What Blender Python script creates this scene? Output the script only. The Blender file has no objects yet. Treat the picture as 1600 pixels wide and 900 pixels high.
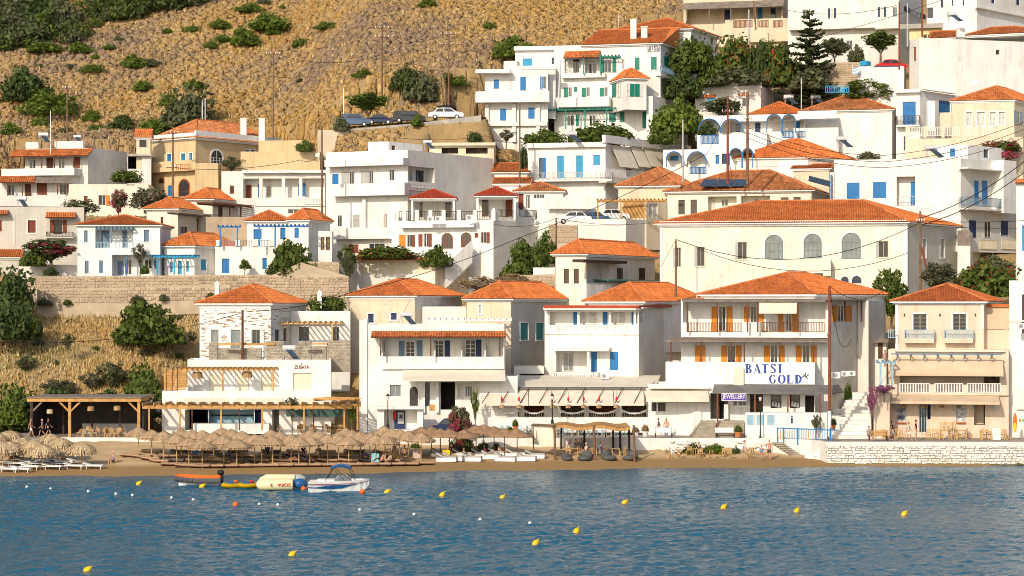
import bpy, bmesh, math, random
import numpy as np
from mathutils import Vector, Matrix
random.seed(7); RN = np.random.default_rng(7)
SC = bpy.context.scene; COL = SC.collection; PI = math.pi
# ------------------------------------------------------------------ camera, sky, sun, exposure
FOC = 3111.0; HC = 14.9; YH = 475.0          # focal length in photo pixels, camera height (m), horizon row
cd = bpy.data.cameras.new('camera'); cam = bpy.data.objects.new('camera', cd); COL.objects.link(cam)
cam.location = (0, 0, HC); cam.rotation_euler = (PI/2, 0, 0)
cd.sensor_width = 36; cd.lens = FOC/1600*36; cd.shift_y = 25/1600; cd.clip_start = .5; cd.clip_end = 3000
SC.camera = cam
SUN_EL = math.radians(30); SUN_AZ = math.radians(26)      # sun stands behind the camera, to its left
wd = bpy.data.worlds.new('World'); SC.world = wd; wd.use_nodes = True
nt = wd.node_tree; bg = nt.nodes['Background']; sky = nt.nodes.new('ShaderNodeTexSky')
sky.sky_type = 'NISHITA'; sky.sun_disc = False; sky.sun_elevation = SUN_EL; sky.sun_rotation = PI + SUN_AZ
sky.air_density = 1.0; sky.dust_density = 2.0; sky.ozone_density = 1.0
nt.links.new(sky.outputs[0], bg.inputs[0]); bg.inputs[1].default_value = .15
sd = bpy.data.lights.new('sun', 'SUN'); sd.energy = 3.3; sd.angle = math.radians(.5); sd.color = (1, .88, .71)
so = bpy.data.objects.new('sun', sd); COL.objects.link(so)
so.rotation_euler = Vector((math.sin(SUN_AZ)*math.cos(SUN_EL), math.cos(SUN_AZ)*math.cos(SUN_EL), -math.sin(SUN_EL))).to_track_quat('-Z', 'Y').to_euler()
vs = SC.view_settings; vs.view_transform = 'Standard'; vs.look = 'None'; vs.gamma = 1; vs.exposure = .1
SC.cycles.max_bounces = 6; SC.cycles.diffuse_bounces = 3; SC.cycles.use_denoising = True; SC.cycles.filter_width = .95

# ------------------------------------------------------------------ materials
def mat(name, col, rough=.8, var=.1, scale=.6, island=0, bump=0, bscale=6, streak=0, spec=.25, col2=None, metal=0, emit=0):
    m = bpy.data.materials.new(name); m.use_nodes = True
    n = m.node_tree.nodes; l = m.node_tree.links; p = n['Principled BSDF']
    p.inputs['Roughness'].default_value = rough; p.inputs['Specular IOR Level'].default_value = spec; p.inputs['Metallic'].default_value = metal
    g = n.new('ShaderNodeNewGeometry'); out = None
    no = n.new('ShaderNodeTexNoise'); no.inputs['Scale'].default_value = scale; no.inputs['Detail'].default_value = 5
    l.new(g.outputs['Position'], no.inputs['Vector'])
    mr = n.new('ShaderNodeMapRange'); mr.inputs[1].default_value = .3; mr.inputs[2].default_value = .7
    l.new(no.outputs[0], mr.inputs[0])
    mx = n.new('ShaderNodeMix'); mx.data_type = 'RGBA'
    c2 = col2 or tuple(c*(1-2*var) for c in col)
    mx.inputs[6].default_value = (*col, 1) if col2 else (*[min(1, c*(1+var*.4)) for c in col], 1)
    mx.inputs[7].default_value = (*c2, 1)
    l.new(mr.outputs[0], mx.inputs[0]); out = mx.outputs[2]
    if island:
        hs = n.new('ShaderNodeHueSaturation'); r = n.new('ShaderNodeMapRange')
        r.inputs[3].default_value = 1-island; r.inputs[4].default_value = 1+island
        l.new(g.outputs['Random Per Island'], r.inputs[0]); l.new(r.outputs[0], hs.inputs['Value']); l.new(out, hs.inputs['Color']); out = hs.outputs[0]
    if streak:
        mp = n.new('ShaderNodeMapping'); mp.inputs['Scale'].default_value = (2.2, 2.2, .2)
        l.new(g.outputs['Position'], mp.inputs[0]); s2 = n.new('ShaderNodeTexNoise'); s2.inputs['Scale'].default_value = 1.0; s2.inputs['Detail'].default_value = 6
        l.new(mp.outputs[0], s2.inputs['Vector'])
        r = n.new('ShaderNodeMapRange'); r.inputs[1].default_value = .5; r.inputs[2].default_value = .75; r.inputs[3].default_value = 1; r.inputs[4].default_value = 1-streak
        l.new(s2.outputs[0], r.inputs[0])
        hs = n.new('ShaderNodeHueSaturation'); l.new(r.outputs[0], hs.inputs['Value']); l.new(out, hs.inputs['Color']); out = hs.outputs[0]
    l.new(out, p.inputs['Base Color'])
    if emit: l.new(out, p.inputs['Emission Color']); p.inputs['Emission Strength'].default_value = emit
    if bump:
        b = n.new('ShaderNodeBump'); b.inputs['Strength'].default_value = bump; b.inputs['Distance'].default_value = .05
        bn = n.new('ShaderNodeTexNoise'); bn.inputs['Scale'].default_value = bscale; bn.inputs['Detail'].default_value = 4
        l.new(g.outputs['Position'], bn.inputs['Vector']); l.new(bn.outputs[0], b.inputs['Height']); l.new(b.outputs[0], p.inputs['Normal'])
    return m
def plaster(name, col, streak=.2): return mat(name, col, .9, .075, .45, bump=.2, bscale=5, streak=streak, spec=.15)
def paint(name, col, rough=.5, var=.08): return mat(name, col, rough, var, 1.5, spec=.3)
def leafm(name, col, col2, isl=.35):
    m = mat(name, col, .65, .1, .9, island=isl, col2=col2, spec=.2)
    n = m.node_tree.nodes; l = m.node_tree.links; p = n['Principled BSDF']; t = n.new('ShaderNodeBsdfTranslucent'); x = n.new('ShaderNodeMixShader'); x.inputs[0].default_value = .3
    l.new(p.inputs['Base Color'].links[0].from_socket, t.inputs[0]); l.new(p.outputs[0], x.inputs[1]); l.new(t.outputs[0], x.inputs[2]); l.new(x.outputs[0], n['Material Output'].inputs[0]); return m
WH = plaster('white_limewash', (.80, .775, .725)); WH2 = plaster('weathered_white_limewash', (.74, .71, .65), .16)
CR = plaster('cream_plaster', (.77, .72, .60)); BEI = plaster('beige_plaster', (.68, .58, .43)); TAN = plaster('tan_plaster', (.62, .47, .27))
PEA = plaster('peach_plaster', (.70, .56, .43)); GRY = plaster('grey_plaster', (.58, .55, .48), .14); LGR = plaster('pale_grey_plaster', (.72, .69, .62), .12)  # the two greys also carry painted shade on right-hand house sides
BLW = plaster('bluish_white_limewash', (.76, .78, .78)); YEL = plaster('pale_yellow_plaster', (.72, .60, .33))
TILE = mat('terracotta_tile', (.58, .195, .062), .85, .1, .7, island=.26, col2=(.45, .135, .042), spec=.12)
TILEB = mat('faded_terracotta_tile', (.55, .225, .09), .88, .1, .9, island=.3, col2=(.40, .14, .055), spec=.1); TILEC = mat('bright_terracotta_tile', (.61, .19, .052), .8, .1, .5, island=.22, col2=(.50, .14, .04), spec=.15)
TILE2 = mat('old_terracotta_tile', (.50, .14, .045), .9, .1, .6, island=.28, col2=(.36, .10, .035), spec=.1)
REDR = mat('red_shingle', (.42, .065, .03), .8, .1, .8, island=.15, spec=.15)
CAPM = mat('ridge_tile', (.56, .19, .07), .85, .1, .8, island=.2, spec=.15)
BLUE = paint('blue_paint', (.02, .17, .42)); CYAN = paint('azure_paint', (.03, .30, .52)); LBLU = paint('powder_blue_paint', (.29, .46, .55)); GBLU = paint('slate_blue_paint', (.14, .22, .30))
NAVY = paint('navy_paint', (.02, .035, .11)); TEAL = paint('teal_paint', (.03, .30, .29)); GREN = paint('green_paint', (.01, .20, .14)); DGRN = paint('dark_green_paint', (.045, .10, .085))
SGRN = paint('sage_green_paint', (.13, .20, .17)); ORAN = paint('orange_wood_paint', (.62, .22, .015)); BRWN = mat('brown_wood', (.13, .05, .025), .6, .2, 2); RUST = mat('red_brown_wood', (.22, .06, .03), .6, .15, 2)
WOOD = mat('honey_wood', (.55, .30, .10), .6, .2, 1.6, bump=.1); PALEW = mat('pale_wood', (.58, .37, .15), .65, .15, 1.8); GWOOD = mat('grey_wood', (.25, .2, .16), .8, .2, 1.5)
DARKW = mat('dark_wood', (.06, .035, .025), .7, .2, 2)
WPNT = paint('white_paint', (.8, .79, .76)); CPNT = paint('cream_paint', (.75, .68, .52)); GPNT = paint('grey_paint', (.42, .42, .40)); MGRY = paint('mid_grey_paint', (.3, .3, .29))
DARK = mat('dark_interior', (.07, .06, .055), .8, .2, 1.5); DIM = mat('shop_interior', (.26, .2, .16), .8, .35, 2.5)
GLAS = mat('window_glass', (.03, .036, .042), .08, .2, 1.5, spec=.6); CURT = mat('net_curtain', (.62, .59, .53), .7, .25, 5, spec=.4); REFG = mat('pale_window_glass', (.22, .25, .26), .12, .2, .8, spec=.6)
CANV = mat('cream_canvas', (.70, .63, .51), .85, .07, .8, spec=.1); WCAN = mat('white_canvas', (.78, .76, .70), .8, .05, .8, spec=.1); TCAN = mat('tan_canvas', (.60, .46, .32), .85, .08, .8, spec=.1); GCAN = mat('grey_roof_sheet', (.17, .165, .155), .8, .15, .8, spec=.15)
STEEL = mat('brushed_steel', (.62, .62, .62), .35, .1, 2, metal=.4); TANKM = mat('galvanised_tank', (.58, .58, .57), .4, .1, 3, spec=.5); PANEL = mat('solar_glass', (.05, .07, .10), .12, .2, 3, spec=.6)
BLACK = mat('black_rubber', (.015, .015, .016), .5, .1, 3); CABL = mat('black_cable', (.02, .018, .016), .6, .1, 3); POLE = mat('creosoted_pole', (.20, .11, .065), .85, .2, 1.2); CONC = mat('concrete', (.42, .39, .34), .9, .15, .9, bump=.2)
STO = mat('rubble_stone', (.46, .36, .25), .95, .15, .9, island=.28, col2=(.34, .26, .18), bump=.3); MORT = mat('lime_mortar', (.50, .40, .28), .95, .12, .8, bump=.25)
WSTO = mat('whitewashed_stone', (.78, .75, .68), .9, .1, 1.2, island=.1, bump=.3); WMOR = mat('grey_joint', (.36, .32, .27), .95, .15, 1.5); SLAT = mat('grey_slate', (.36, .31, .24), .9, .15, 1.2, island=.2)
SAND = mat('dry_sand', (.50, .345, .19), .95, .1, .4, col2=(.41, .27, .14), bump=.35, bscale=3)
PAVE = mat('pavement', (.33, .28, .23), .9, .1, .6, bump=.1); STRAW = mat('woven_straw', (.46, .31, .18), .9, .12, 2, island=.22); SHAG = mat('raffia_thatch', (.58, .43, .25), .9, .1, 2, island=.35); DSTR = mat('brown_reed', (.36, .215, .12), .9, .12, 2, island=.2)
L_DK = leafm('dark_leaf', (.06, .09, .026), (.085, .115, .03)); L_GR = leafm('green_leaf', (.125, .165, .028), (.075, .11, .022)); L_BR = leafm('bright_leaf', (.15, .20, .028), (.09, .135, .02))
L_OL = leafm('olive_leaf', (.10, .11, .05), (.135, .14, .065)); L_GY = leafm('grey_leaf', (.15, .15, .085), (.10, .10, .055)); L_PK = leafm('pink_bract', (.42, .03, .09), (.50, .07, .12)); L_PU = leafm('purple_bract', (.28, .08, .18), (.33, .12, .20)); L_RD = leafm('red_blossom', (.55, .06, .04), (.45, .04, .03)); L_DRY = leafm('dry_leaf', (.40, .29, .15), (.30, .22, .13))
BARK = mat('bark', (.17, .12, .08), .9, .2, 2, bump=.3); WICK = mat('wicker', (.42, .27, .13), .8, .2, 5); CUSH = mat('brown_cushion', (.42, .27, .17), .9, .12, 1.5); CUSD = mat('charcoal_cushion', (.10, .10, .10), .9, .15, 1.5); CUSL = mat('grey_cushion', (.42, .40, .37), .9, .1, 1.5); CUSB = mat('slate_blue_cushion', (.12, .17, .21), .9, .1, 1.5)
YELP = paint('yellow_plastic', (.85, .50, .01), .35); ORNP = paint('orange_plastic', (.85, .15, .015), .35); REDP = paint('red_paint', (.55, .03, .02), .3); WPLA = paint('white_plastic', (.8, .8, .78), .3); CRPL = paint('cream_vinyl', (.75, .66, .40), .4); BLPL = paint('blue_vinyl', (.02, .10, .28), .4)
TERR = mat('terracotta_pot', (.55, .17, .06), .8, .1, 3); SKIN = mat('skin', (.52, .27, .17), .6, .08, 5); HAIRD = mat('dark_hair', (.03, .02, .015), .6, .2, 8); HAIRB = mat('fair_hair', (.36, .22, .10), .6, .2, 8); HAIRW = mat('grey_hair', (.55, .53, .5), .6, .1, 8)
CARW = mat('white_car_paint', (.75, .75, .75), .25, .03, 1, spec=.5); CARB = mat('blue_car_paint', (.05, .10, .18), .25, .05, 1, spec=.5); CARK = mat('black_car_paint', (.02, .022, .025), .2, .05, 1, spec=.5); CARR = mat('red_car_paint', (.5, .02, .015), .25, .05, 1, spec=.5); CARN = mat('navy_car_paint', (.02, .03, .08), .25, .05, 1, spec=.5)
COLS = {}
def cloth(col):
    k = tuple(col)
    if k not in COLS: COLS[k] = mat('cloth_%d' % len(COLS), col, .9, .12, 4, spec=.1)
    return COLS[k]

# ------------------------------------------------------------------ mesh helpers
def X_(px, Y): return (px-800)*Y/FOC
def Z_(py, Y): return HC-(py-YH)*Y/FOC
def W(px, py, Y): return Vector((X_(px, Y), Y, Z_(py, Y)))
def lerp(a, b, t): return a+(b-a)*t
def interp(x, pts):
    if x <= pts[0][0]: return pts[0][1]
    for (a, va), (b, vb) in zip(pts, pts[1:]):
        if x <= b: return va+(vb-va)*(x-a)/(b-a)
    return pts[-1][1]
V = Vector; ZU = Vector((0, 0, 1))
class MB:
    def __init__(s): s.v = []; s.f = []; s.mi = []
    def add(s, vs, fs, m=0):
        o = len(s.v); s.v.extend(tuple(p) for p in vs)
        s.f.extend(tuple(i+o for i in f) for f in fs); s.mi.extend([m]*len(fs)); return s
    def poly(s, *ps, m=0): return s.add(ps, [tuple(range(len(ps)))], m)
    def obox(s, o, a, b, c, m=0):
        o = V(o); a = V(a); b = V(b); c = V(c)
        p = [o, o+a, o+a+b, o+b, o+c, o+a+c, o+a+b+c, o+b+c]
        return s.add(p, [(0, 3, 2, 1), (4, 5, 6, 7), (0, 1, 5, 4), (1, 2, 6, 5), (2, 3, 7, 6), (3, 0, 4, 7)], m)
    def box(s, c, sx, sy, sz, rz=0, m=0):      # c = centre of the bottom face
        ca, sa = math.cos(rz), math.sin(rz); a = V((ca*sx, sa*sx, 0)); b = V((-sa*sy, ca*sy, 0))
        return s.obox(V(c)-a/2-b/2, a, b, V((0, 0, sz)), m)
    def bar(s, p, q, w, h=None, m=0):
        p = V(p); q = V(q); d = (q-p); h = h or w
        u = d.cross(ZU)
        u = V((1, 0, 0)) if u.length < 1e-5 else u.normalized()
        n = u.cross(d).normalized()
        return s.obox(p-u*w/2-n*h/2, d, u*w, n*h, m)
    def tube(s, p, q, r0, r1=None, n=6, m=0, caps=True):
        p = V(p); q = V(q); r1 = r0 if r1 is None else r1; d = (q-p).normalized()
        u = d.cross(ZU); u = V((1, 0, 0)) if u.length < 1e-4 else u.normalized(); w = d.cross(u)
        vs = []
        for k in range(n):
            a = 2*PI*k/n; e = u*math.cos(a)+w*math.sin(a); vs.append(p+e*r0); vs.append(q+e*r1)
        fs = [(2*k, 2*((k+1) % n), 2*((k+1) % n)+1, 2*k+1) for k in range(n)]
        if caps: fs += [tuple(range(0, 2*n, 2)), tuple(range(1, 2*n, 2))]
        return s.add(vs, fs, m)
    def path(s, pts, r, n=5, m=0):
        for a, b in zip(pts, pts[1:]): s.tube(a, b, r, r, n, m)
        return s
    def lathe(s, c, prof, n=12, m=0):
        c = V(c); vs = []; fs = []
        for r, z in prof:
            for k in range(n): a = 2*PI*k/n; vs.append(c+V((r*math.cos(a), r*math.sin(a), z)))
        for i in range(len(prof)-1):
            for k in range(n): fs.append((i*n+k, i*n+(k+1) % n, (i+1)*n+(k+1) % n, (i+1)*n+k))
        fs.append(tuple(range(n))); fs.append(tuple(range((len(prof)-1)*n, len(prof)*n)))
        return s.add(vs, fs, m)
    def ell(s, c, rx, ry, rz, n=10, k=6, m=0):
        c = V(c); vs = []; fs = []
        for i in range(k+1):
            t = PI*i/k
            for j in range(n): a = 2*PI*j/n; vs.append(c+V((rx*math.sin(t)*math.cos(a), ry*math.sin(t)*math.sin(a), rz*math.cos(t))))
        for i in range(k):
            for j in range(n): fs.append((i*n+j, i*n+(j+1) % n, (i+1)*n+(j+1) % n, (i+1)*n+j))
        return s.add(vs, fs, m)
    def mesh(s, name, mats, base=(0, 0, 0), smooth=False):
        b = V(base); me = bpy.data.meshes.new(name)
        me.from_pydata([(x-b.x, y-b.y, z-b.z) for x, y, z in s.v], [], s.f)
        mats = mats if isinstance(mats, (list, tuple)) else [mats]
        for m_ in mats: me.materials.append(m_)
        if len(mats) > 1: me.polygons.foreach_set('material_index', s.mi)
        if smooth: me.polygons.foreach_set('use_smooth', [True]*len(s.f))
        me.update(); return me
    def build(s, name, mats, root=None, parent=None, smooth=False, label=None, kind=None):
        base = root.location if root else V((0, 0, 0))
        o = bpy.data.objects.new(name, s.mesh(name, mats, base, smooth)); COL.objects.link(o)
        if root: o.parent = parent or root
        if label: o['label'] = label
        if kind: o['kind'] = kind
        return o
    def thing(s, name, mats, label, cat, loc, group=None, smooth=False):
        o = bpy.data.objects.new(name, s.mesh(name, mats, loc, smooth)); COL.objects.link(o); o.location = loc
        return tag(o, label, cat, group)
def tag(o, label, cat, group=None):
    o['label'] = label; o['category'] = cat
    if group: o['group'] = group
    return o
def thing(name, label, cat, loc, group=None):
    o = bpy.data.objects.new(name, None); COL.objects.link(o); o.location = V(loc); o.empty_display_size = .3
    return tag(o, label, cat, group)
def dup(src, loc, rz=None, label=None, group=None, scale=None):
    r = src.copy(); COL.objects.link(r); r.location = V(loc)
    if rz is not None: r.rotation_euler = (0, 0, rz)
    if scale is not None: r.scale = (scale,)*3 if not hasattr(scale, '__len__') else scale
    if label: r['label'] = label
    if group: r['group'] = group
    for ch in list(src.children):
        c = ch.copy(); COL.objects.link(c); c.parent = r
        for g in list(ch.children):
            d = g.copy(); COL.objects.link(d); d.parent = c
    return r
def npmesh(name, verts, faces, mats, mi=None, smooth=False):      # verts (n,3), faces (m,k) arrays of one face size
    me = bpy.data.meshes.new(name); nv, (nf, k) = len(verts), faces.shape
    me.vertices.add(nv); me.vertices.foreach_set('co', np.ascontiguousarray(verts, dtype=np.float32).ravel())
    me.loops.add(nf*k); me.loops.foreach_set('vertex_index', np.ascontiguousarray(faces, dtype=np.int32).ravel())
    me.polygons.add(nf); me.polygons.foreach_set('loop_start', np.arange(0, nf*k, k, dtype=np.int32))
    try: me.polygons.foreach_set('loop_total', np.full(nf, k, dtype=np.int32))
    except Exception: pass
    for m_ in (mats if isinstance(mats, (list, tuple)) else [mats]): me.materials.append(m_)
    if mi is not None: me.polygons.foreach_set('material_index', np.asarray(mi, dtype=np.int32))
    if smooth: me.polygons.foreach_set('use_smooth', np.ones(nf, dtype=bool))
    me.update(calc_edges=True); me.validate(); return me

# ------------------------------------------------------------------ ground shape
YS = [(0, 171.7), (400, 173.6), (800, 178.3), (1200, 181.8), (1600, 183.9)]
def shoreY(X):
    px = X*FOC/179+800
    return interp(px, [(-800, 168)]+YS+[(2400, 186)])
PR = [(196, 2.0), (205, 6.7), (219, 14.9), (236, 24.4), (252, 33.1), (271, 43.2), (293, 54.9), (308, 62), (420, 118), (800, 250)]
PL = [(200, 2.0), (205, 4.0), (214, 9.0), (226, 14.9), (227.5, 18.2), (247, 27.1), (262, 34), (280, 39.8), (325, 64.5), (420, 108), (800, 230)]
ROADL = (1.5, 3.5)
def zprof(X, Y):
    px = X*FOC/Y+800 if Y > 1 else 0
    t = min(1, max(0, (px-440)/150)); t = t*t*(3-2*t)
    return interp(Y, PL)*(1-t)+interp(Y, PR)*t
def beachz(X, Y):
    t = Y-shoreY(X)
    return max(-2.5, .1*t) if t < 0 else min(1.9, .11*t)
PADS = []          # (corner list, z) : ground cut flat under and in front of buildings
def Yg(py, left=False):          # depth at which the ground is seen at row py
    P = PL if left else PR
    lo, hi = 190.0, 420.0
    for _ in range(40):
        m = (lo+hi)/2
        if Z_(py, m) > interp(m, P): lo = m
        else: hi = m
    return lo
# ------------------------------------------------------------------ tiled roofs
def tiles(mb, a, b, c, d, w=.26, rl=.46):
    a, b, c, d = V(a), V(b), V(c), V(d); L = (b-a).length
    ex = (b-a)/L; up = (d-a)-ex*(d-a).dot(ex); h = up.length; uy = up/h; n = ex.cross(uy)
    if n.z < 0: n = -n
    ds = (d-a).dot(ex); cs = (c-a).dot(ex)
    def top(s):
        t = 1
        if ds > .01: t = min(t, s/ds)
        if L-cs > .01: t = min(t, (L-s)/(L-cs))
        return max(0, t)*h
    mb.poly(a-n*.02, b-n*.02, c-n*.02, d-n*.02)
    k = max(1, round(L/w)); w = L/k
    for i in range(k):
        s = [i*w, (i+.5)*w, (i+1)*w]; tp = [top(x) for x in s]
        for j in range(math.ceil(max(tp)/rl)):
            t0, t1 = j*rl-.04, (j+1)*rl; vs = []
            for x, tt, hh in zip(s, tp, (0, .085, 0)):
                for t, lift in ((t0, .035), (t1, 0)):
                    vs.append(a+ex*x+uy*min(t, tt)+n*(hh+lift))
            mb.add(vs, [(0, 2, 3, 1), (2, 4, 5, 3)])
    return mb
def caps(mb, p, q, r=.13):
    p, q = V(p), V(q); L = (q-p).length
    if L < .2: return
    k = max(1, round(L/.42))
    for i in range(k): mb.tube(p.lerp(q, i/k)+ZU*.04, p.lerp(q, (i+1)/k+.02)+ZU*.04, r*1.12, r*.9, 6)
def hip(root, P, ze, zr, over=.35, m=TILE, fascia=WPNT, kind='hip', band=.16):
    if m is TILE: m = (TILE, TILEC, TILEB)[len(root.name+root.get('label', '')) % 3]
    P = [V((p.x, p.y, 0)) for p in P]
    ex = (P[1]-P[0]).normalized(); ey = (P[3]-P[0]).normalized()
    P = [P[0]-ex*over-ey*over, P[1]+ex*over-ey*over, P[2]+ex*over+ey*over, P[3]-ex*over+ey*over]
    P = [p+ZU*ze for p in P]; Lx = (P[1]-P[0]).length; Ly = (P[3]-P[0]).length
    up = ZU*(zr-ze); mt = MB(); mc = MB()
    if kind == 'shed':                       # slopes up from front edge to back
        R = [P[3]+up, P[2]+up]; tiles(mt, P[0], P[1], R[1], R[0]); caps(mc, P[0], R[0], .09); caps(mc, P[1], R[1], .09); caps(mc, R[0], R[1])
        mt.poly(P[0], R[0], P[3]); mt.poly(P[1], P[2], R[1]); mt.poly(P[3], P[2], R[1], R[0])
    elif kind == 'gable':
        R0 = (P[0]+P[3])/2+up; R1 = (P[1]+P[2])/2+up
        tiles(mt, P[0], P[1], R1, R0); tiles(mt, P[2], P[3], R0, R1); caps(mc, R0, R1)
        mt.poly(P[0], R0, P[3]); mt.poly(P[1], P[2], R1)
    else:
        if kind == 'pyr' or abs(Lx-Ly) < .05: R0 = R1 = sum(P, V((0, 0, 0)))/4+up
        elif Lx > Ly: R0 = (P[0]+P[3])/2+ex*Ly/2+up; R1 = (P[1]+P[2])/2-ex*Ly/2+up
        else: R0 = (P[0]+P[1])/2+ey*Lx/2+up; R1 = (P[2]+P[3])/2-ey*Lx/2+up
        if Lx >= Ly:
            tiles(mt, P[0], P[1], R1, R0); tiles(mt, P[1], P[2], R1, R1); tiles(mt, P[2], P[3], R0, R1); tiles(mt, P[3], P[0], R0, R0)
            for p, q in ((P[0], R0), (P[3], R0), (P[1], R1), (P[2], R1), (R0, R1)): caps(mc, p, q)
        else:
            tiles(mt, P[0], P[1], R0, R0); tiles(mt, P[1], P[2], R1, R0); tiles(mt, P[2], P[3], R1, R1); tiles(mt, P[3], P[0], R0, R1)
            for p, q in ((P[0], R0), (P[1], R0), (P[2], R1), (P[3], R1), (R0, R1)): caps(mc, p, q)
    mf = MB()                                 # soffit and white eaves band just under the tiles
    Q = [p-ZU*.02 for p in P]; q2 = [p-ZU*.14 for p in P]
    c = sum(P, V((0, 0, 0)))/4
    ins = [p+(c-p).normalized()*(over*.9) for p in q2]; ins2 = [p-ZU*band for p in ins]
    for i in range(4):
        k = (i+1) % 4; mf.poly(Q[i], Q[k], q2[k], q2[i]); mf.poly(q2[i], q2[k], ins[k], ins[i]); mf.poly(ins[i], ins[k], ins2[k], ins2[i])
    mf.poly(*Q); mf.poly(*ins2)
    r = mf.build('roof', fascia, root)
    mt.build('roof_tiles', m, root, r, kind='stuff')
    if mc.f: mc.build('ridge_caps', CAPM if m is not REDR else REDR, root, r, kind='stuff')
    return r

# ------------------------------------------------------------------ a straight upright plane addressed by photo row and column, with real openings
class Fa:
    def __init__(s, root, P0, P1, z0, z1, wall=WH, parent=None):
        s.root = root; s.P = V((P0[0], P0[1], 0)); q = V((P1[0], P1[1], 0)); s.L = (q-s.P).length
        s.e = (q-s.P)/s.L; s.n = V((s.e.y, -s.e.x, 0)); s.z0 = z0; s.z1 = z1; s.op = []; s.wall = wall; s.parent = parent
    def uz(s, px, py, off=0):
        k = (px-800)/FOC; P = s.P+s.n*off
        u = (k*P.y-P.x)/(s.e.x-k*s.e.y); return u, Z_(py, P.y+u*s.e.y)
    def pt(s, u, z, off=0): return s.P+s.e*u+s.n*off+ZU*z
    def px(s, px, py, off=0): return s.pt(*s.uz(px, py, off), off)
    def rect(s, x0, y0, x1, y1, off=0):
        u0, z1 = s.uz(x0, y0, off); u1, z0 = s.uz(x1, y1, off); return u0, u1, min(z0, z1), max(z0, z1)
    def ubox(s, mb, u0, u1, z0, z1, o0, o1, m=0):
        return mb.obox(s.pt(u0, z0, o0), s.e*(u1-u0), s.n*(o1-o0), ZU*(z1-z0), m)
    def bx(s, name, m, x0, y0, x1, y1, d=.1, o=0.003, par=None, label=None):       # a block standing proud of the plane
        u0, u1, z0, z1 = s.rect(x0, y0, x1, y1, o+d)
        return s.ubox(MB(), u0, u1, z0, z1, o, o+d).build(name, m, s.root, par or s.parent, label=label)
    def leaf(s, mb, u0, u1, z0, z1, o):
        s.ubox(mb, u0, u1, z0, z1, o, o+.03); w = min(.07, (u1-u0)/5)
        for a, b in ((u0, u0+w), (u1-w, u1)): s.ubox(mb, a, b, z0, z1, o+.03, o+.055)
        k = max(3, int((z1-z0)/.28))
        for i in range(k+1): zz = z0+(z1-z0-.07)*i/k; s.ubox(mb, u0+w, u1-w, zz, zz+.07, o+.03, o+.05)
    def win(s, x0, y0, x1, y1, kind='w', col=BLUE, fr=WPNT, rec=.22, flat=False, n=2, tr=1, glass=None, surround=None, name=None):
        u0, u1, z0, z1 = s.rect(x0, y0, x1, y1); gl = glass or GLAS
        if kind == 'k':
            s.op.append((u0, u1, z0, z1, rec, col)); return s.inner(rec, (u0, u1, z0, z1))
        if flat: d = .02
        else: s.op.append((u0, u1, z0, z1, rec, None)); d = -rec+.03
        door = kind in ('d', 'gd'); mb = MB(); t = .055
        if surround:
            q = .12; sm = MB()
            for a in ((u0-q, u0, z0-q*(not door), z1+q), (u1, u1+q, z0-q*(not door), z1+q), (u0, u1, z1, z1+q)): s.ubox(sm, *a, .002, .05)
            if not door: s.ubox(sm, u0, u1, z0-q, z0, .002, .07)
            sm.build('window_surround', surround, s.root, s.parent)
        for a in ((u0, u0+t, z0, z1), (u1-t, u1, z0, z1), (u0+t, u1-t, z1-t, z1), (u0+t, u1-t, z0, z0+t)): s.ubox(mb, *a, d, d+.06)
        if kind in ('w', 'o', 'ol', 'or', 'gd'):
            for i in range(1, n): uu = u0+(u1-u0)*i/n; s.ubox(mb, uu-t/2, uu+t/2, z0+t, z1-t, d, d+.057)
            for i in range(1, tr): zz = z0+(z1-z0)*i/tr; s.ubox(mb, u0+t, u1-t, zz-t/3, zz+t/3, d, d+.05)
        f = mb.build(name or ('door' if door else 'window'), fr if kind != 'd' else col, s.root, s.parent)
        if kind == 'c':
            m = (u0+u1)/2
            for a, b in ((u0+.03, m-.012), (m+.012, u1-.03)): q = MB(); s.leaf(q, a, b, z0+.03, z1-.03, d+.02); q.build('shutter', col, s.root, f)
        elif kind == 'roll':
            q = MB(); k = int((z1-z0)/.14)
            for i in range(k): zz = z0+(z1-z0)*i/k; s.ubox(q, u0+t, u1-t, zz, zz+(z1-z0)/k-.02, d+.01, d+.035)
            s.ubox(q, u0+t, u1-t, z0, z1, d, d+.008); q.build('roller_shutter', col, s.root, f)
        elif kind == 'd':
            q = MB(); s.leaf(q, u0+t, u1-t, z0+.02, z1-t, d-.01); q.build('door_leaf', col, s.root, f)
        else:
            q = MB(); s.ubox(q, u0+t*.5, u1-t*.5, z0+t*.5, z1-t*.5, d-.02, d+.015); q.build('pane', gl, s.root, f)
            if kind in ('o', 'ol', 'or'):
                w = (u1-u0)*.55
                if kind != 'or': q = MB(); s.leaf(q, u0-w-.01, u0-.01, z0, z1, .02); q.build('shutter', col, s.root, f)
                if kind != 'ol': q = MB(); s.leaf(q, u1+.01, u1+w+.01, z0, z1, .02); q.build('shutter', col, s.root, f)
        return f
    def shut(s, x0, y0, x1, y1, col, o=.02, name='shutter'):
        u0, u1, z0, z1 = s.rect(x0, y0, x1, y1); q = MB(); s.leaf(q, u0, u1, z0, z1, o); return q.build(name, col, s.root, s.parent)
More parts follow.
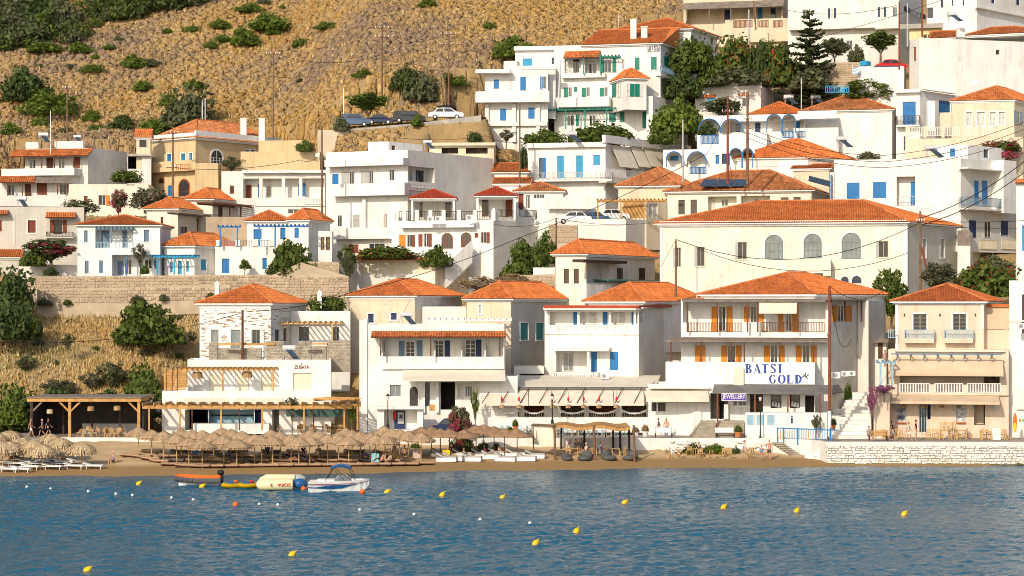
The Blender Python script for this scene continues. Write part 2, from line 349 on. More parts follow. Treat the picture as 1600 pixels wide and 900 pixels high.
    def arch(s, x0, y0, x1, y1, col=DGRN, glass=GLAS, surround=WPNT, dark=False):
        u0, u1, z0, z1 = s.rect(x0, y0, x1, y1); r = (u1-u0)/2; c = (u0+u1)/2; zc = max(z0+.1, z1-r); N = 12
        def ring(rr, zz, o): return [s.pt(c-rr, zz, o)]+[s.pt(c-rr*math.cos(PI*i/N), zc+rr*math.sin(PI*i/N), o) for i in range(N+1)]+[s.pt(c+rr, zz, o)]
        def band(mb, r0, r1, o0, o1):
            A = ring(r0, z0, o1); B = ring(r1, z0, o1); C = ring(r1, z0, o0); D = ring(r0, z0, o0)
            for i in range(len(A)-1): mb.poly(A[i], A[i+1], B[i+1], B[i]); mb.poly(B[i], B[i+1], C[i+1], C[i]); mb.poly(A[i], A[i+1], D[i+1], D[i])
        mb = MB(); band(mb, r, r+.14, 0, .06); f = mb.build('arched_window', surround, s.root, s.parent)
        q = MB(); R = ring(r, z0, .012); q.poly(*R); q.build('pane', DARK if dark else glass, s.root, f)
        if not dark:
            q = MB(); band(q, r-.09, r, .015, .05); t = .05
            for uu in (c, c-r/2, c+r/2): s.ubox(q, uu-t/2, uu+t/2, z0, zc if uu != c else z1-.05, .015, .045)
            for zz in (z0, (z0+zc)/2, zc): s.ubox(q, u0, u1, zz-t/2, zz+t/2, .015, .04)
            q.build('casement', col, s.root, f)
        return f
    def inner(s, depth, r=None):
        P = s.P-s.n*depth; o = Fa(s.root, P, P+s.e*s.L, s.z0, s.z1, s.wall, s.parent); return o
    def rec(s, x0, y0, x1, y1, depth=1.4, col=None):
        u0, u1, z0, z1 = s.rect(x0, y0, x1, y1); s.op.append((u0, u1, z0, z1, depth, col)); return s.inner(depth-.01)
    def rail(s, x0, ytop, x1, ybot, o, col=BRWN, step=.16, name='railing', solid=False, sides=False, th=.045, cross=False):
        u0, z1 = s.uz(x0, ytop, o); u1, z0 = s.uz(x1, ybot, o); mb = MB()
        s.ubox(mb, u0, u1, z1-.06, z1, o-.03, o+.03); s.ubox(mb, u0, u1, z0, z0+.06, o-.03, o+.03)
        k = max(2, int((u1-u0)/step))
        for i in range(k+1):
            uu = u0+(u1-u0)*i/k; s.ubox(mb, uu-th/2, uu+th/2, z0, z1-.02, o-.02, o+.02)
        if sides:
            for uu in (u0, u1):
                mb.obox(s.pt(uu-.02, z1-.06, 0), s.n*o, s.e*.04, ZU*.06); k = max(1, int(o/step))
                for i in range(k): mb.obox(s.pt(uu-.02, z0, o*i/k), s.n*th, s.e*.04, ZU*(z1-z0))
        return mb.build(name, col, s.root, s.parent)
    def balc(s, x0, x1, yf, yt, d=1.2, kind='solid', col=None, slab=.18, slabcol=None, name='balcony'):
        u0, zf = s.uz(x0, yf, d); u1, _ = s.uz(x1, yf, d); _, zt = s.uz(x0, yt, d); sc = slabcol or s.wall
        mb = MB(); s.ubox(mb, u0, u1, zf, zf+slab, .004, d)
        if kind == 'solid':
            s.ubox(mb, u0, u1, zf+slab, zt, d-.14, d-.002)
            for a, b in ((u0+.002, u0+.14), (u1-.14, u1-.002)): s.ubox(mb, a, b, zf+slab, zt, .004, d-.14)
        b = mb.build(name, sc if kind != 'solid' else (col or s.wall), s.root, s.parent)
        if kind == 'rail': s.rail(x0+.5, yt, x1-.5, yf-2, d-.06, col or NAVY, sides=True)
        elif kind == 'balus': s.rail(x0+.5, yt, x1-.5, yf-2, d-.08, col or s.wall, step=.22, th=.11, name='balustrade', sides=True)
        return b
    def canopy(s, x0, x1, yw, yf, d, m=WCAN, tile=False, posts=(), ypost=None, postm=BRWN, th=.07, name='awning', val=0, front=None):
        u0, z0 = s.uz(x0, yf, d); u1, z1f = s.uz(x1, yf, d); zw = s.uz((x0+x1)/2, yw, 0)[1]; zf = min(z0, z1f)
        A, B, C, D = s.pt(u0, zf, d), s.pt(u1, zf, d), s.pt(u1, zw, .004), s.pt(u0, zw, .004)
        mb = MB()
        mb.add([A, B, C, D, A-ZU*th, B-ZU*th, C-ZU*th, D-ZU*th], [(0, 1, 2, 3), (4, 7, 6, 5), (0, 4, 5, 1), (1, 5, 6, 2), (2, 6, 7, 3), (3, 7, 4, 0)])
        if val: s.ubox(mb, u0, u1, zf-val-th, zf-th, d-.02, d)
        o = mb.build(name, m if not tile else postm, s.root, s.parent)
        if val:
            pass
        if tile: t = MB(); tiles(t, A+ZU*.02, B+ZU*.02, C+ZU*.02, D+ZU*.02); t.build('roof_tiles', TILE, s.root, o, kind='stuff')
        for p in posts:
            uu = s.uz(p, yf, d-.15)[0]; zb = s.uz(p, ypost, d-.15)[1]; q = MB(); s.ubox(q, uu-.07, uu+.07, zb, zf-th, d-.22, d-.08); q.build('post', postm, s.root, o)
        return o
    def pergola(s, x0, x1, yt, d, yb, posts, m=WOOD, step=.45, name='pergola', bh=.16, o0=.05):
        u0, zt = s.uz(x0, yt, d); u1, _ = s.uz(x1, yt, d); mb = MB()
        for o in (o0+.05, d-.2): s.ubox(mb, u0, u1, zt-bh*2, zt-bh, o, o+.12)
        f = mb.build(name, m, s.root, s.parent); k = max(2, int((u1-u0)/step)); sl = MB()
        for i in range(k+1): uu = u0+(u1-u0-.08)*i/k; s.ubox(sl, uu, uu+.08, zt-bh+.003, zt, o0-.02, d+.15)
        sl.build('slats', m, s.root, f)
        for p in posts:
            uu = s.uz(p, yb, d-.12)[0]; zb = s.uz(p, yb, d-.12)[1]; q = MB(); s.ubox(q, uu-.08, uu+.08, zb, zt-bh*2-.002, d-.2, d-.04); q.build('post', m, s.root, f)
        return f
    def panels(s):       # wall faces with holes and reveals
        mb = MB(); us = sorted({0.0, s.L}|{min(s.L, max(0, v)) for o in s.op for v in o[:2]}); zs = sorted({s.z0, s.z1}|{min(s.z1, max(s.z0, v)) for o in s.op for v in o[2:4]})
        for i in range(len(us)-1):
            for j in range(len(zs)-1):
                if us[i+1]-us[i] < 1e-4 or zs[j+1]-zs[j] < 1e-4: continue
                um = (us[i]+us[i+1])/2; zm = (zs[j]+zs[j+1])/2
                if any(o[0] < um < o[1] and o[2] < zm < o[3] for o in s.op): continue
                mb.poly(s.pt(us[i], zs[j]), s.pt(us[i+1], zs[j]), s.pt(us[i+1], zs[j+1]), s.pt(us[i], zs[j+1]))
        return mb
    def reveals(s, mb, extra):
        for u0, u1, z0, z1, d, col in s.op:
            t = mb if col is None else extra.setdefault(len(extra), (col, MB()))[1]
            q = [s.pt(u0, z0), s.pt(u1, z0), s.pt(u1, z1), s.pt(u0, z1)]; r = [p-s.n*d for p in q]
            for i in range(4): k = (i+1) % 4; t.poly(q[i], q[k], r[k], r[i])
            t.poly(*r)
BLOCKS = []; SIGHT = []
class Block:
    """A box of masonry: front face from photo column a to the near corner b, side face from b to column c."""
    def __init__(s, root, a, b, c, Y, top, bot, d=8, wall=WH, side=None, below=3.5, parapet=.35, yaw=None, capm=None, pad=True, lim=-13):  # a greyer side material puts the shade of that face into its colour
        kb = (b-800)/FOC; XB = kb*Y
        if c is not None:
            kc = (c-800)/FOC; th = -(math.atan(kc)+math.asin(min(1, (kc*Y-XB)/(d*math.sqrt(1+kc*kc)))))
        else: th = -math.atan(((a+b)/2-800)/FOC) if yaw is None else math.radians(yaw)
        clamp = c is not None and (yaw is not None or th < math.radians(lim))
        if clamp: th = math.radians(lim if yaw is None else yaw)
        cs, sn = math.cos(th), math.sin(th); ka = (a-800)/FOC; w = (XB-ka*Y)/(cs-ka*sn)
        B = V((XB, Y, 0)); A = B-V((cs, sn, 0))*w; C = B+V((-sn, cs, 0))*d if not clamp else V((X_(c, Y+d), Y+d, 0)); D = A+C-B
        s.P = [A, B, C, D]; s.zt = Z_(top, Y); s.zb = Z_(bot, Y); zlow = s.zb-below; s.root = root; s.th = th
        s.f = Fa(root, A, B, zlow, s.zt, wall); s.r = Fa(root, B, C, zlow, s.zt, side or wall); s.zlow = zlow; s.wall = wall; s.parapet = parapet; s.side = side; s.capm = capm
        s.roofed = False; BLOCKS.append(s)
        if pad: PADS.append((s.P, s.zb)); SIGHT.append((a, b, c if c is not None else b, A.y, B.y, C.y, bot))
    def roof(s, ytop, over=.35, m=TILE, kind='hip', fascia=WPNT, lift=0):
        c = (s.P[0]+s.P[2])/2; s.roofed = True
        yy = c.y if kind != 'shed' else s.P[3].y
        return hip(s.root, s.P, s.zt+.01+lift, Z_(ytop, yy), over, m, fascia, kind)
    def finish(s):
        extra = {}; mb = s.f.panels(); s.f.reveals(mb, extra)
        m2 = s.r.panels(); s.r.reveals(m2, extra)
        if s.side is None: mb.add(m2.v, m2.f)
        else: m2.build('wall', s.side, s.root)
        A, B, C, D = s.P; lo = ZU*s.zlow; hi = ZU*s.zt
        mb.poly(C+lo, D+lo, D+hi, C+hi); mb.poly(D+lo, A+lo, A+hi, D+hi)
        if s.roofed or s.parapet <= 0: mb.poly(A+hi, B+hi, C+hi, D+hi)
        else:
            ex = s.f.e*.2; ey = s.r.e*.2; I = [A+ex+ey, B-ex+ey, C-ex-ey, D+ex-ey]; fl = ZU*(s.zt-s.parapet)
            for i in range(4):
                k = (i+1) % 4; P = s.P; mb.poly(P[i]+hi, P[k]+hi, I[k]+hi, I[i]+hi); mb.poly(I[i]+hi, I[k]+hi, I[k]+fl, I[i]+fl)
            mb.poly(*[p+fl for p in I])
        mb.build('wall', s.wall, s.root)
        for c, m in extra.values(): m.build('interior', c, s.root)
def house(label, px, py, Y, name='house', cat='house', group=None): return thing(name, label, cat, W(px, py, Y), group)

# ------------------------------------------------------------------ lettering
def text_mesh(s, size, ext=.01, font=None):
    cu = bpy.data.curves.new('lettering', 'FONT'); cu.body = s; cu.size = size; cu.extrude = ext; cu.resolution_u = 3; cu.offset = .012; cu.align_x = 'CENTER'; cu.align_y = 'CENTER'
    o = bpy.data.objects.new('lettering', cu); COL.objects.link(o); dg = bpy.context.evaluated_depsgraph_get()
    me = bpy.data.meshes.new_from_object(o.evaluated_get(dg)); bpy.data.objects.remove(o); return me
def text(fa, s, cx, cy, wpx, hpx, m, o=.02, root=None, parent=None, rot=0, name='lettering', bold=0):
    me = text_mesh(s, 1.0); co = np.zeros(len(me.vertices)*3, dtype=np.float32); me.vertices.foreach_get('co', co); co = co.reshape(-1, 3)
    co[:, :2] -= (co[:, :2].max(0)+co[:, :2].min(0))/2; ext = co[:, :2].max(0)-co[:, :2].min(0)
    u, z = fa.uz(cx, cy, o); sc = fa.pt(u, z, o).y/FOC; co[:, 0] *= wpx*sc/ext[0]; co[:, 1] *= hpx*sc/ext[1]
    if rot: co[:, :2] *= -1
    base = (root or fa.root).location; c = fa.pt(u, z, o)-base
    out = np.array([list(c)])+co[:, :1]*np.array([list(fa.e)])+co[:, 1:2]*np.array([[0, 0, 1]])+co[:, 2:3]*np.array([list(fa.n)])
    me.vertices.foreach_set('co', out.astype(np.float32).ravel()); me.materials.clear(); me.materials.append(m); me.update()
    ob = bpy.data.objects.new(name, me); COL.objects.link(ob); ob.parent = parent or root or fa.root; return ob

# ------------------------------------------------------------------ foliage: many small leaf faces gathered in clumps
def crown(seed, n=1500, k=26, dome=False, leaf=.085, cr=.33, shell=.55, flat=1.0):
    r = np.random.default_rng(seed); c = r.normal(size=(k, 3)); c /= np.linalg.norm(c, axis=1)[:, None]
    c *= (shell+(1-shell)*r.random((k, 1)))*(1-cr*.7)
    if dome: c[:, 2] = np.abs(c[:, 2])*.95
    rad = cr*(.6+.7*r.random(k)); idx = r.integers(0, k, n)
    d = r.normal(size=(n, 3)); d /= np.linalg.norm(d, axis=1)[:, None]
    p = c[idx]+d*rad[idx][:, None]*(.55+.5*r.random((n, 1)))
    nr = d+r.normal(size=(n, 3))*.55; nr /= np.linalg.norm(nr, axis=1)[:, None]
    t = np.cross(nr, r.normal(size=(n, 3))); t /= np.linalg.norm(t, axis=1)[:, None]; b = np.cross(nr, t)
    sz = leaf*(.6+.8*r.random((n, 1))); t = t*sz; b = b*sz*.6
    v = np.stack([p-t, p-b, p+t, p+b], 1).reshape(-1, 3)
    if dome: v[:, 2] = np.where(v[:, 2] < -.05, -v[:, 2]*.3, v[:, 2])
    f = np.arange(4*n).reshape(-1, 4); return v, f
PROTO = {}
def proto(kind, m):
    key = (kind, m.name)
    if key not in PROTO:
        if kind not in PROTO:
            k, sd = kind[0], int(kind[1:])
            PROTO[kind] = {'b': lambda: crown(sd, 2200, 28, True, .08, .34), 't': lambda: crown(sd, 3600, 40, False, .075, .30, .5), 'o': lambda: crown(sd, 2000, 40, False, .065, .24, .35),
                           'p': lambda: crown(sd, 260, 18, True, .05, .3, .8), 'q': lambda: crown(sd, 900, 22, False, .065, .3, .8), 'g': lambda: crown(sd, 2600, 90, True, .055, .2, .3)}[k]()
        v, f = PROTO[kind]; PROTO[key] = npmesh('foliage', v, f, m)
    return PROTO[key]
def plant(label, x0, y0, x1, y1, Y, m=L_GR, kind='b1', cat='shrub', name='shrub', group=None, trunk=0, bloom=None, ydep=.85):
    """x0,y0,x1,y1: photo box of the whole plant; trunk: share of its height that is bare stem."""
    cx = (x0+x1)/2; base = W(cx, y1, Y); h = (y1-y0)*Y/FOC; w = (x1-x0)*Y/FOC; r = thing(name, label, cat, base, group)
    rz = random.uniform(0, 6.28); o = bpy.data.objects.new('crown' if trunk else 'foliage', proto(kind, m)); COL.objects.link(o); o.parent = r; o.rotation_euler = (0, 0, rz)
    full = kind[0] in 'to'; cz = h*(trunk+(1-trunk)/2) if full else h*trunk; sz = h*(1-trunk)/2 if full else h*(1-trunk)
    o.location = (0, 0, cz); o.scale = (w/2*1.08, w/2*1.08, sz*1.04)
    if bloom:
        q = bpy.data.objects.new('blossom', proto(('q' if bloom in (L_PK, L_PU) else 'p')+kind[1:], bloom)); COL.objects.link(q); q.parent = r; q.location = (0, 0, cz); q.rotation_euler = (0, 0, rz); q.scale = (w/2*1.02, w/2*1.02, sz*1.03)
    if trunk or full or name == 'tree':
        mb = MB(); rr = max(.06, w*.035); top = V((0, 0, cz))
        mb.tube((0, 0, -.8), (0, 0, h*max(trunk, .2)*.7), rr, rr*.75, 7)
        for i in range(5):
            a = i*1.26+rz; e = V((math.cos(a)*w*.3, math.sin(a)*w*.3, cz+sz*(.1+.1*(i % 3)))); mb.tube((0, 0, h*max(trunk, .2)*.6), e, rr*.6, rr*.2, 5)
        t = bpy.data.objects.new('trunk', mb.mesh('trunk', BARK, smooth=True)); COL.objects.link(t); t.parent = r
    return r
# ------------------------------------------------------------------ sea
def axis(parts):
    out = []
    for a, b, st in parts: out += list(np.arange(a, b, st))
    out.append(parts[-1][1]); return np.array(out)
def grid_faces(nx, ny):
    i = np.arange(nx*ny).reshape(ny, nx); return np.stack([i[:-1, :-1], i[:-1, 1:], i[1:, 1:], i[1:, :-1]], -1).reshape(-1, 4)
xs = axis([(-900, -120, 30), (-120, -62, 2), (-62, 62, .26), (62, 120, 2), (120, 900, 30)])
ys = axis([(-500, 20, 40), (20, 100, 4), (100, 186, .2), (186, 200, 2)])
GX, GY = np.meshgrid(xs, ys); H = np.zeros_like(GX)
for i in range(46):
    lam = .42*(1.048**i); a = RN.normal(0, .75)+(PI/2+.5); k = 2*PI/lam; ph = RN.random()*6.28
    H += (.0092*lam**.12)*np.sin(k*(GX*math.cos(a)+GY*math.sin(a))+ph+.8*np.sin(.13*GX+.21*GY+i))
shore = np.interp(GX*FOC/179+800, [-800]+[p for p, _ in YS]+[2400], [168]+[y for _, y in YS]+[186])
H *= np.clip((95-np.abs(GX))/30, 0, 1)*np.clip((GY-60)/40, 0, 1)*np.clip((shore+1-GY)/14, .22, 1)*(.75+.35*np.sin(GX*.05+GY*.16)*np.sin(GX*.021-GY*.09+1))
sea = npmesh('sea', np.stack([GX, GY, H], -1).reshape(-1, 3), grid_faces(len(xs), len(ys)), [], smooth=True)
WATER = bpy.data.materials.new('sea_water'); WATER.use_nodes = True
_n = WATER.node_tree.nodes; _l = WATER.node_tree.links; _p = _n['Principled BSDF']
_p.inputs['Base Color'].default_value = (.011, .105, .17, 1); _p.inputs['Roughness'].default_value = .1; _p.inputs['IOR'].default_value = 1.33
_g = _n.new('ShaderNodeNewGeometry'); _m = _n.new('ShaderNodeMapping'); _m.inputs['Scale'].default_value = (1.4, 2.2, 1); _l.new(_g.outputs['Position'], _m.inputs[0])
_t = _n.new('ShaderNodeTexNoise'); _t.inputs['Scale'].default_value = 2.6; _t.inputs['Detail'].default_value = 4; _l.new(_m.outputs[0], _t.inputs['Vector'])
_b = _n.new('ShaderNodeBump'); _b.inputs['Strength'].default_value = .8; _b.inputs['Distance'].default_value = .12; _l.new(_t.outputs[0], _b.inputs['Height']); _l.new(_b.outputs[0], _p.inputs['Normal'])
sea.materials.append(WATER); so_ = bpy.data.objects.new('sea', sea); COL.objects.link(so_); so_['kind'] = 'structure'

# ------------------------------------------------------------------ beach
bx_ = axis([(-400, -70, 12), (-70, 70, .6), (70, 400, 12)]); by_ = axis([(160, 198, .4)])
GX, GY = np.meshgrid(bx_, by_)
shore = np.interp(GX*FOC/179+800, [-800]+[p for p, _ in YS]+[2400], [168]+[y for _, y in YS]+[186])
t = GY-shore+.5*np.sin(GX*.35)+.3*np.sin(GX*.9+1); Z = np.where(t < 0, .1*t, np.minimum(1.75, .11*t))
nz = np.zeros_like(Z)
for i in range(24):
    a = RN.random()*6.28; k = 2*PI/(1.0+RN.random()*4); nz += np.sin(k*(GX*math.cos(a)+GY*math.sin(a))+RN.random()*6.28)
Z += nz*.012*np.clip(t-4, 0, 3)/3
SAND2 = mat('beach_sand', (.55, .39, .215), .95, .1, .5, col2=(.46, .31, .16), bump=.4, bscale=2.5)
_n = SAND2.node_tree.nodes; _l = SAND2.node_tree.links; _p = _n['Principled BSDF']       # damp sand below the swash line
src = _p.inputs['Base Color'].links[0].from_socket; _g = _n.new('ShaderNodeNewGeometry'); _s = _n.new('ShaderNodeSeparateXYZ'); _l.new(_g.outputs['Position'], _s.inputs[0])
_r = _n.new('ShaderNodeMapRange'); _r.inputs[1].default_value = .42; _r.inputs[2].default_value = .62; _l.new(_s.outputs[2], _r.inputs[0])
_x = _n.new('ShaderNodeMix'); _x.data_type = 'RGBA'; _x.inputs[6].default_value = (.30, .185, .075, 1); _l.new(_r.outputs[0], _x.inputs[0]); _l.new(src, _x.inputs[7]); _l.new(_x.outputs[2], _p.inputs['Base Color'])
me = npmesh('beach', np.stack([GX, GY, Z], -1).reshape(-1, 3), grid_faces(len(bx_), len(by_)), SAND2, smooth=True)
o = bpy.data.objects.new('beach', me); COL.objects.link(o); o['kind'] = 'structure'
def beach_z(X, Y):
    tt = Y-shoreY(X)+.5*math.sin(X*.35)+.3*math.sin(X*.9+1); return .1*tt if tt < 0 else min(1.75, .11*tt)
def on_beach(px, py):            # where the sight line of a photo point meets the sand
    lo, hi = 165.0, 200.0
    for _ in range(30):
        m = (lo+hi)/2
        if Z_(py, m) > beach_z(X_(px, m), m): lo = m
        else: hi = m
    return V((X_(px, lo), lo, beach_z(X_(px, lo), lo)))

# ------------------------------------------------------------------ promenade: one paved sheet with a raised white kerb on its seaward edge
PZ = 2.0
FR = [(-400, 191), (90, 190.6), (560, 190.2), (1195, 189.6), (1212, 189.5), (1268, 187.6), (1290, 184.6), (1700, 184.2), (2300, 184)]
def quay(px): return interp(px, FR)
mb = MB(); F_ = [(X_(p, y), y) for p, y in FR]
for (x0, y0), (x1, y1) in zip(F_, F_[1:]):
    mb.poly((x0, y0, PZ), (x1, y1, PZ), (x1, 202, PZ), (x0, 202, PZ)); mb.poly((x0, y0, -1), (x1, y1, -1), (x1, y1, PZ), (x0, y0, PZ))
mb.build('promenade', PAVE, kind='structure')
mk = MB()
for (x0, y0), (x1, y1) in zip(F_[1:], F_[2:]):
    a, b = V((x0, y0, 0)), V((x1, y1, 0)); e = (b-a); n = V((e.y, -e.x, 0)).normalized()
    mk.obox(a+n*.03-ZU*1, e, -n*.45, ZU*(PZ+1.12))
mk.build('promenade_kerb', WH2, kind='structure')
# whitewashed rubble quay wall on the right: every stone its own piece
def stone_courses(root, P, Q, zb, zt, n, course, wmin, wmax, m, name='stone', gap=.035, proud=.1, cap=300, rng=random.Random(3), slope=None, jit=1):
    """stones between P and Q (xy), faces turned along n"""
    L = (Q-P).length; e = (Q-P)/L; k = max(1, round((zt-zb)/course)); rows = []; made = 0; rest = MB()
    for r in range(k):
        z0 = zb+(zt-zb)*r/k; z1 = zb+(zt-zb)*(r+1)/k; u = -rng.random()*wmax
        while u < L:
            w = wmin+(wmax-wmin)*rng.random(); a, b = max(0, u), min(L, u+w); u += w
            if b-a < .12: continue
            if slope and z0 > zb+slope*(b)+.0: continue
            j = lambda s: (rng.random()-.5)*s*jit
            c4 = [(a+gap*.5+j(.11), z0+gap*.5+j(.12)), (b-gap*.5+j(.07), z0+gap*.5+j(.09)), (b-gap*.5+j(.07), z1-gap*.5+j(.09)), (a+gap*.5+j(.07), z1-gap*.5+j(.09))]
            cu = sum(q[0] for q in c4)/4; cz = sum(q[1] for q in c4)/4; pr = proud*(.6+.7*rng.random())
            P0 = [P+e*q[0]+ZU*q[1]+n*.0 for q in c4]; P1 = [P+e*(cu+(q[0]-cu)*.97)+ZU*(cz+(q[1]-cz)*.95)+n*pr*.7 for q in c4]
            P2 = [P+e*(cu+(q[0]-cu)*.72+j(.03))+ZU*(cz+(q[1]-cz)*.66+j(.03))+n*pr for q in c4]
            vs = P0+P1+P2; fs = [(8, 9, 10, 11)]
            for s_ in (0, 4):
                for i in range(4): t_ = (i+1) % 4; fs.append((s_+i, s_+t_, s_+4+t_, s_+4+i))
            if made < cap: MB().add(vs, fs).build(name, m, root); made += 1
            else: rest.add(vs, fs)
    if rest.f: rest.build('far_stones', m, root, kind='stuff')
P = V((X_(1290, 184.6), 184.55, 0)); Q = V((X_(1720, 184.2), 184.1, 0)); nn = V(((Q-P).y, -(Q-P).x, 0)).normalized()
qw = thing('quay_wall', 'long whitewashed rubble quay wall rising from the sea below the peach cafe', 'wall', (P.x, P.y, 0))
MB().obox(P-ZU*1.2+nn*.012, Q-P, nn*.06, ZU*3.14).build('mortar', WMOR, qw)
stone_courses(qw, P+nn*.06, Q+nn*.06, .1, 1.78, nn, .25, .25, .72, WSTO, rng=random.Random(5), gap=.055)
MB().obox(P+nn*.005+ZU*1.74, Q-P, nn*.16, ZU*.4).build('coping', WH2, qw)
mb = MB(); rr = random.Random(4)
for i in range(150):
    u = rr.random(); c = P.lerp(Q, u)+nn*(.12+rr.random()*.2)+ZU*(-.12+rr.random()*.16); mb.ell(c, .25+rr.random()*.3, .2, .1+rr.random()*.08, 6, 4)
mb.build('algae_stones', mat('algae_stone', (.16, .12, .035), .8, .3, 1.5, island=.3), qw, kind='stuff')
# ================================================================== BUILDINGS
# ---- upper left
def left_upper():
    Y = 262; h = house('two tiered white house with old tiled canopies over its terraces, upper left village edge', 100, 320, Y)
    b = Block(h, 39, 137.5, 198, Y, 231, 284, d=7, wall=WH2, side=LGR, parapet=.3); f = b.f
    for x0, x1 in ((45, 85), (98, 137)): pass
    f.win(46, 249, 56, 263, 'w', col=BRWN, flat=True); f.win(73, 247, 83, 263, 'd', col=BRWN, flat=True); f.win(92, 247, 101, 263, 'gd', flat=True); f.win(116, 246, 125, 262, 'd', col=RUST, flat=True)
    f.canopy(12, 90, 234, 244, 1.8, tile=True, posts=(18, 37, 65), ypost=265); f.canopy(78, 137, 233, 243, 1.8, tile=True, posts=(85, 115), ypost=264)
    f.balc(2, 116, 275, 264, 2.0, 'solid')
    f.bx('parapet_crest', WH2, 40, 222, 60, 232, .25, -.3); f.bx('parapet_crest', WH2, 85, 221, 130, 231, .25, -.3)
    g = Block(h, -30, 112, 115, Y-4, 283, 325, d=4, wall=WH2); q = g.f
    q.win(12, 289, 23, 306, 'gd', flat=True); q.win(39, 288, 48, 306, 'd', col=BRWN, flat=True); q.shut(58, 286, 73, 304, RUST, name='garage_shutter'); q.win(93, 288, 104, 304, 'gd', flat=True); q.shut(102.5, 288, 106, 304, RUST)
    q.canopy(-5, 54, 276, 285, 1.6, tile=True, posts=(12, 35), ypost=306); q.canopy(55, 113, 277, 285, 1.6, m=GWOOD, posts=(90,), ypost=304)
    q.balc(-20, 113, 322, 306, 1.7, 'solid')
    h2 = house('low white outhouse with red shuttered windows beside the two tiered house', 170, 340, 256)
    b2 = Block(h2, 108, 232, 240, 256, 288, 334, d=5, wall=CR); b2.f.win(154, 305, 165, 321, 'or', col=ORAN, glass=DARK); b2.f.win(131, 306, 137, 318, 'c', col=RUST)
    h3 = house('grey house with brown shutters and small tiled door canopy, left edge of the photo', 60, 400, 236)
    b3 = Block(h3, -60, 131, 134, 236, 324, 410, d=6, wall=GRY, parapet=.3); f = b3.f
    f.win(43.5, 344, 56, 364, 'c', col=RUST, surround=WPNT); f.win(84, 344, 97, 366, 'gd', col=BRWN, fr=BRWN); f.shut(78, 344, 84, 364, RUST); f.shut(98, 344, 104, 364, RUST)
    f.canopy(71, 118, 332, 340, 1.1, tile=True); f.balc(72, 114, 372, 362, .9, 'rail', col=DARKW)
    f.win(-4, 344, 3, 362, 'c', col=RUST); f.canopy(-14, 13, 329, 335, .9, tile=True); f.bx('downpipe', LGR, 21, 334, 23, 385, .08)
    h3b = house('tiled porch roof sloping beside the grey house at left edge', 15, 410, 233, 'porch', 'porch')
    b3b = Block(h3b, -40, 30, 33, 232, 402, 420, d=3, wall=GRY); b3b.roof(388, kind='shed', over=.3)
    # blue shuttered white house
    h4 = house('white house with slate blue shutters and little upper pergola behind the long stone wall', 180, 431, 229)
    b4 = Block(h4, 121, 250, None, 229, 351.5, 432, d=9, wall=BLW, yaw=2); b4.roof(337, .35); f = b4.f
    f.win(131.5, 360, 137, 379, 'c', col=GBLU); f.win(225, 359, 233, 378, 'c', col=GBLU, surround=WPNT)
    r = f.rec(149, 354, 208, 388, 1.3); r.win(158, 360, 171, 386, 'c', col=GBLU, flat=True); r.win(191, 360, 199, 387, 'c', col=GBLU, flat=True)
    f.rail(150, 378, 170, 388, -.06, LBLU); f.rail(180, 378, 207, 388, .25, LBLU); f.balc(174, 208, 398, 388, .3, 'solid')
    f.pergola(149, 207, 354, .9, 380, (174,), m=GBLU)
    f.win(132.5, 408, 138.5, 427.5, 'c', col=GBLU); f.win(155, 407, 161, 427, 'c', col=GBLU)
    r = f.rec(175, 398, 248, 431, 1.8); r.win(184, 408, 193, 429, 'd', col=GBLU, flat=True); r.win(195, 405, 206, 429, 'gd', flat=True); r.win(226, 406, 238, 420, 'w', flat=True); r.win(240, 406, 247, 420, 'c', col=GBLU, flat=True)
    f.bx('post', BLUE, 196.5, 398, 198.5, 431, .12)
    # cottage with azure pergola
    h5 = house('white cottage with orange hip roof and azure pergola over its front door', 300, 429, 229.5)
    b5 = Block(h5, 257, 304, 372, 229.5, 384, 430, d=7, wall=WH); b5.roof(364.5, .35)
    f = b5.f; f.win(265.5, 409, 270, 426, 'c', col=CYAN); f.win(278, 408, 284, 429, 'd', col=CYAN); f.win(291, 408, 295, 425, 'c', col=CYAN); f.pergola(237, 302, 398, 2.0, 429, (246, 272.5), m=CYAN)
    b5.r.win(314, 405, 323, 423, 'c', col=CYAN)
    h6 = house('white terrace house with blue doors under a roof terrace with azure pergolas', 390, 428, 229)
    b6 = Block(h6, 336, 430, 432, 229, 385, 428, d=8, wall=WH, yaw=0); f = b6.f
    f.win(346.5, 404, 358.5, 427, 'c', col=BLUE, fr=BLUE); f.win(410, 403, 417, 421, 'c', col=BLUE)
    for x in (337.5, 368, 395, 422): f.bx('pier', WH, x, 375, x+8, 386, .3, -.3)
    f.rail(346, 376, 368, 386, -.1, GBLU); f.rail(378, 376, 395, 386, -.1, BRWN); f.rail(404, 375, 427, 385, -.1, GBLU)
    f.pergola(340, 375, 351, .8, 385, (344, 371), m=BLUE); f.pergola(396, 480, 350, 1.6, 385, (405, 430), m=BLUE)
    h7 = house('twin roofed white cottage with blue doors above the roof terrace', 450, 380, 236)
    b7 = Block(h7, 386, 452, 455, 237, 345.5, 385, d=6, wall=WH); b7.roof(329.5, .3); b7.f.win(396, 358, 409, 374, 'c', col=BLUE); b7.f.win(438, 356, 446, 374, 'd', col=BLUE); b7.f.win(461-20, 357, 446, 372, 'w') if 0 else None
    b8 = Block(h7, 452, 482, 516, 236, 343.5, 385, d=6, wall=WH); b8.roof(327.5, .3); b8.f.win(460, 356, 467, 372, 'c', col=BLUE)
    # cream cottage behind
    h9 = house('cream cottage with two stepped orange hip roofs and dark slatted pergolas', 300, 375, 241)
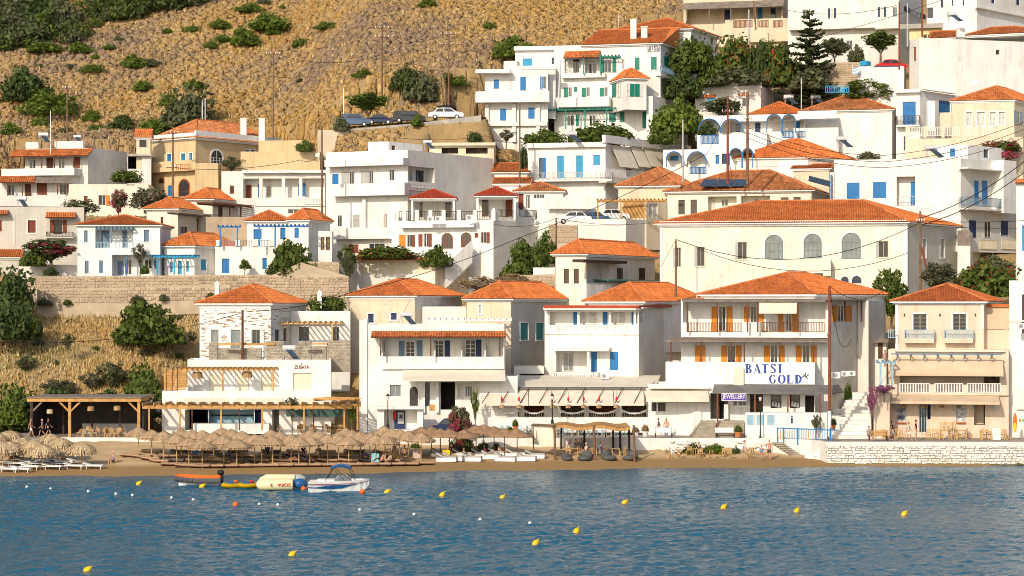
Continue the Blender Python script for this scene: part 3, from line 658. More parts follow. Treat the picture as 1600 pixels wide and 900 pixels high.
    b9 = Block(h9, 229, 278, 322, 240, 326, 380, d=7, wall=CR); b9.roof(310, .35); b9.f.win(251, 339, 255, 356, 'w', fr=BRWN); b9.r.win(281, 354, 293, 365, 'w', fr=BRWN); b9.r.pergola(279, 342, 330, 1.6, 365, (307,), m=GWOOD); b9.r.win(308, 340, 316, 364, 'd', col=BRWN)
    b10 = Block(h9, 290, 332, 378, 245, 311, 375, d=7, wall=CR); b10.roof(295.5, .35); b10.r.pergola(334, 398, 315, 2.4, 345, (359, 376, 394), m=BRWN); b10.r.win(341, 323, 348, 339, 'd', col=BRWN)
    st = Block(h9, 322, 398, 400, 238, 339, 380, d=5, wall=STO); 
    # tan mansion
    m = house('tan mansion with broad orange roof, twin white chimneys and blue shutters', 340, 300, 262, 'mansion', 'house')
    b = Block(m, 237, 305.5, 440, 260, 215, 305, d=16, wall=TAN, side=TAN, lim=-60); b.roof(190.5, .45); f = b.f
    f.win(261, 241, 268, 255, 'c', col=BLUE, surround=WPNT); f.win(283, 240, 290, 255, 'c', col=BLUE, surround=WPNT); f.win(296, 239, 300.5, 254, 'c', col=BLUE, surround=WPNT); f.win(262, 290, 269, 306, 'd', col=BLUE, surround=None)
    f.arch(280, 281, 296, 306, BRWN, surround=TILE2); f.arch(249, 279, 256, 286, BRWN, surround=TILE2); f.bx('cornice', WPNT, 236, 212, 306, 216, .25)
    f.balc(232, 306, 270, 254, 1.0, 'solid'); f.rail(276, 257, 297, 265, .98, TILE2, step=.35, th=.14, name='balustrade')
    b.r.arch(329, 233, 348, 256, WPNT, surround=WPNT); b.r.win(383, 234, 389.5, 251, 'c', col=BLUE, surround=WPNT); b.r.win(392, 234, 398, 251, 'c', col=BLUE, surround=WPNT); b.r.bx('cornice', WPNT, 306, 212, 440, 216, .25)
    w = Block(m, 305, 341, 345, 256.5, 255, 310, d=5, wall=TAN)
    an = Block(m, 404, 476, 492, 260, 219, 268, d=6, wall=TAN); Block(m, 376, 500, 505, 258, 237, 275, d=5, wall=TAN)
    for x in (381, 409.5):
        q = MB(); p = W(x, 214, 268); q.box(p-ZU*1.2, .8, .8, 3.6); q.box(p+ZU*2.4, .9, .9, .12); q.build('chimney', WH, m)
    arch = house('small orange gabled belfry arch beside the tan mansion', 223, 238, 261, 'belfry', 'belfry')
    b = Block(arch, 213, 235, 237, 261, 215, 240, d=1, wall=BEI); b.roof(203, .25, kind='gable'); b.f.arch(218, 212, 229, 230, dark=True, surround=BEI)
    sh = house('dark open shed with flat roof between white house and tan mansion', 215, 270, 261, 'shed', 'shed')
    b = Block(sh, 199, 236, 238, 261, 241, 268, d=5, wall=WH2); b.f.win(200, 245, 222, 264, 'k', rec=3, col=DARK); b.f.bx('slab', CONC, 198, 241, 237, 244, .5)
    # white modernist house
    h = house('long low white house with pillared veranda below the tan mansion', 430, 330, 249)
    b = Block(h, 346, 508, 512, 249, 267, 335, d=8, wall=WH2, yaw=-4); f = b.f
    f.win(359, 290, 366, 303, 'c', col=BRWN); r = f.rec(380, 279, 507, 309, 1.6)
    r.win(385, 289, 393, 309, 'd', col=RUST, flat=True); r.win(403, 288, 407, 309, 'd', col=BLUE, flat=True); r.win(417, 290, 424, 308, 'w', flat=True); r.win(466, 288, 470, 306, 'd', col=BLUE, flat=True); r.win(472, 286, 477, 306, 'd', col=BLUE, flat=True); r.win(484, 277, 493, 307, 'k', rec=.3, col=DARK)
    for x in (406, 441, 468): f.bx('pillar', WH, x, 279, x+5, 309, -.35, -.02)
    f.bx('parapet', WH2, 398, 309, 508, 322, .15); f.rail(476, 311, 502, 319, .2, WPNT, step=.3, th=.12, name='balustrade'); f.bx('roof_slab', WH, 378, 266, 510, 270, .6)
    f.win(450, 327, 467, 334, 'w'); f.win(475, 327, 484, 334, 'w')
    # low rooms by the long house
    h = house('white kiosk like porch with glazed shelves beside stone wall', 510, 400, 231, 'porch', 'porch')
    b = Block(h, 497, 519, 521, 231, 361, 407, d=3, wall=WH); b.f.win(501, 370, 507, 391, 'w', fr=WOOD, tr=3, n=2); b.f.win(509, 370, 516, 391, 'w', fr=WOOD, tr=3, n=2)
left_upper()
# ---- white villa in the middle
def villa():
    Y = 243; h = house('large white flat roofed villa with wide solid balconies, middle of the village', 620, 392, Y, 'villa', 'villa')
    b = Block(h, 509, 637, 771, Y, 234, 395, d=15, wall=WH, side=LGR, lim=-24); f = b.f  # right face: shade painted in as pale grey over a white house
    f.bx('roof_slab', WH, 507, 250, 630, 257, 1.3)
    f.win(519, 271, 530, 290, 'roll', col=BLUE, flat=True); f.win(546.5, 268, 554, 289, 'w', flat=True); f.shut(534, 268.5, 546, 289, GPNT); f.win(577, 267, 584, 288, 'w', flat=True); f.shut(564, 267, 576, 288, GPNT); f.win(608.5, 265, 617, 282.5, 'w', flat=True)
    f.balc(516, 632, 307, 288, 1.3, 'solid')
    r = b.r.rec(638, 259, 679, 286, 1.5); r.win(650, 266, 661, 286, 'gd', col=NAVY, fr=NAVY, flat=True); r.win(639, 265, 643, 282, 'w', flat=True); r.win(668, 265, 673, 279, 'w', fr=RUST, flat=True)
    b.r.rail(638, 287, 680, 296, .12, WH, step=.28, th=.13, name='balustrade'); b.r.bx('parapet_base', WH, 637, 296, 680, 300, .2)
    Block(h, 575, 607, 660, 247, 221, 240, d=5, wall=WH, pad=False).r.win(612, 227, 618, 235, 'w', fr=BRWN)
    f.win(528, 336, 535, 354, 'w', flat=True); f.win(551, 335, 563, 356, 'roll', col=GPNT, flat=True); f.bx('garage_door', WH2, 577, 324, 603, 356, .06); f.bx('pillar', WH, 566, 311, 571, 357, .5); f.win(600, 334, 604, 355, 'd', col=BRWN, flat=True)
    f.balc(519, 620, 374, 357, 1.0, 'solid'); f.win(577, 380, 602, 396, 'gd', flat=True, n=3); f.win(545, 382, 560, 395, 'd', col=RUST, flat=True)
    # terrace wing
    w = Block(h, 612, 771, 872, 239, 344, 450, d=12, wall=WH, side=LGR, yaw=None); g = w.f
    g.bx('awning_box', WPNT, 625, 350.5, 740, 355, .9)
    for x, y0, y1 in ((624, 367, 385),): g.shut(x, y0, x+9.5, y1, ORAN)
    g.win(636, 367, 644, 386, 'or', col=RUST, glass=DARK); g.shut(654, 366, 660, 385, RUST); g.win(662, 365, 670, 386, 'or', col=RUST, glass=DARK)
    g.arch(690, 364, 708, 388, RUST, surround=WPNT); g.arch(720, 363, 737, 386, RUST, surround=WPNT); g.win(751, 363, 760, 380, 'or', col=RUST, glass=DARK); g.shut(742, 364, 747, 371, RUST)
    for x in (612, 629, 648, 669.5, 690, 714, 739, 768): g.bx('pier', WH, x, 328, x+6, 345, .3, -.32)
    for a, c in ((624, 641), (648, 666), (673, 689), (696, 714), (721, 739), (746, 765)): g.rail(a, 330, c, 343, -.1, DARKW, step=.2, cross=True)
    for a, c in ((776, 806), (812, 842), (846, 870)): w.r.rail(a, 327, c, 340, -.1, DARKW, step=.25)
    for x in (773, 806, 842): w.r.bx('pier', WH, x, 325, x+5, 345, .3, -.32)
    for (a, b_, c, yt, ye, yb, Yk) in ((644, 668, 709, 296.5, 310, 330, 241), (746, 775, 804, 292.5, 306, 328, 242)):
        k = thing('gazebo', 'red pyramid roofed gazebo on the villa terrace, '+('left of the two' if a == 644 else 'right of the two'), 'gazebo', W((a+c)/2, 340, Yk), 'gazebos on the villa terrace')
        P = [V((X_(a, Yk), Yk, 0)), V((X_(c, Yk), Yk, 0)), V((X_(c, Yk), Yk+4, 0)), V((X_(a, Yk), Yk+4, 0))]; zt = Z_(ye, Yk); zb = Z_(344, Yk)
        q = MB(); 
        for i in range(4): q.box(P[i]+ZU*zb, .25, .25, zt-zb)
        q.build('post', WPNT, k); q = MB(); q.poly(P[3]+ZU*zb, P[2]+ZU*zb, P[2]+ZU*zt, P[3]+ZU*zt); q.poly(P[1]+ZU*zb, P[2]+ZU*zb, P[2]+ZU*zt, P[1]+ZU*zt); q.build('back_wall', WH, k)
        hip(k, P, zt, Z_(yt, Yk+2), .35, REDR, kind='pyr')
        fz = Fa(k, P[3], P[2], zb, zt); fz.win(a+7, ye+5, a+17, yb+10, 'gd', fr=RUST if a > 700 else WPNT, flat=True); fz.win(c-14, ye+5, c-4, yb+10, 'd' if a > 700 else 'gd', col=RUST, flat=True)
    tr = Block(h, 806, 880, 882, 247, 299, 345, d=6, wall=WH, pad=False); tr.roof(285, .35); tr.f.win(810, 302, 818, 327, 'd', col=RUST); tr.f.win(822, 305, 829, 326, 'gd', n=3); tr.f.win(834, 304, 851, 310, 'w', n=4)
    # base terrace and beige blind room in front
    t = house('cream terrace room with long beige window blinds under the flowering hedge', 620, 450, 234, 'terrace_room', 'building')
    b = Block(t, 541, 680, 760, 234, 404, 460, d=9, wall=WH2, side=BEI, parapet=.2); f = b.f
    for i, (a, c) in enumerate(((559.5, 574), (576, 590), (592, 606), (608, 622), (627, 644), (646, 679))): f.win(a, 406, c, 429, 'roll', col=CPNT, rec=.1)
    f.win(546.5, 419, 552, 429, 'w'); f.canopy(556, 681, 402, 405, .5, m=TILE2)
    q = MB(); fs = w.f
    stw = house('white stair flight wall climbing to the villa arches', 720, 420, 236, 'stairway', 'stairs')
    p0 = W(695, 426, 235.5); p1 = W(738, 384, 237.5); mbs = MB()
    for i in range(12):
        a = p0.lerp(p1, i/12); c = p0.lerp(p1, (i+1)/12); mbs.obox(V((a.x, a.y, a.z-2)), V((c.x-a.x, 0, 0)), V((0, 1.6, 0)), ZU*(2+(c.z-a.z)))
    mbs.build('steps', WH2, stw); n_ = V((0, -.25, 0)); MB().add([p0-ZU*2, p1-ZU*2, p1+ZU*.75, p0+ZU*.75]+[p+n_ for p in (p0-ZU*2, p1-ZU*2, p1+ZU*.75, p0+ZU*.75)], [(0, 1, 2, 3), (4, 5, 6, 7), (0, 4, 5, 1), (1, 5, 6, 2), (2, 6, 7, 3), (3, 7, 4, 0)]).build('side_wall', WH, stw)
    # flat cream roofs behind the villa
    c = house('low beige flat roofed bungalow on the slope behind the white villa', 720, 250, 262, 'bungalow', 'house')
    b = Block(c, 671, 772, 775, 259, 224, 240, d=4, wall=BEI); b.f.bx('roof_slab', BEI, 670, 223, 774, 227, .6); b.f.win(690, 231, 716, 240, 'k', rec=1.5, col=DIM); b.f.win(728, 231, 762, 240, 'k', rec=1.5, col=DIM)
    c = house('two stacked orange roofs peeking between the villa and blue window house', 795, 300, 256)
    b = Block(c, 772, 824, 826, 256, 269, 284, d=4, wall=WH); b.roof(255.5, .3, kind='shed'); b = Block(c, 773, 826, 828, 252, 287, 310, d=3, wall=WH); b.roof(278, .3, kind='shed')
villa()
# ---- upper middle: green shutter guesthouse
def guesthouse():
    Y = 268; h = house('white blue shuttered house with wide balcony, joined left of the green guesthouse', 800, 222, Y)
    b = Block(h, 757.5, 856, 858, Y, 113, 224, d=9, wall=WH, yaw=-6); f = b.f
    f.bx('roof_slab', WH, 743, 108.5, 797, 113.5, 1.6); f.win(771, 124, 780, 139, 'c', col=BLUE, flat=True); f.win(797, 122, 799.5, 138, 'w', flat=True); f.win(813, 120, 821.5, 141, 'd', col=BLUE, flat=True); f.win(850-3.5, 119, 853.5, 139, 'w', n=2, flat=True); f.shut(844, 119.5, 849, 139.5, BLUE)
    f.bx('roof_slab', WH, 799, 103, 869, 108, .5); f.balc(743, 858, 160, 143, 1.5, 'solid'); f.win(781.5, 170, 790.5, 188, 'd', col=BLUE, flat=True); f.win(825.5, 168, 835, 185, 'd', col=BLUE, flat=True); f.win(762, 207, 766.5, 216, 'c', col=BLUE, flat=True)
    for x in (757.5, 800, 838): f.bx('pillar', WH, x, 162, x+6, 222, .35)
    f.balc(757, 855, 197, 191, .5, 'solid')
    t = Block(h, 799, 868, 870, Y+1.5, 104, 145, d=6, wall=WH); 
    t2 = Block(h, 805, 905, 912, Y+6, 76, 110, d=7, wall=WH, parapet=.2); t2.f.win(817, 91.5, 832, 104, 'c', col=CYAN); t2.f.win(862, 90, 869, 100, 'w', fr=NAVY); t2.f.bx('roof_slab', WH, 803, 72.5, 912, 77, .5)
    Block(h, 787, 808, 812, Y+3, 95, 112, d=2, wall=LGR, pad=False)
    g = house('white guesthouse with green shutters, green pergola and tall orange roof', 930, 222, Y-1, 'guesthouse', 'guesthouse')
    m = Block(g, 866, 1032, 1075, Y, 68, 224, d=11, wall=WH); f = m.f
    hip(g, [m.P[0]+m.f.e*4.2, m.P[1], m.P[1]+m.r.e*6.5, m.P[0]+m.f.e*4.2+m.r.e*6.5], m.zt+.05, Z_(44.5, m.P[1].y+6.5), .4, TILEC, kind='shed'); m.roofed = True
    u = Block(g, 962, 1080, 1120, Y+7, 45, 100, d=9, wall=WH, pad=False); u.roof(29, .5)
    for x, yt, yb in ((989.5, 31, 62), (1006.5, 43, 62)): q = MB(); p = W(x, yb, Y+3); q.box(p, .8, .8, (yb-yt)*.0862); q.box(p+ZU*(yb-yt)*.0862, .95, .95, .12); q.build('chimney', WH, g)
    text(f, 'ΜΕΛΤΕΜΙ', 1021.5, 77, 19.5, 9, NAVY, o=.03)
    f.canopy(880, 936, 80, 89.5, 1.3, tile=True); f.pergola(911, 967, 86.5, 1.3, 116, (912, 938), m=GREN)
    r = f.rec(882, 92, 908, 114, .5); r.win(883, 93, 893, 113, 'w', fr=WPNT, n=2, glass=CURT, flat=True); r.win(896, 93, 905, 113, 'w', fr=BRWN, flat=True)
    r = f.rec(914, 92, 938, 116, 1.2); r.win(920, 99, 932, 116, 'gd', flat=True); f.win(944, 93, 956, 113, 'ol', col=GREN, flat=True); f.shut(957, 91, 963, 113, GREN)
    f.win(972, 92, 976, 109, 'w', flat=True); f.win(992, 90, 999, 109, 'd', col=GREN, flat=True); f.win(1017, 88.5, 1026.5, 109, 'c', col=GREN, flat=True); m.r.win(1049-4, 90, 1058, 109, 'ol', col=GREN, flat=True)
    m.r.win(1096-34, 49, 1072, 62, 'c', col=GREN, flat=True)
    f.balc(856, 952, 168, 153, 1.6, 'solid'); f.balc(878, 945, 122, 115.5, .8, 'solid')
    for a in (881, 909, 937): f.win(a+7, 136, a+13, 151, 'w', flat=True); f.shut(a, 137, a+6.5, 154, GREN)
    f.shut(897, 136, 902, 143, GREN)
    f.pergola(849, 961, 169.5, 2.2, 202, (852, 884, 914, 948), m=GREN); f.win(886, 180, 898, 196, 'gd', flat=True); f.win(921, 180, 931, 196, 'gd', flat=True); f.shut(900, 179, 905, 197, GREN); f.shut(952, 177, 962, 190, GREN); f.win(968, 175, 976, 191, 'c', col=GREN, flat=True); f.win(1004, 175, 1011, 200, 'd', col=GREN, flat=True)
    bay = Block(g, 954, 977, 1010, Y-3.5, 122, 200, d=3.0, wall=WH, lim=-90); bay.roof(109, .35); bay.zlow = Z_(171, Y-3.5); bay.f.z0 = bay.r.z0 = bay.zlow
    for ff, xs_ in ((bay.f, ((957, 963, 1), (965, 972, 0))), (bay.r, ((979, 984, 0), (984.5, 991, 1), (992, 999, 1), (1000, 1004, 0)))):
        for a, c, s_ in xs_:
            ff.shut(a, 131, c, 151, GREN) if s_ else ff.win(a, 130, c, 151, 'w', fr=WPNT, glass=CURT, flat=True)
    w = Block(g, 1010, 1020, 1040, Y-2, 150, 222, d=3, wall=WH, pad=False)
    m.r.balc(1033, 1072, 118, 111, 1.0, 'rail', col=LBLU)
    # veranda house top right of it
    t = house('beige hilltop house with timber veranda and red carved terrace rails', 1150, 62, 293)
    b = Block(t, 1068, 1223, 1238, 291, -14, 66, d=8, wall=BEI, side=BEI); f = b.f
    r = f.rec(1072, 10, 1221, 34, 2.0); r.win(1132, 16, 1141, 33, 'd', col=NAVY, flat=True); r.win(1184, 13, 1191, 31, 'd', col=BLUE, flat=True); r.win(1204, 13, 1212, 30, 'w', fr=BLUE, flat=True)
    f.canopy(1066, 1224, 2, 9, 2.0, m=GWOOD, posts=(1073, 1108, 1142, 1180), ypost=33, postm=GWOOD); f.bx('parapet', BEI, 1133, 31, 1238, 64, .6)
    for a, c in ((1147, 1175), (1187, 1200), (1208, 1222)): f.rail(a, 32, c, 42, .66, RUST, step=.18, th=.09)
    f.arch(1193, 55, 1216, 66, dark=True, surround=BEI); Fa(t, b.P[0], b.P[1], 0, 1)
    # long white blue shuttered house top right
    t = house('big white house with navy shutters and weathered balcony on the hilltop', 1330, 85, 283)
    b = Block(t, 1231, 1405, 1440, 281, -30, 88, d=9, wall=WH2, side=WH2); f = b.f
    f.win(1254, 15, 1263, 33, 'w', fr=GPNT, flat=True); f.win(1297, 13, 1303, 29, 'o', col=NAVY, flat=True, glass=CURT); f.win(1375, 11, 1381, 28, 'o', col=NAVY, flat=True, glass=CURT); f.win(1398, 11, 1402, 29, 'ol', col=NAVY, flat=True)
    f.balc(1233, 1367, 47, 31, 1.2, 'solid'); f.balc(1367, 1405, 45, 27, 1.4, 'solid'); f.win(1322, 63, 1332, 78, 'gd', flat=True)
    b.r.win(1421, 13, 1437, 27, 'o', col=NAVY, flat=True, glass=CURT)
    # small white house under the trees
    t = house('small flat roofed white house with brick lintels below the bougainvillea', 1150, 165, 262)
    b = Block(t, 1086, 1189, 1209, 267, 134, 178, d=7, wall=WH2); b.f.bx('roof_edge', WH, 1084, 131.5, 1190, 137, .2); b.f.win(1104, 152.5, 1117, 165, 'roll', col=CYAN); b.f.bx('lintel', TILE2, 1099, 148, 1118, 152, .12); b.f.bx('lintel', TILE2, 1154, 146, 1172, 149.5, .12); b.f.win(1160, 153, 1171, 166, 'w', fr=LBLU)
    b.r.win(1206, 150, 1208, 160, 'd', col=BLUE)
guesthouse()
# ---- right side, upper
def right_upper():
    # stacked houses at the top right corner
    t = house('white flat roofed houses along the top right corner with navy window frames', 1540, 60, 272)
    b = Block(t, 1448, 1526, 1640, 276, -20, 60, d=14, wall=WH); b.f.win(1470, -6, 1474, 12, 'c', col=NAVY); b.f.win(1487, -6, 1490, 9, 'c', col=NAVY); b.f.win(1504, -6, 1507, 9, 'c', col=NAVY); b.f.win(1421+27, 12, 1458, 28, 'w', fr=NAVY)
    b.r.win(1549, -5, 1555, 6, 'c', col=NAVY); b.r.win(1588, -4, 1594, 9, 'c', col=NAVY); b.r.bx('parapet', WH2, 1527, 10, 1640, 34, .5)
    y = house('small pale yellow house squeezed behind the tall white block', 1460, 60, 266)
    b = Block(y, 1421, 1470, 1474, 272, 40, 70, d=5, wall=YEL); b.f.bx('roof_slab', CONC, 1404, 38, 1474, 43, .6); b.f.win(1443, 54, 1448, 60, 'w', fr=BRWN); b.f.win(1450, 54, 1460, 60, 'w', fr=BRWN)
    # tall white block
    t = house('tall blank white block with one tiny brown window near the right edge', 1510, 140, 250)
    b = Block(t, 1421, 1436, 1660, 260, 59, 240, d=21, wall=LGR, side=WH, parapet=.2, lim=-90); b.f.win(1427, 74, 1431, 95, 'c', col=RUST); b.r.win(1556, 78, 1561.5, 85.5, 'w', fr=BRWN)
    r = Block(t, 1470, 1508, 1660, 266, 57, 62, d=21, wall=WH, pad=False); 
    P = [V((X_(1507, 266), 266, 0)), V((X_(1640, 262), 262, 0)), V((X_(1640, 262)+1, 270, 0)), V((X_(1507, 266)+1, 274, 0))]; hip(t, P, Z_(56, 266), Z_(42.5, 268), .2, TILE, kind='hip')
    P = [V((X_(1453, 266), 266, 0)), V((X_(1492, 265), 265, 0)), V((X_(1492, 265)+1, 269, 0)), V((X_(1453, 266)+1, 270, 0))]; hip(t, P, Z_(60, 266), Z_(45, 267), .1, TILE, kind='shed')
    q = MB(); q.box(W(1501, 58, 263), 1.0, .8, 1.2); q.build('chimney', WH, t)
    # blue roller door flats
    t = house('white flats with bright blue roller doors stepping down the right hillside', 1450, 235, 243)
    b = Block(t, 1400, 1437, 1500, 254, 141, 262, d=7, wall=WH, side=WH); b.f.win(1410, 159, 1431.5, 195, 'roll', col=BLUE); b.f.balc(1400, 1437, 198, 181, 1.0, 'rail', col=DARKW); b.f.bx('roof_slab', WH, 1399, 139.5, 1438, 144, .6)
    b.r.win(1467, 156, 1486, 184, 'roll', col=BLUE); b.r.bx('roof_slab', WH, 1444, 139, 1496, 147, .6); b.f.win(1412, 213, 1415, 235, 'c', col=NAVY)
    q = MB(); p = W(1454, 205, 252); q.box(p, .9, .9, 3.8); q.build('chimney', WH, t, label='tall white chimney with grey cap'); 
    # cream terrace house
    t = house('cream house with long white windows and white railed terrace, right edge', 1540, 235, 240)
    b = Block(t, 1487, 1585, 1640, 252, 156, 245, d=9, wall=BEI, side=BEI); b.roof(137, .2); f = b.f
    for a, c, yb in ((1510, 1519, 197), (1527, 1539, 197), (1547, 1556, 197), (1561, 1570, 195)): f.win(a, 175, c, yb, 'w', fr=WPNT, tr=3, glass=CURT, surround=WPNT)
    b.r.win(1587, 173, 1593, 194, 'o', col=LBLU, flat=True)
    f.bx('parapet_step', BEI, 1468, 176, 1487, 199, .3); g = Block(t, 1415, 1598, 1640, 248, 214, 258, d=6, wall=BEI, side=BEI)
    for a, c in ((1421, 1442), (1449, 1470), (1478, 1499), (1509, 1527), (1534, 1552)): g.f.rail(a, 198.5, c, 212, -.1, LGR, step=.2, th=.09)
    for x in (1415, 1443, 1471, 1503, 1528, 1553): g.f.bx('pier', BEI, x, 197, x+5, 215, .3, -.3)
    # blank white block with hip roof and blue arched awnings
    t = house('blank white house with orange hip roof above the blue arched awnings', 1330, 240, 250)
    b = Block(t, 1256, 1394, 1400, 258, 171, 245, d=9, wall=WH); b.roof(151, .35); 
    b2 = Block(t, 1240, 1310, None, 257.7, 199, 245, d=3, wall=WH, yaw=-12)
    t = house('white holiday rooms with orange roof and row of blue arched awnings', 1190, 225, 251)
    b = Block(t, 1172, 1258, 1262, 264, 178, 225, d=7, wall=WH); b.roof(160, .3)
    b = Block(t, 1090, 1258, 1262, 259, 178, 228, d=5, wall=WH); f = b.f
    r = f.rec(1140, 190, 1256, 205, 1.5); r.win(1180, 192, 1188, 206, 'd', col=NAVY, flat=True); r.win(1150, 194, 1157, 206, 'w', fr=BLUE, flat=True); r.win(1263-20, 186, 1250, 200, 'd', col=BLUE, flat=True)
    def barrel(x0, x1, yt, yb, d=2.2):
        u0, z1 = f2.uz(x0, yt, d); u1, z0 = f2.uz(x1, yb, d); c = (u0+u1)/2; R = (u1-u0)/2; hh = min(R, z1-z0-.2); mb = MB(); N = 10; zb = z1-hh
        pts = [(c-R*math.cos(PI*i/N), zb+hh*math.sin(PI*i/N)) for i in range(N+1)]
        for (a, za), (e, ze) in zip(pts, pts[1:]): mb.poly(f2.pt(a, za, d), f2.pt(e, ze, d), f2.pt(e, ze, 0), f2.pt(a, za, 0)); mb.poly(f2.pt(a, za-.05, d), f2.pt(e, ze-.05, d), f2.pt(e, ze-.05, 0), f2.pt(a, za-.05, 0))
        o = mb.build('arched_awning', GCAN if 0 else LGR, f2.root)
        q = MB()
        for (a, za), (e, ze) in zip(pts, pts[1:]): q.tube(f2.pt(a, za, d), f2.pt(e, ze, d), .07, .07, 5)
        for uu in (u0, u1): q.tube(f2.pt(uu, z0, d), f2.pt(uu, zb, d), .07, .07, 5)
        q.build('awning_frame', BLUE, f2.root, o)
    f2 = f; front = Block(t, 1089, 1198, 1202, 256, 209, 240, d=2.5, wall=WH)
    for a, c in ((1091, 1125), (1126, 1160), (1198, 1221), (1222, 1243)): barrel(a, c, 179 if a > 1190 else 186, 208)
    f.canopy(1245, 1306, 173, 184, 2.0, m=WCAN); front.f.rail(1095, 211, 1123, 224, .12, BLUE, th=.07); b2.f.rail(1222+20, 205, 1258, 214, .1, BLUE)
    Block(t, 1196, 1245, 1250, 257.5, 205, 240, d=3, wall=WH).f.rail(1223, 205, 1240, 215, .1, BLUE, th=.07)
    t = house('lower white rooms with three blue arched awnings behind the utility poles', 1095, 270, 246)
    b = Block(t, 1036, 1180, 1184, 254, 232, 272, d=5, wall=WH); f2 = b.f; b.f.win(1047, 243, 1060, 251, 'c', col=CYAN); b.f.win(1118, 242, 1124, 256, 'd', col=BLUE); b.f.win(1128, 240, 1140, 256, 'd', col=NAVY)
    for a, c in ((1041, 1065), (1074, 1103), (1140, 1159), (1160, 1176)): barrel(a, c, 237 if a < 1100 else 232, 262)
    fr_ = Block(t, 1036, 1140, 1142, 251.5, 260, 275, d=2, wall=WH, pad=False); fr_.f.rail(1078, 261, 1103, 271, .1, BLUE, th=.08)
    # hip roof above the poles
    t = house('low white house with broad orange hip roof behind two utility poles', 1230, 268, 244)
    b = Block(t, 1152, 1262, 1330, 252, 246, 272, d=4.5, wall=WH); b.roof(218, .4); b.f.bx('window_band', LGR, 1180, 248, 1215, 260, .05)
    P = [V((X_(1163, 258), 258, 0)), V((X_(1196, 257.5), 257.5, 0)), V((X_(1197, 260), 260, 0)), V((X_(1164, 260), 260, 0))]; hip(t, P, Z_(225, 258), Z_(213, 259), .1, kind='shed')
    t = house('small tiled lean-to roof beside the ivy right of the hip roof', 1275, 280, 238, 'lean_to', 'lean-to')
    b = Block(t, 1240, 1296, 1300, 249.8, 263, 275, d=2, wall=BEI); b.roof(257, .3, kind='shed', m=TILE2)
    # white big block with blue shutters
    t = house('big white cubic house with two blue shuttered windows and side balcony', 1440, 390, 226)
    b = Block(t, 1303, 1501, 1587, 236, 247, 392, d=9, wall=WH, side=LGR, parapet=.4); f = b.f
    f.win(1323, 285.5, 1343, 310.5, 'c', col=BLUE, fr=BLUE, rec=.08); f.win(1364, 284.5, 1384.5, 309.5, 'c', col=BLUE, fr=BLUE, rec=.08); r = f.rec(1401, 276, 1430, 322, 1.2); r.win(1423, 284, 1430, 321, 'd', col=BLUE, flat=True); f.rail(1401, 307, 1430, 321, -.08, GPNT, step=.25); f.win(1408-3, 288, 1418, 320, 'd', col=WPNT, flat=True) if 0 else None
    f.bx('sill_line', WH2, 1298, 313, 1372, 315, .08); f.bx('side_pier', WH, 1297, 269, 1304, 312, .3, -.3); f.bx('post', BLUE, 1297.5, 273, 1300, 311, .4)
    s = b.r; s.balc(1513, 1568, 327, 307, 1.4, 'rail', col=GBLU); s.win(1522, 282, 1528, 319, 'd', col=BLUE, flat=True); s.win(1534, 282, 1542, 319, 'd', col=BLUE, flat=True); s.bx('canopy_slab', WH, 1513, 261, 1567, 268, 1.4); s.bx('balcony_wing', WH, 1568, 250, 1588, 334, 1.6)
    s.win(1514, 344, 1524, 371, 'd', col=NAVY, flat=True); s.win(1537, 346, 1547, 371, 'gd', col=WPNT, flat=True); s.win(1562.5, 344, 1574, 368, 'c', col=NAVY, flat=True)
    s.balc(1502, 1592, 393, 373, 1.6, 'solid'); s.rail(1531, 374, 1557, 390, 1.66, CPNT, step=.22, th=.1); s.rail(1565, 374, 1590, 390, 1.66, CPNT, step=.22, th=.1)
    top = Block(t, 1465, 1512, 1570, 239, 226, 250, d=6, wall=WH, pad=False); top.r.win(1537, 233, 1545, 247, 'w', fr=GBLU); top.r.win(1573-8, 237, 1570, 248, 'w'); top.f.win(1484, 232, 1493, 245, 'c', col=BLUE)
    sh = Block(t, 1496, 1516, 1520, 230, 362, 420, d=4, wall=WH2); sh.f.bx('bamboo_screen', GWOOD, 1496, 360, 1516, 383, .1)
    t = house('sliver of white house with tiled edge at right border', 1595, 400, 222)
    b = Block(t, 1588, 1660, None, 226, 283, 430, d=5, wall=WH, yaw=-16); b.f.canopy(1586, 1640, 280, 285, .4, tile=True); b.f.win(1597, 352, 1606, 392, 'd', col=CYAN)
    # yellow hall
    t = house('long cream hall with huge orange hip roof and arched green windows', 1260, 450, 222, 'hall', 'building')
    b = Block(t, 1031, 1417, 1495, 221, 347, 470, d=13, wall=CR, side=GRY, yaw=-9); b.roof(314, .5); f = b.f  # side greyer than the cream front, its shade put into the plaster
    for a, c, y0 in ((1195, 1223.5, 366.5), (1255.5, 1284, 365), (1315, 1345, 363.5)): f.arch(a, y0, c, 404, SGRN, REFG)
    for a, c, y0, y1 in ((1056, 1064, 387, 417), (1089, 1101, 386, 416), (1153, 1167, 378.5, 405), (1373, 1388, 377, 402)): f.win(a, y0, c, y1, 'w', fr=GPNT, surround=CPNT); f.shut(a-4, y0, a, y1, GPNT)
    for a, c in ((1441, 1447), (1469, 1476)): b.r.win(a, 373, c, 403, 'c', col=GPNT, surround=WPNT)
    f.balc(1229, 1286, 427, 404, 1.4, 'solid'); f.balc(1286, 1298, 431, 404, 1.6, 'solid'); f.bx('cornice', WPNT, 1030, 346, 1418, 352, .18); f.bx('corner_pilaster', WPNT, 1413, 346, 1418, 470, .06); f.bx('corner_pilaster', WPNT, 1031, 352, 1035, 450, .06)
    f.arch(1314, 432, 1326, 442, NAVY); f.arch(1331, 431, 1346, 442, NAVY)
    # cream house with solar panels
    t = house('cream house with three solar panels on its wide orange roof', 1150, 350, 241)
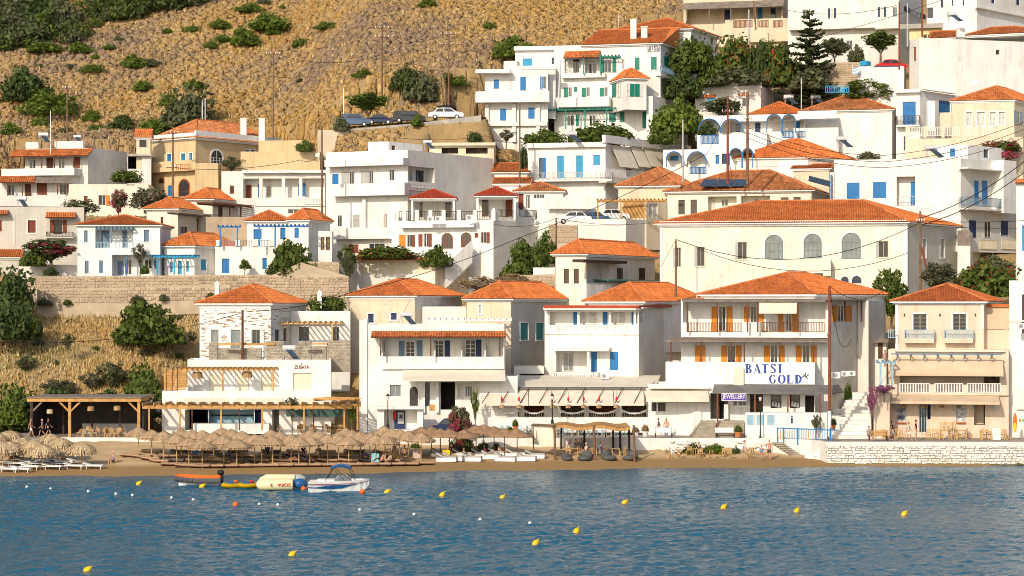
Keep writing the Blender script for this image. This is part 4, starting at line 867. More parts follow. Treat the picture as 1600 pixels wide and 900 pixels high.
    b = Block(t, 1043, 1268, 1298, 241, 297, 372, d=12, wall=CR, side=LGR); b.roof(267, .45); f = b.f
    f.win(1060, 312.5, 1070, 335, 'w', fr=BRWN); f.win(1079, 312, 1089, 334, 'w', fr=BRWN); r = f.rec(1106, 307, 1151, 330, 1.3); r.win(1113, 311, 1117, 326, 'w', flat=True); r.win(1127, 311, 1138, 322, 'w', flat=True)
    r = f.rec(1158, 306, 1203, 330, 1.3); r.win(1178, 310, 1185, 317, 'w', flat=True); f.win(1220, 308.5, 1232, 318, 'w', fr=BRWN); f.win(1240, 308, 1251, 317, 'w', fr=BRWN)
    # house with honey wood pergola
    t = house('pale house with orange hip roof and honey wood pergola room', 1010, 385, 243)
    b = Block(t, 966, 1060, 1098, 245, 290, 360, d=9, wall=BEI); b.roof(263.5, .4); f = b.f
    w = Block(t, 903, 978, 1028, 238, 342, 392, d=7, wall=LGR, side=LGR, parapet=.9); w.f.bx('low_window', WH, 907, 346, 934, 352, .06); w.f.bx('low_window', WH, 945, 346, 972, 352, .06)
    ba = Block(t, 972, 1010, 1042, 242, 312, 345, d=3, wall=BEI, pad=False); ba.r.win(1014, 318, 1028, 340, 'gd', glass=CURT); ba.f.bx('timber_screen', WOOD, 974, 316, 1006, 340, .06)
    fp = Fa(t, (X_(930, 239), 239), (X_(1042, 238), 238), 0, 1); fp.pergola(932, 1041, 310, .3, 342, (934, 970, 1007), m=WOOD, o0=-3)
    # blue window white house
    t = house('white house with azure doors, long thin railed balcony and grey side blinds', 885, 310, 255)
    b = Block(t, 825, 946, 1080, 254, 225, 315, d=18, wall=WH, side=LGR); f = b.f
    f.win(842, 246.5, 851, 278, 'gd', col=BLUE, fr=BLUE); f.shut(848, 247, 853, 278, BLUE)
    for a, c, y0, y1 in ((870.5, 881.5, 243.5, 278.5), (900, 911, 243, 277.5), (927, 938, 242, 258)): f.win(a, y0, c, y1, 'c', col=CYAN)
    f.bx('roof_slab', WH, 823, 224, 947, 229, .5); f.balc(826, 956, 284, 270, 1.1, 'rail', col=GPNT); b.r.bx('roof_slab', WH, 946, 222.5, 1080, 228, .5)
    for a, c in ((955, 984), (984, 1003), (1003, 1036)):
        u0, z1 = b.r.uz(a, 228); u1, _ = b.r.uz(c, 228); p, q_ = b.r.pt(u0, z1-.05, .05), b.r.pt(u1, z1-.05, .05); dn = b.r.n*1.4-ZU*2.7; MB().obox(p, (q_-p)*.97, dn, b.r.n*.04+ZU*.03).build('tilted_blind', CANV, t)
    b.r.balc(948, 1020, 285, 262, 1.2, 'rail', col=WPNT); b.r.win(977, 263, 985, 276, 'c', col=NAVY, flat=True)
    t = house('beige panelled courtyard fence beside the parked cars', 893, 328, 246, 'panel_fence', 'fence')
    fp = Fa(t, (X_(855, 246), 246), (X_(932, 245), 245), Z_(327, 246), Z_(309, 246)); 
    for i in range(6): fp.bx('panel', LGR, 855+i*12.8, 309, 855+i*12.8+12, 326, .08); fp.bx('post', WPNT, 854.6+i*12.8-.5, 308, 854.6+i*12.8+.8, 327, .16, -.02)
    fb = Block(t, 850, 932, None, 246.5, 326.5, 345, d=3, wall=WH)
    # small house with dark canopy
    t = house('compact white house with orange roof, dark porch canopy and green pergola', 945, 455, 223)
    b = Block(t, 868, 916, 1023, 222, 397, 470, d=15, wall=CR, side=WH); b.roof(377, .4); f = b.f
    f.win(881, 420, 889, 443, 'w', fr=BRWN); f.win(896.5, 420, 904.5, 443, 'w', fr=BRWN); s = b.r
    r = s.rec(917, 408, 952, 443, 1.4); s.win(964, 418.5, 972, 438, 'w', fr=BRWN, flat=True); s.win(998, 418.5, 1007, 438, 'w', fr=BRWN, flat=True); s.bx('pilaster', WH, 953, 408, 957, 443, .2); r.win(946, 418, 950, 440, 'd', col=BRWN, flat=True)
    s.bx('porch_canopy', DARKW, 912, 405, 980, 412, 1.4); s.balc(916, 956, 470, 443, 1.2, 'balus', col=WH); s.pergola(951, 1028, 436, 2.0, 450, (), m=DGRN)
    lw = house('low white wall with small niches left of the compact house', 850, 440, 224, 'garden_wall', 'wall')
    b = Block(lw, 833, 867, None, 224, 418, 445, d=1, wall=WH, yaw=-3, parapet=0)
right_upper()
# ================================================================== WATERFRONT BUILDINGS
def front_row():
    # beach bar
    h = house('white flat roofed beach restaurant with roof terrace and honey wood pergola', 390, 670, 198, 'restaurant', 'restaurant')
    b = Block(h, 293, 436, 437, 200, 562, 640, d=6, wall=WH, yaw=0, parapet=.2); f = b.f
    for i, (a, c) in enumerate(((318, 327), (328.5, 347), (348.5, 368), (371, 388), (390, 408), (409, 424))): f.bx('folding_panel', CPNT if i % 2 else WPNT, a, 585, c, 609, .06)
    b2 = Block(h, 436, 517, 518, 197.5, 562, 640, d=8, wall=WH, yaw=0, parapet=.2); g = b2.f; g.win(458, 583, 485.5, 609, 'c', col=CPNT, fr=CPNT); text(g, 'ZUBAYA', 471.5, 573.5, 23, 5.5, RUST, o=.03); g.bx('emblem', RUST, 470.3, 567.7, 472.3, 569.6, .03)
    low = Block(h, 253, 517, 518, 197, 611, 680, d=9, wall=WH, yaw=0, parapet=1.0); l = low.f
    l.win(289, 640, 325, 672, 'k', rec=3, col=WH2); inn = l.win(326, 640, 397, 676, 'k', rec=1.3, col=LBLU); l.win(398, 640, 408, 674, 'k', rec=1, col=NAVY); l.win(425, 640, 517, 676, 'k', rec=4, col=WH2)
    l.bx('bar_counter', WH, 300, 662, 420, 678, 1.2)
    for x in (345, 380): inn.bx('shelf', CONC, 330, 648, 395, 649.5, .3)
    fp = Fa(h, (X_(276, 198.6), 198.6), (X_(428, 198.6), 198.6), 0, 1)
    r = fp.pergola(274, 428, 574, 1.4, 611, (276, 349, 427), m=WOOD, step=.5, o0=-1.5)
    ls = Fa(h, (X_(257, 197.3), 197.3), (X_(292, 197.3), 197.3), 0, 1); mb = MB()
    for i in range(12): u0, u1, z0, z1 = ls.rect(258, 579+i*2.6, 291, 581+i*2.6); ls.ubox(mb, u0, u1, z0, z1, 0, .05)
    mb.build('lattice_screen', WOOD, h, kind=None)
    for x in (257.5, 267, 275): ls.bx('screen_post', WOOD, x-1.4, 576, x+1.4, 611, .14, .06)
    pg = thing('pergola', 'long honey wood pergola with rolled awnings along the beach restaurant front', 'pergola', W(390, 672, 193))
    fq = Fa(pg, (X_(222, 196.9), 196.9), (X_(562, 196.9), 196.9), 0, 1); fq.pergola(222, 560, 629, 3.6, 672, (233, 281, 345.5, 409.6, 475, 538), m=WOOD, step=1.1, bh=.3)
    for a, c in ((282, 356), (366, 442), (460, 532)): fq.bx('awning_roll', CANV, a, 623, c, 628, .4, 1.2)
    for a in (240+60, 374, 490): fq.bx('inner_post', BRWN, a-1, 632, a+1, 672, .15, 1.0)
    fe = Fa(pg, (X_(536, 193.5), 193.5), (X_(562, 195.5), 195.5), 0, 1); fe.pergola(532, 563, 623, 1.5, 672, (559,), m=WOOD, o0=-2)
    mb = MB(); fr = fq.rect(447, 640, 535, 652, -2.0)
    fq.bx('shade_net', DGRN, 447, 640, 536, 651, .03, .2)
    for x, y, Yk, w_, lab in ((308.5, 586, 198.2, 16, 'large woven basket lamp on the roof terrace, left one'), (386, 585, 198.2, 16, 'large woven basket lamp on the roof terrace, right one'), (78, 641, 193, 10, 'shaggy straw lamp hanging in the dark pavilion'), (142, 637, 192.4, 11, 'woven lamp hanging in the middle of the dark pavilion'), (183, 636, 192.4, 11, 'woven lamp hanging in the right part of the dark pavilion')):
        q = W(x, y+5, Yk); k = w_*Yk/FOC/2; l = thing('basket_lamp', lab, 'lamp', q); MB().lathe(q, [(k*.75, k*1.25), (k*.95, k*1.1), (k, 0)], 10).build('shade', WICK if x != 78 else SHAG, l); MB().tube(q+ZU*k*1.2, q+ZU*(k*1.2+.5), .015, n=4).build('cord', CABL, l)
    # dark open taverna on the left
    p = thing('beach_pavilion', 'open timber beach pavilion with black back wall and flat roof, left shore', 'pavilion', W(134, 680, 196))
    fa = Fa(p, (X_(46, 193.5), 193.5), (X_(219, 193.2), 193.2), 0, 1); z0 = PZ; 
    u0, u1, za, zb = fa.rect(46, 622, 219, 628); mb = MB(); fa.ubox(mb, u0-.2, u1+.1, za+.02, zb, -6, .12); mb.build('roof', WOOD, p); mb = MB(); fa.ubox(mb, u0-.25, u1+.15, zb, zb+.1, -6.2, .2); mb.build('roof_cover', GWOOD, p)
    for i, x in enumerate((49, 108.5, 216.5)):
        u, z = fa.uz(x, 680); mb = MB(); fa.ubox(mb, u-.13, u+.13, PZ, za, -.3, 0); mb.build('post', WOOD if i else DARKW, p)
        mb = MB()
        for sgn in ((1,) if i == 0 else (-1, 1) if i == 1 else (-1,)): mb.bar(fa.pt(u, za-1.0, -.15), fa.pt(u+sgn*1.0, za-.02, -.15), .16)
        mb.build('brace', WOOD if i else GWOOD, p)
    for x in (85, 130, 175): u, z = fa.uz(x, 680); mb = MB(); fa.ubox(mb, u-.1, u+.1, PZ, za, -3.6, -3.4); mb.build('inner_post', DARKW, p)
    mb = MB(); fa.ubox(mb, u0, u1, PZ-.5, zb, -6, -5.9); fa.ubox(mb, u0, u0+.1, PZ-.5, zb, -5.9, -.4); fa.ubox(mb, u1-.1, u1, PZ-.5, za, -5.9, -1.5); mb.build('back_wall', DARK, p)
    mb = MB(); fa.ubox(mb, u0+4, u1-1, PZ, PZ+1.0, -5.4, -4.8); mb.build('counter', GPNT, p)
    # stone house
    h = house('white pointed slate stone house with orange hip roof above the beach restaurant', 370, 560, 207.5)
    b = Block(h, 312, 423, 478, 206, 474, 570, d=9, wall=WH, side=LGR); b.roof(445.5, .4); f = b.f  # shaded right face coloured pale grey instead of white
    f.win(329.5, 515, 341.5, 535, 'w', fr=GPNT, glass=REFG); f.win(360.5, 515, 376, 545, 'gd', fr=LBLU, glass=REFG); f.win(393, 515, 406, 537, 'w', fr=GPNT, n=2)
    s = b.r; s.win(430, 515, 437, 533, 'gd', col=GBLU, fr=GBLU); s.win(443, 513, 448, 533, 'd', col=BRWN)
    rr = random.Random(11); mb = MB()
    for fa_, L in ((f, 330), (s, 170)):
        for i in range(L):
            u = rr.random()*fa_.L; z = b.zb+.3+rr.random()*(b.zt-b.zb-.9); w_ = .18+rr.random()*.4
            if any(o[0]-.2 < u+w_ and u < o[1]+.2 and o[2]-.2 < z < o[3]+.2 for o in fa_.op): continue
            fa_.ubox(mb, u, min(fa_.L, u+w_), z, z+.045+rr.random()*.05, .001, .02+rr.random()*.02)
    mb.build('slate_stones', mat('slate_stone', (.40, .27, .19), .9, .2, 2, island=.3), h, kind='stuff')
    mb = MB(); f.ubox(mb, 0, f.L, b.zt-.5, b.zt, .002, .06); mb.build('cornice', WPNT, h)
    for x, yt, yb, Yk in ((339.5, 440, 462, 212), (499.5, 454, 487, 212)):
        mb = MB(); q = W(x, yb, Yk); hh = (yb-yt)*Yk/FOC; mb.box(q, .48, .48, hh-.35); mb.box(q+ZU*(hh-.35), .62, .62, .1); mb.add([q+V((-.3, -.3, hh-.25)), q+V((.3, -.3, hh-.25)), q+V((.3, .3, hh-.25)), q+V((-.3, .3, hh-.25)), q+V((0, 0, hh+.1))], [(0, 1, 4), (1, 2, 4), (2, 3, 4), (3, 0, 4)])
        MB.build(mb, 'chimney', WH, h); 
    a = Block(h, 455, 547, 550, 211, 486, 560, d=6, wall=WH, yaw=0); a.f.win(467, 511, 483, 533, 'gd', fr=GBLU); a.f.win(520, 511, 530, 533, 'gd', fr=GPNT); ap = Fa(h, (X_(424, 210.9), 210.9), (X_(540, 210.9), 210.9), 0, 1); ap.pergola(424, 532, 502, 3.0, 535, (519,), m=PALEW, step=.55, o0=.1); 
    t = thing('stone_terrace_wall', 'low grey stone terrace wall with round tile vents below the slate stone house', 'wall', W(430, 560, 203))
    for a_, c_, y0 in ((326, 340, 535), (341, 408, 544), (416, 444, 533), (445, 470, 540), (467, 486, 533), (487, 510, 541), (511, 547, 533)):
        w_ = Fa(t, (X_(a_, 203), 203), (X_(c_, 203), 203), Z_(566, 203)-1, Z_(y0, 203)); mb = MB(); w_.ubox(mb, 0, w_.L, w_.z0, w_.z1, -.5, 0); mb.build('wall_section', SLAT, t)
        stone_courses(t, w_.P, w_.P+w_.e*w_.L, Z_(564, 203), w_.z1-.02, w_.n, .16, .2, .6, SLAT, cap=0, gap=.03, proud=.04, rng=random.Random(a_), jit=.4)
    wl = Fa(t, (X_(341, 202.9), 202.9), (X_(510, 202.9), 202.9), 0, 1); wl.bx('timber_rail', WOOD, 341, 536, 430, 539.5, .1); wl.bx('timber_rail', WOOD, 487, 536, 511, 538.5, .1)
    for x0 in (358, 484):
        for i in range(5):
            u, z = wl.uz(x0+i*4.2, 549); mb = MB()
            for k in range(8): q = [wl.pt(u+.13*math.cos(PI*j/4), z+.11*math.sin(PI*j/4), .14) for j in (k, k+1)]; mb.tube(*q, .035, n=4)
            mb.build('tile_vent', DARKW, t)
    # white house with tiled canopy
    h = house('tall white guesthouse with long tiled balcony canopy and canvas shop awning, front row', 680, 675, 197)
    b = Block(h, 575, 788, 790, 198, 507, 680, d=9, wall=WH, yaw=1.5, parapet=.3); f = b.f
    Block(h, 561.5, 574, 576, 198.5, 499.5, 680, d=9, wall=WH, side=WH)
    r = f.rec(597, 529, 786, 560, 1.7)
    r.win(634, 533, 648, 557, 'gd', fr=WPNT, tr=4, flat=True); r.shut(623, 533, 632, 558, GBLU); r.shut(651, 532, 660, 558, GBLU); r.win(677, 532, 693, 558, 'gd', fr=WPNT, tr=4, flat=True); r.shut(695, 532, 703, 558, NAVY); r.win(727, 531, 743, 558, 'gd', fr=WPNT, tr=4, flat=True); r.shut(743.5, 531, 752, 558, NAVY); r.win(597, 534, 602, 550, 'w', flat=True)
    f.canopy(579.5, 790.5, 518, 527, 1.5, tile=True, posts=(595, 673, 781), ypost=556, postm=BRWN)
    f.balc(597, 680, 577, 557, .25, 'solid'); f.balc(680, 788, 577, 557.5, .3, 'solid')
    for a, c in ((596, 601), (678, 682), (720, 728), (757, 762)):
        u0, u1, z0, z1 = f.rect(a, 540, c, 575); mb = MB(); q = [f.pt(u0, z0, .2), f.pt(u0, z0, -1.6), f.pt(u0, z1+.3, -1.6), f.pt(u0, z0+1.3, .2)]; mb.add(q+[p+f.e*.15 for p in q], [(0, 1, 2, 3), (4, 5, 6, 7), (0, 1, 5, 4), (1, 2, 6, 5), (2, 3, 7, 6), (3, 0, 4, 7)]); mb.build('divider', WH, h)
    f.win(609, 601.5, 626.5, 619.5, 'w', fr=GPNT, glass=REFG); f.arch(640, 604, 653, 634, NAVY, dark=True)
    u0, u1, z0, z1 = f.rect(640, 594, 652, 602); mb = MB(); f.ubox(mb, u0, u1, z0, z1, .05, .12); sg = mb.build('arched_sign', WPNT, h)
    text(f, 'ATM', 646, 599, 6, 3, GPNT, o=.13, parent=sg) if 0 else None
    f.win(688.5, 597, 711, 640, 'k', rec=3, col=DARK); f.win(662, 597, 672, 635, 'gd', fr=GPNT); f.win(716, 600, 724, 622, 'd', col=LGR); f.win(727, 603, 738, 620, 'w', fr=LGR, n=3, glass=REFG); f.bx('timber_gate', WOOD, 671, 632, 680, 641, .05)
    for x in (659.5, 681, 746): f.bx('pilaster', WH, x, 594, x+4.5, 645, .35)
    f.canopy(629, 790, 577, 594, 3.0, m=CANV, th=.1)
    an = Block(h, 749, 809, 812, 197, 588, 680, d=5, wall=WH2, yaw=1); k = 15
    for i in range(k): an.f.bx('cladding_board', WH, 749.5, 589+i*3.4, 808.5, 592+i*3.4, .05)
    u = Fa(h, (X_(570, 200), 200), (X_(775, 200), 200), 0, 1)
    # ATM kiosk
    h2 = house('white kiosk with red and navy cash machine inside, beside the shaggy shore umbrellas', 625, 672, 193, 'cash_kiosk', 'kiosk')
    k = Block(h2, 589, 661, 662, 193, 637, 672, d=2.6, wall=WH, yaw=0, parapet=0); r = k.f.rec(600, 641, 652, 672, 1.8)
    k.f.bx('roof_slab', WH, 587, 635.5, 662, 639.5, .5); r.bx('cash_panel', NAVY, 616, 640, 633, 671, .12); r.bx('red_panel', REDP, 614, 643, 618.5, 656, .16); r.bx('cash_machine', GPNT, 621.5, 644, 631, 662, .25); r.bx('screen', PANEL, 624, 648, 629, 654, .28)
    # taverna
    h = house('long low white taverna with slanted cream awnings and red lanterns behind the reed umbrellas', 890, 675, 198, 'taverna', 'taverna')
    b = Block(h, 741, 1022, 1024, 197.5, 607, 682, d=9, wall=WH, yaw=-1, parapet=.05); f = b.f
    b.f.bx('base_wall', WH, 762, 652, 1012, 676, 1.4)
    for i, (a, c) in enumerate(((781, 811), (819, 850), (876, 913), (920, 962), (972, 1010))):
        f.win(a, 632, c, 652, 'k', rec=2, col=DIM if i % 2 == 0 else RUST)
        f.rail(a, 644, c, 652, .03, WPNT, step=.22)
    for (a, c) in ((760, 826), (826, 862), (862, 912), (912, 960), (960, 1008)): f.canopy(a, c-1.2, 609, 631, 2.6, m=CANV, th=.06, val=.12); 
    f.bx('roof_edge', GCAN, 770, 605.5, 1010, 608.5, .25); u0, z1 = f.uz(745, 606); u1, _ = f.uz(1040, 606); mb = MB(); zz = z1+.05
    for i in range(9): uu = u0+1.5+i*(u1-u0-2)/9; mb.bar(f.pt(uu, zz, .2), f.pt(uu-.9, zz-1.45, 2.55), .06)
    mb.build('awning_arms', BRWN, h)
    mb = MB(); mb.poly(f.pt(u0, zz+.02, -.1), f.pt(u1-1, zz+.02, -.1), f.pt(u1, zz+.9, -8.5), f.pt(u0+2, zz+.9, -8.5)); mb.build('flat_roof', CANV, h)
    for i, x in enumerate((784, 811, 848+15, 888, 912, 936, 963)):
        l = thing('lantern', 'red paper lantern with woven shade hanging under the taverna awning', 'lantern', f.px(x, 632, 2.7), 'lanterns under the taverna awning'); q = l.location
        MB().lathe(q+V((0, 0, .25)), [(.02, .55), (.1, .4), (.12, .2), (.03, 0)], 7).build('paper_lantern', REDP, l); MB().lathe(q+V((0, 0, -.35)), [(.1, .35), (.22, .3), (.28, 0)], 8).build('woven_shade', WICK, l)
        MB().tube(q+V((0, 0, .8)), q+V((0, 0, 1.3)), .012, n=4).build('cord', CABL, l)
    for a, c in ((781, 811), (819, 850), (876, 913), (920, 962), (972, 1010)):
        pts = []
        for i in range(9): x = a+(c-a)*i/8; pts.append(f.px(x, 641+5*(1-((i-4)/4)**2), 1.3))
        MB().path(pts, .09, 5).build('rope_swag', WPNT, h)
    # white kitchen bar
    h = house('white snack bar with deep cream awning between taverna and jewellery steps', 1060, 680, 196, 'snack_bar', 'bar')
    b = Block(h, 1013, 1095, 1100, 195.5, 600, 684, d=6, wall=WH, yaw=-2); f = b.f; f.win(1018, 629, 1092, 643, 'k', rec=3, col=WH2); f.canopy(1010, 1108, 606, 622, 2.2, m=CANV, val=.3, th=.06); f.canopy(1014, 1110, 600.5, 606, 1.0, m=WCAN)
    for x in (1026, 1060, 1083): f.bx('post', WPNT, x, 628, x+2, 644, .1)
    f.bx('side_ramp', WH, 1083, 643, 1096, 678, .6)
    # white house with blue doors behind
    h = house('white two storey house with royal blue doors and balustraded top veranda behind the taverna', 925, 600, 204)
    b = Block(h, 851, 998, 1066, 205, 482, 610, d=12, wall=WH, side=LGR); f = b.f
    r = f.rec(856, 484, 997, 508, 1.6)
    for a, c in ((896, 903), (942, 949), (987, 994)): r.win(a, 485, c, 507, 'd', col=BLUE, flat=True)
    for a, c in ((906, 916), (919, 933), (955, 965), (967, 978)): r.win(a, 485, c, 507, 'w', glass=CURT, n=1, flat=True)
    for x in (855, 906-4, 951, 995-5): f.bx('column', WH, x, 480, x+3.5, 510, .06, -.2)
    f.bx('veranda_roof', REDR, 850, 477, 1000, 481, .9); f.bx('roof_edge', WH, 849, 480.5, 1000, 484, .8)
    f.bx('balustrade_base', WH, 851, 518, 998, 523, .15)
    for a, c in ((863, 901), (905, 948), (952, 995)): f.rail(a, 508, c, 519, .06, WH, step=.27, th=.13, name='balustrade')
    top = Block(h, 919, 1005, 1104, 208, 471, 500, d=12, wall=WH, pad=False); top.roof(442, .45)
    s = b.r; s.win(999, 486, 1007, 505, 'w', n=1, glass=CURT); s.win(1037.5, 486, 1046, 496, 'w', fr=WPNT, n=1, glass=REFG); s.bx('veranda_roof', REDR, 998, 477, 1050, 480, .5)
    r = f.rec(869, 547, 917, 582, 1.4); r.win(880, 550, 896, 580, 'w', n=2, glass=REFG, flat=True); f.win(923.5, 549.5, 933, 581, 'd', col=BLUE); f.win(952.5, 549.5, 966, 579, 'c', col=BLUE)
    f.canopy(861, 951, 541, 546, 1.4, m=WH, th=.15); f.balc(864, 933, 595, 582, 1.4, 'balus', col=WH); f.bx('post', WH, 917, 546, 921, 582, .15, 1.1)
    # beige twin with teal windows
    h = house('beige house with two orange hip roofs and teal shuttered windows behind the front row', 715, 560, 213)
    b = Block(h, 546, 648, 722, 213, 462, 575, d=11, wall=BEI, side=LGR); b.roof(437, .4, fascia=WPNT); f = b.f; f.bx('cornice', WPNT, 546, 460, 648, 468, .12)
    f.win(575, 490, 584, 504.5, 'c', col=NAVY, surround=WPNT); f.win(610.5, 489, 620, 500, 'c', col=NAVY, surround=WPNT)
    m_ = Block(h, 660, 729, 732, 212, 479, 560, d=6, wall=LGR, yaw=-3, parapet=.1); 
    c = Block(h, 729.5, 798.5, 893, 211, 467, 575, d=13, wall=BEI, side=GRY); c.roof(441, .4); g = c.f; g.bx('cornice', WPNT, 729, 465, 799, 470, .1)
    g.win(748, 476, 752.5, 491, 'w', surround=WPNT, glass=CURT, n=1); g.win(777, 505, 785, 521, 'c', col=TEAL)
    for a, e in ((813, 825.5), (837.5, 849.5)): c.r.win(a, 504.5, e, 531, 'c', col=TEAL, surround=WPNT)
    fp = Fa(h, (X_(668, 209), 209), (X_(800, 209), 209), 0, 1); fp.pergola(668, 800, 496.5, 2.5, 520, (), m=WPNT, step=.6, o0=-1)
    q = Block(h, 803, 850, 852, 206, 573, 600, d=4, wall=LGR, yaw=-2); q.f.win(811, 584, 850, 598, 'k', rec=2, col=DIM)
    # jewellery house
    h = house('white jewellery shop house with orange shutters, brown timber canopies and balconies', 1200, 680, 193, 'shop_house', 'house')
    b = Block(h, 1064, 1298, 1357, 195.5, 468, 690, d=10, wall=WH, side=LGR, parapet=0); f = b.f; s = b.r  # pale grey side wall has its shade mixed into the colour
    r = f.rec(1067, 472, 1290, 520, 1.5)
    for a, c in ((1123, 1134), (1172-0, 1182), (1230-2, 1237)): r.win(a, 479, c, 518, 'gd', fr=WPNT, flat=True)
    for a, c in ((1112, 1120.5), (1135.5, 1144.5), (1162.5, 1171), (1184+1, 1193), (1216, 1224), (1238, 1246)): r.shut(a, 479, c, 518.5, ORAN)
    f.bx('pier', WH, 1159, 503, 1190, 521, .05, -.02)
    f.balc(1065, 1293, 527, 517, .6, 'slab'); f.bx('balcony_base', WH, 1065, 519, 1292, 526, .56)
    f.rail(1076, 504, 1159, 519, .5, BRWN, step=.15); f.rail(1190, 503.5, 1288, 519, .5, BRWN, step=.15); f.bx('balcony_pier', WH, 1065, 504, 1075, 520, .5); f.bx('balcony_pier', WH, 1159, 503.5, 1190, 520, .5)
    f.canopy(1065, 1300, 466.5, 469.5, 1.4, m=GWOOD, posts=(1074, 1121, 1168, 1184, 1247), ypost=519, postm=BRWN, th=.12); s.canopy(1298, 1354, 465.5, 468, .9, m=GWOOD, th=.12, posts=(1320, 1346), ypost=503, postm=BRWN)
    u0, u1, z0, z1 = f.rect(1186, 473, 1245, 490, 1.2); MB().obox(f.pt(u0, z1, 1.2), f.e*(u1-u0), f.n*.25-ZU*(z1-z0), f.n*.03).build('roller_blind', CANV, h)
    # side upper balcony wall with shutters
    s.win(1308, 477, 1317, 502, 'gd', fr=WPNT, flat=True); s.shut(1300, 477, 1307.5, 502.5, ORAN); s.shut(1321, 478, 1330, 502, ORAN)
    s.win(1340, 536.5, 1347.5, 553, 'c', col=TILE, surround=WPNT)
    top = Block(h, 1100, 1272, 1384, 197.5, 460, 480, d=11, wall=WH, pad=False); top.roof(426.5, .45)
    bk = Block(h, 1340, 1357, 1384, 202, 470, 690, d=6, wall=LGR, side=LGR, pad=False)
    cd_ = house('brown doored white outbuilding up the steps behind the jewellery house', 1370, 600, 204, 'outbuilding', 'building')
    c2 = Block(cd_, 1352, 1385, 1387, 204, 530, 640, d=3, wall=WH); c2.f.win(1359, 536, 1366, 562, 'd', col=RUST, flat=True); c2.f.win(1372, 536, 1379, 560, 'd', col=BRWN, flat=True); c2.f.canopy(1355, 1388, 529, 534, .8, m=GWOOD)
    # lower floors proud of the upper facade
    lw = Block(h, 1040, 1273, 1276, 193, 566.5, 690, d=4.6, wall=WH, yaw=None, parapet=1.0); g = lw.f
    bw = f
    for a, c in ((1086, 1102),): bw.win(a, 540, c, 567, 'c', col=ORAN, fr=ORAN, flat=True)
    for (a, c), (sa, sb), (sc, sd_) in (((1136, 1150), (1127, 1135.5), (1150, 1158.5)), ((1204, 1215.5), (1193.5, 1203), (1217, 1226)), ((1254, 1265), (1243.5, 1252.5), (1267, 1276))):
        bw.win(a, 539, c, 567, 'gd', fr=WPNT, flat=True); bw.shut(sa, 540, sb, 567, ORAN); bw.shut(sc, 540, sd_, 567, ORAN)
    bw.canopy(1040, 1294, 527.5, 532, 2.6, m=GWOOD, posts=(1048, 1095, 1142, 1163, 1218, 1271), ypost=567, postm=BRWN, th=.12)
    g.bx('screen_panel', CANV, 1146.5, 574, 1162, 602, .35); g.bx('sign_frame', WPNT, 1163, 566, 1273, 601, .08)
    sign = thing('shop_sign', 'white fascia board lettered in blue serif capitals, Batsi Gold', 'sign', g.px(1215, 600, .1)); fs = Fa(sign, g.P+g.n*.09, g.P+g.n*.09+g.e*g.L, 0, 1); fs.bx('board', WPNT, 1163.5, 566.8, 1272, 600.3, .03)
    serif_sign(fs, sign)
    g.canopy(1113, 1300, 601, 612, 2.2, m=GCAN, th=.08, posts=(1121, 1179.5, 1231, 1281), ypost=672, postm=RUST, val=.1); s.canopy(1298, 1318, 601, 612, .5, m=GCAN, th=.1)
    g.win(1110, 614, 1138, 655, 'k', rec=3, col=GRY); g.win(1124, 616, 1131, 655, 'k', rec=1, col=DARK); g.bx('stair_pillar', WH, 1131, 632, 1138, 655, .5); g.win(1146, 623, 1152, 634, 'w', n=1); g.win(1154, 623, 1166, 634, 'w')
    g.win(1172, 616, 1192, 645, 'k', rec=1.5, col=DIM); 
    for a, c in ((1204, 1221), (1234, 1250)):
        w_ = g.win(a, 617, c, 638, 'w', n=1, fr=DARKW, rec=.4)
        for i in range(3): uu, z = g.uz(a+4+i*4.5, 633+i); MB().lathe(g.pt(uu, z-.1, -.2), [(.16, 0), (.1, .2), (.12, .35), (.03, .45)], 7).build('display_bust', WPNT, h, w_)
    g.win(1258, 618, 1272, 644, 'k', rec=1, col=DARK)
    text(g, 'EON', 1196, 621, 3, 12, DARKW, o=.02) if 0 else None
    js = thing('jewellery_sign', 'white board reading JEWELLERY in purple capitals above the stone steps', 'sign', g.px(1147, 626, 2.0)); fj = Fa(js, g.P+g.n*2.3, g.P+g.n*2.3+g.e*g.L, 0, 1)
    o_ = fj.bx('board', WPNT, 1127.5, 614.5, 1166, 626.8, .1); fj.bx('purple_field', mat('purple_print', (.10, .05, .32), .5), 1128.3, 615.4, 1165.3, 625.8, .11); text(fj, 'JEWELLERY', 1146.8, 620.6, 35.5, 8.4, WPNT, o=.135)
    # cabinets and counter in front
    cb = house('white cabinet fence with frosted panes and letter i notice before the jewellery shop', 1220, 682, 190.5, 'counter_fence', 'fence')
    k = Block(cb, 1164, 1292, 1294, 190.8, 645, 684, d=1.0, wall=WH, yaw=-1, parapet=0, pad=False)
    for a, c in ((1166, 1178.5), (1181, 1195), (1198, 1211)): k.f.win(a, 648, c, 665, 'w', n=1, glass=LBLU, fr=WPNT, flat=True); k.f.bx('cabinet_door', WPNT, a, 667, c, 680, .03)
    k.f.bx('notice', WPNT, 1234, 646.5, 1241, 664, .03); text(k.f, 'i', 1237.3, 655.5, 3.2, 12.5, NAVY, o=.04)
    # stone steps
    for nm, a, c, a2, y0, y1 in (('grey stone steps beside the snack bar', 1083, 1118, 1098, 652, 682), ('grey stone steps under the jewellery sign', 1120, 1163, 1124, 656, 682)):
        t = thing('stone_steps', nm, 'steps', W((a+c)/2, 684, 192)); n_ = 7
        for i in range(n_):
            Yk = 190.8+i*.42; x0, x1 = X_(a+(a2-a)*i/n_, Yk), X_(c, Yk); MB().obox((x0, Yk, PZ-.3), (x1-x0, 0, 0), (0, 3.6-i*.42, 0), (0, 0, .3+.22*(i+1))).build('step', SLAT, t)
    # white stair street
    t = thing('stairway', 'wide whitewashed public stairway climbing between jewellery house and peach cafe', 'stairs', W(1335, 684, 192))
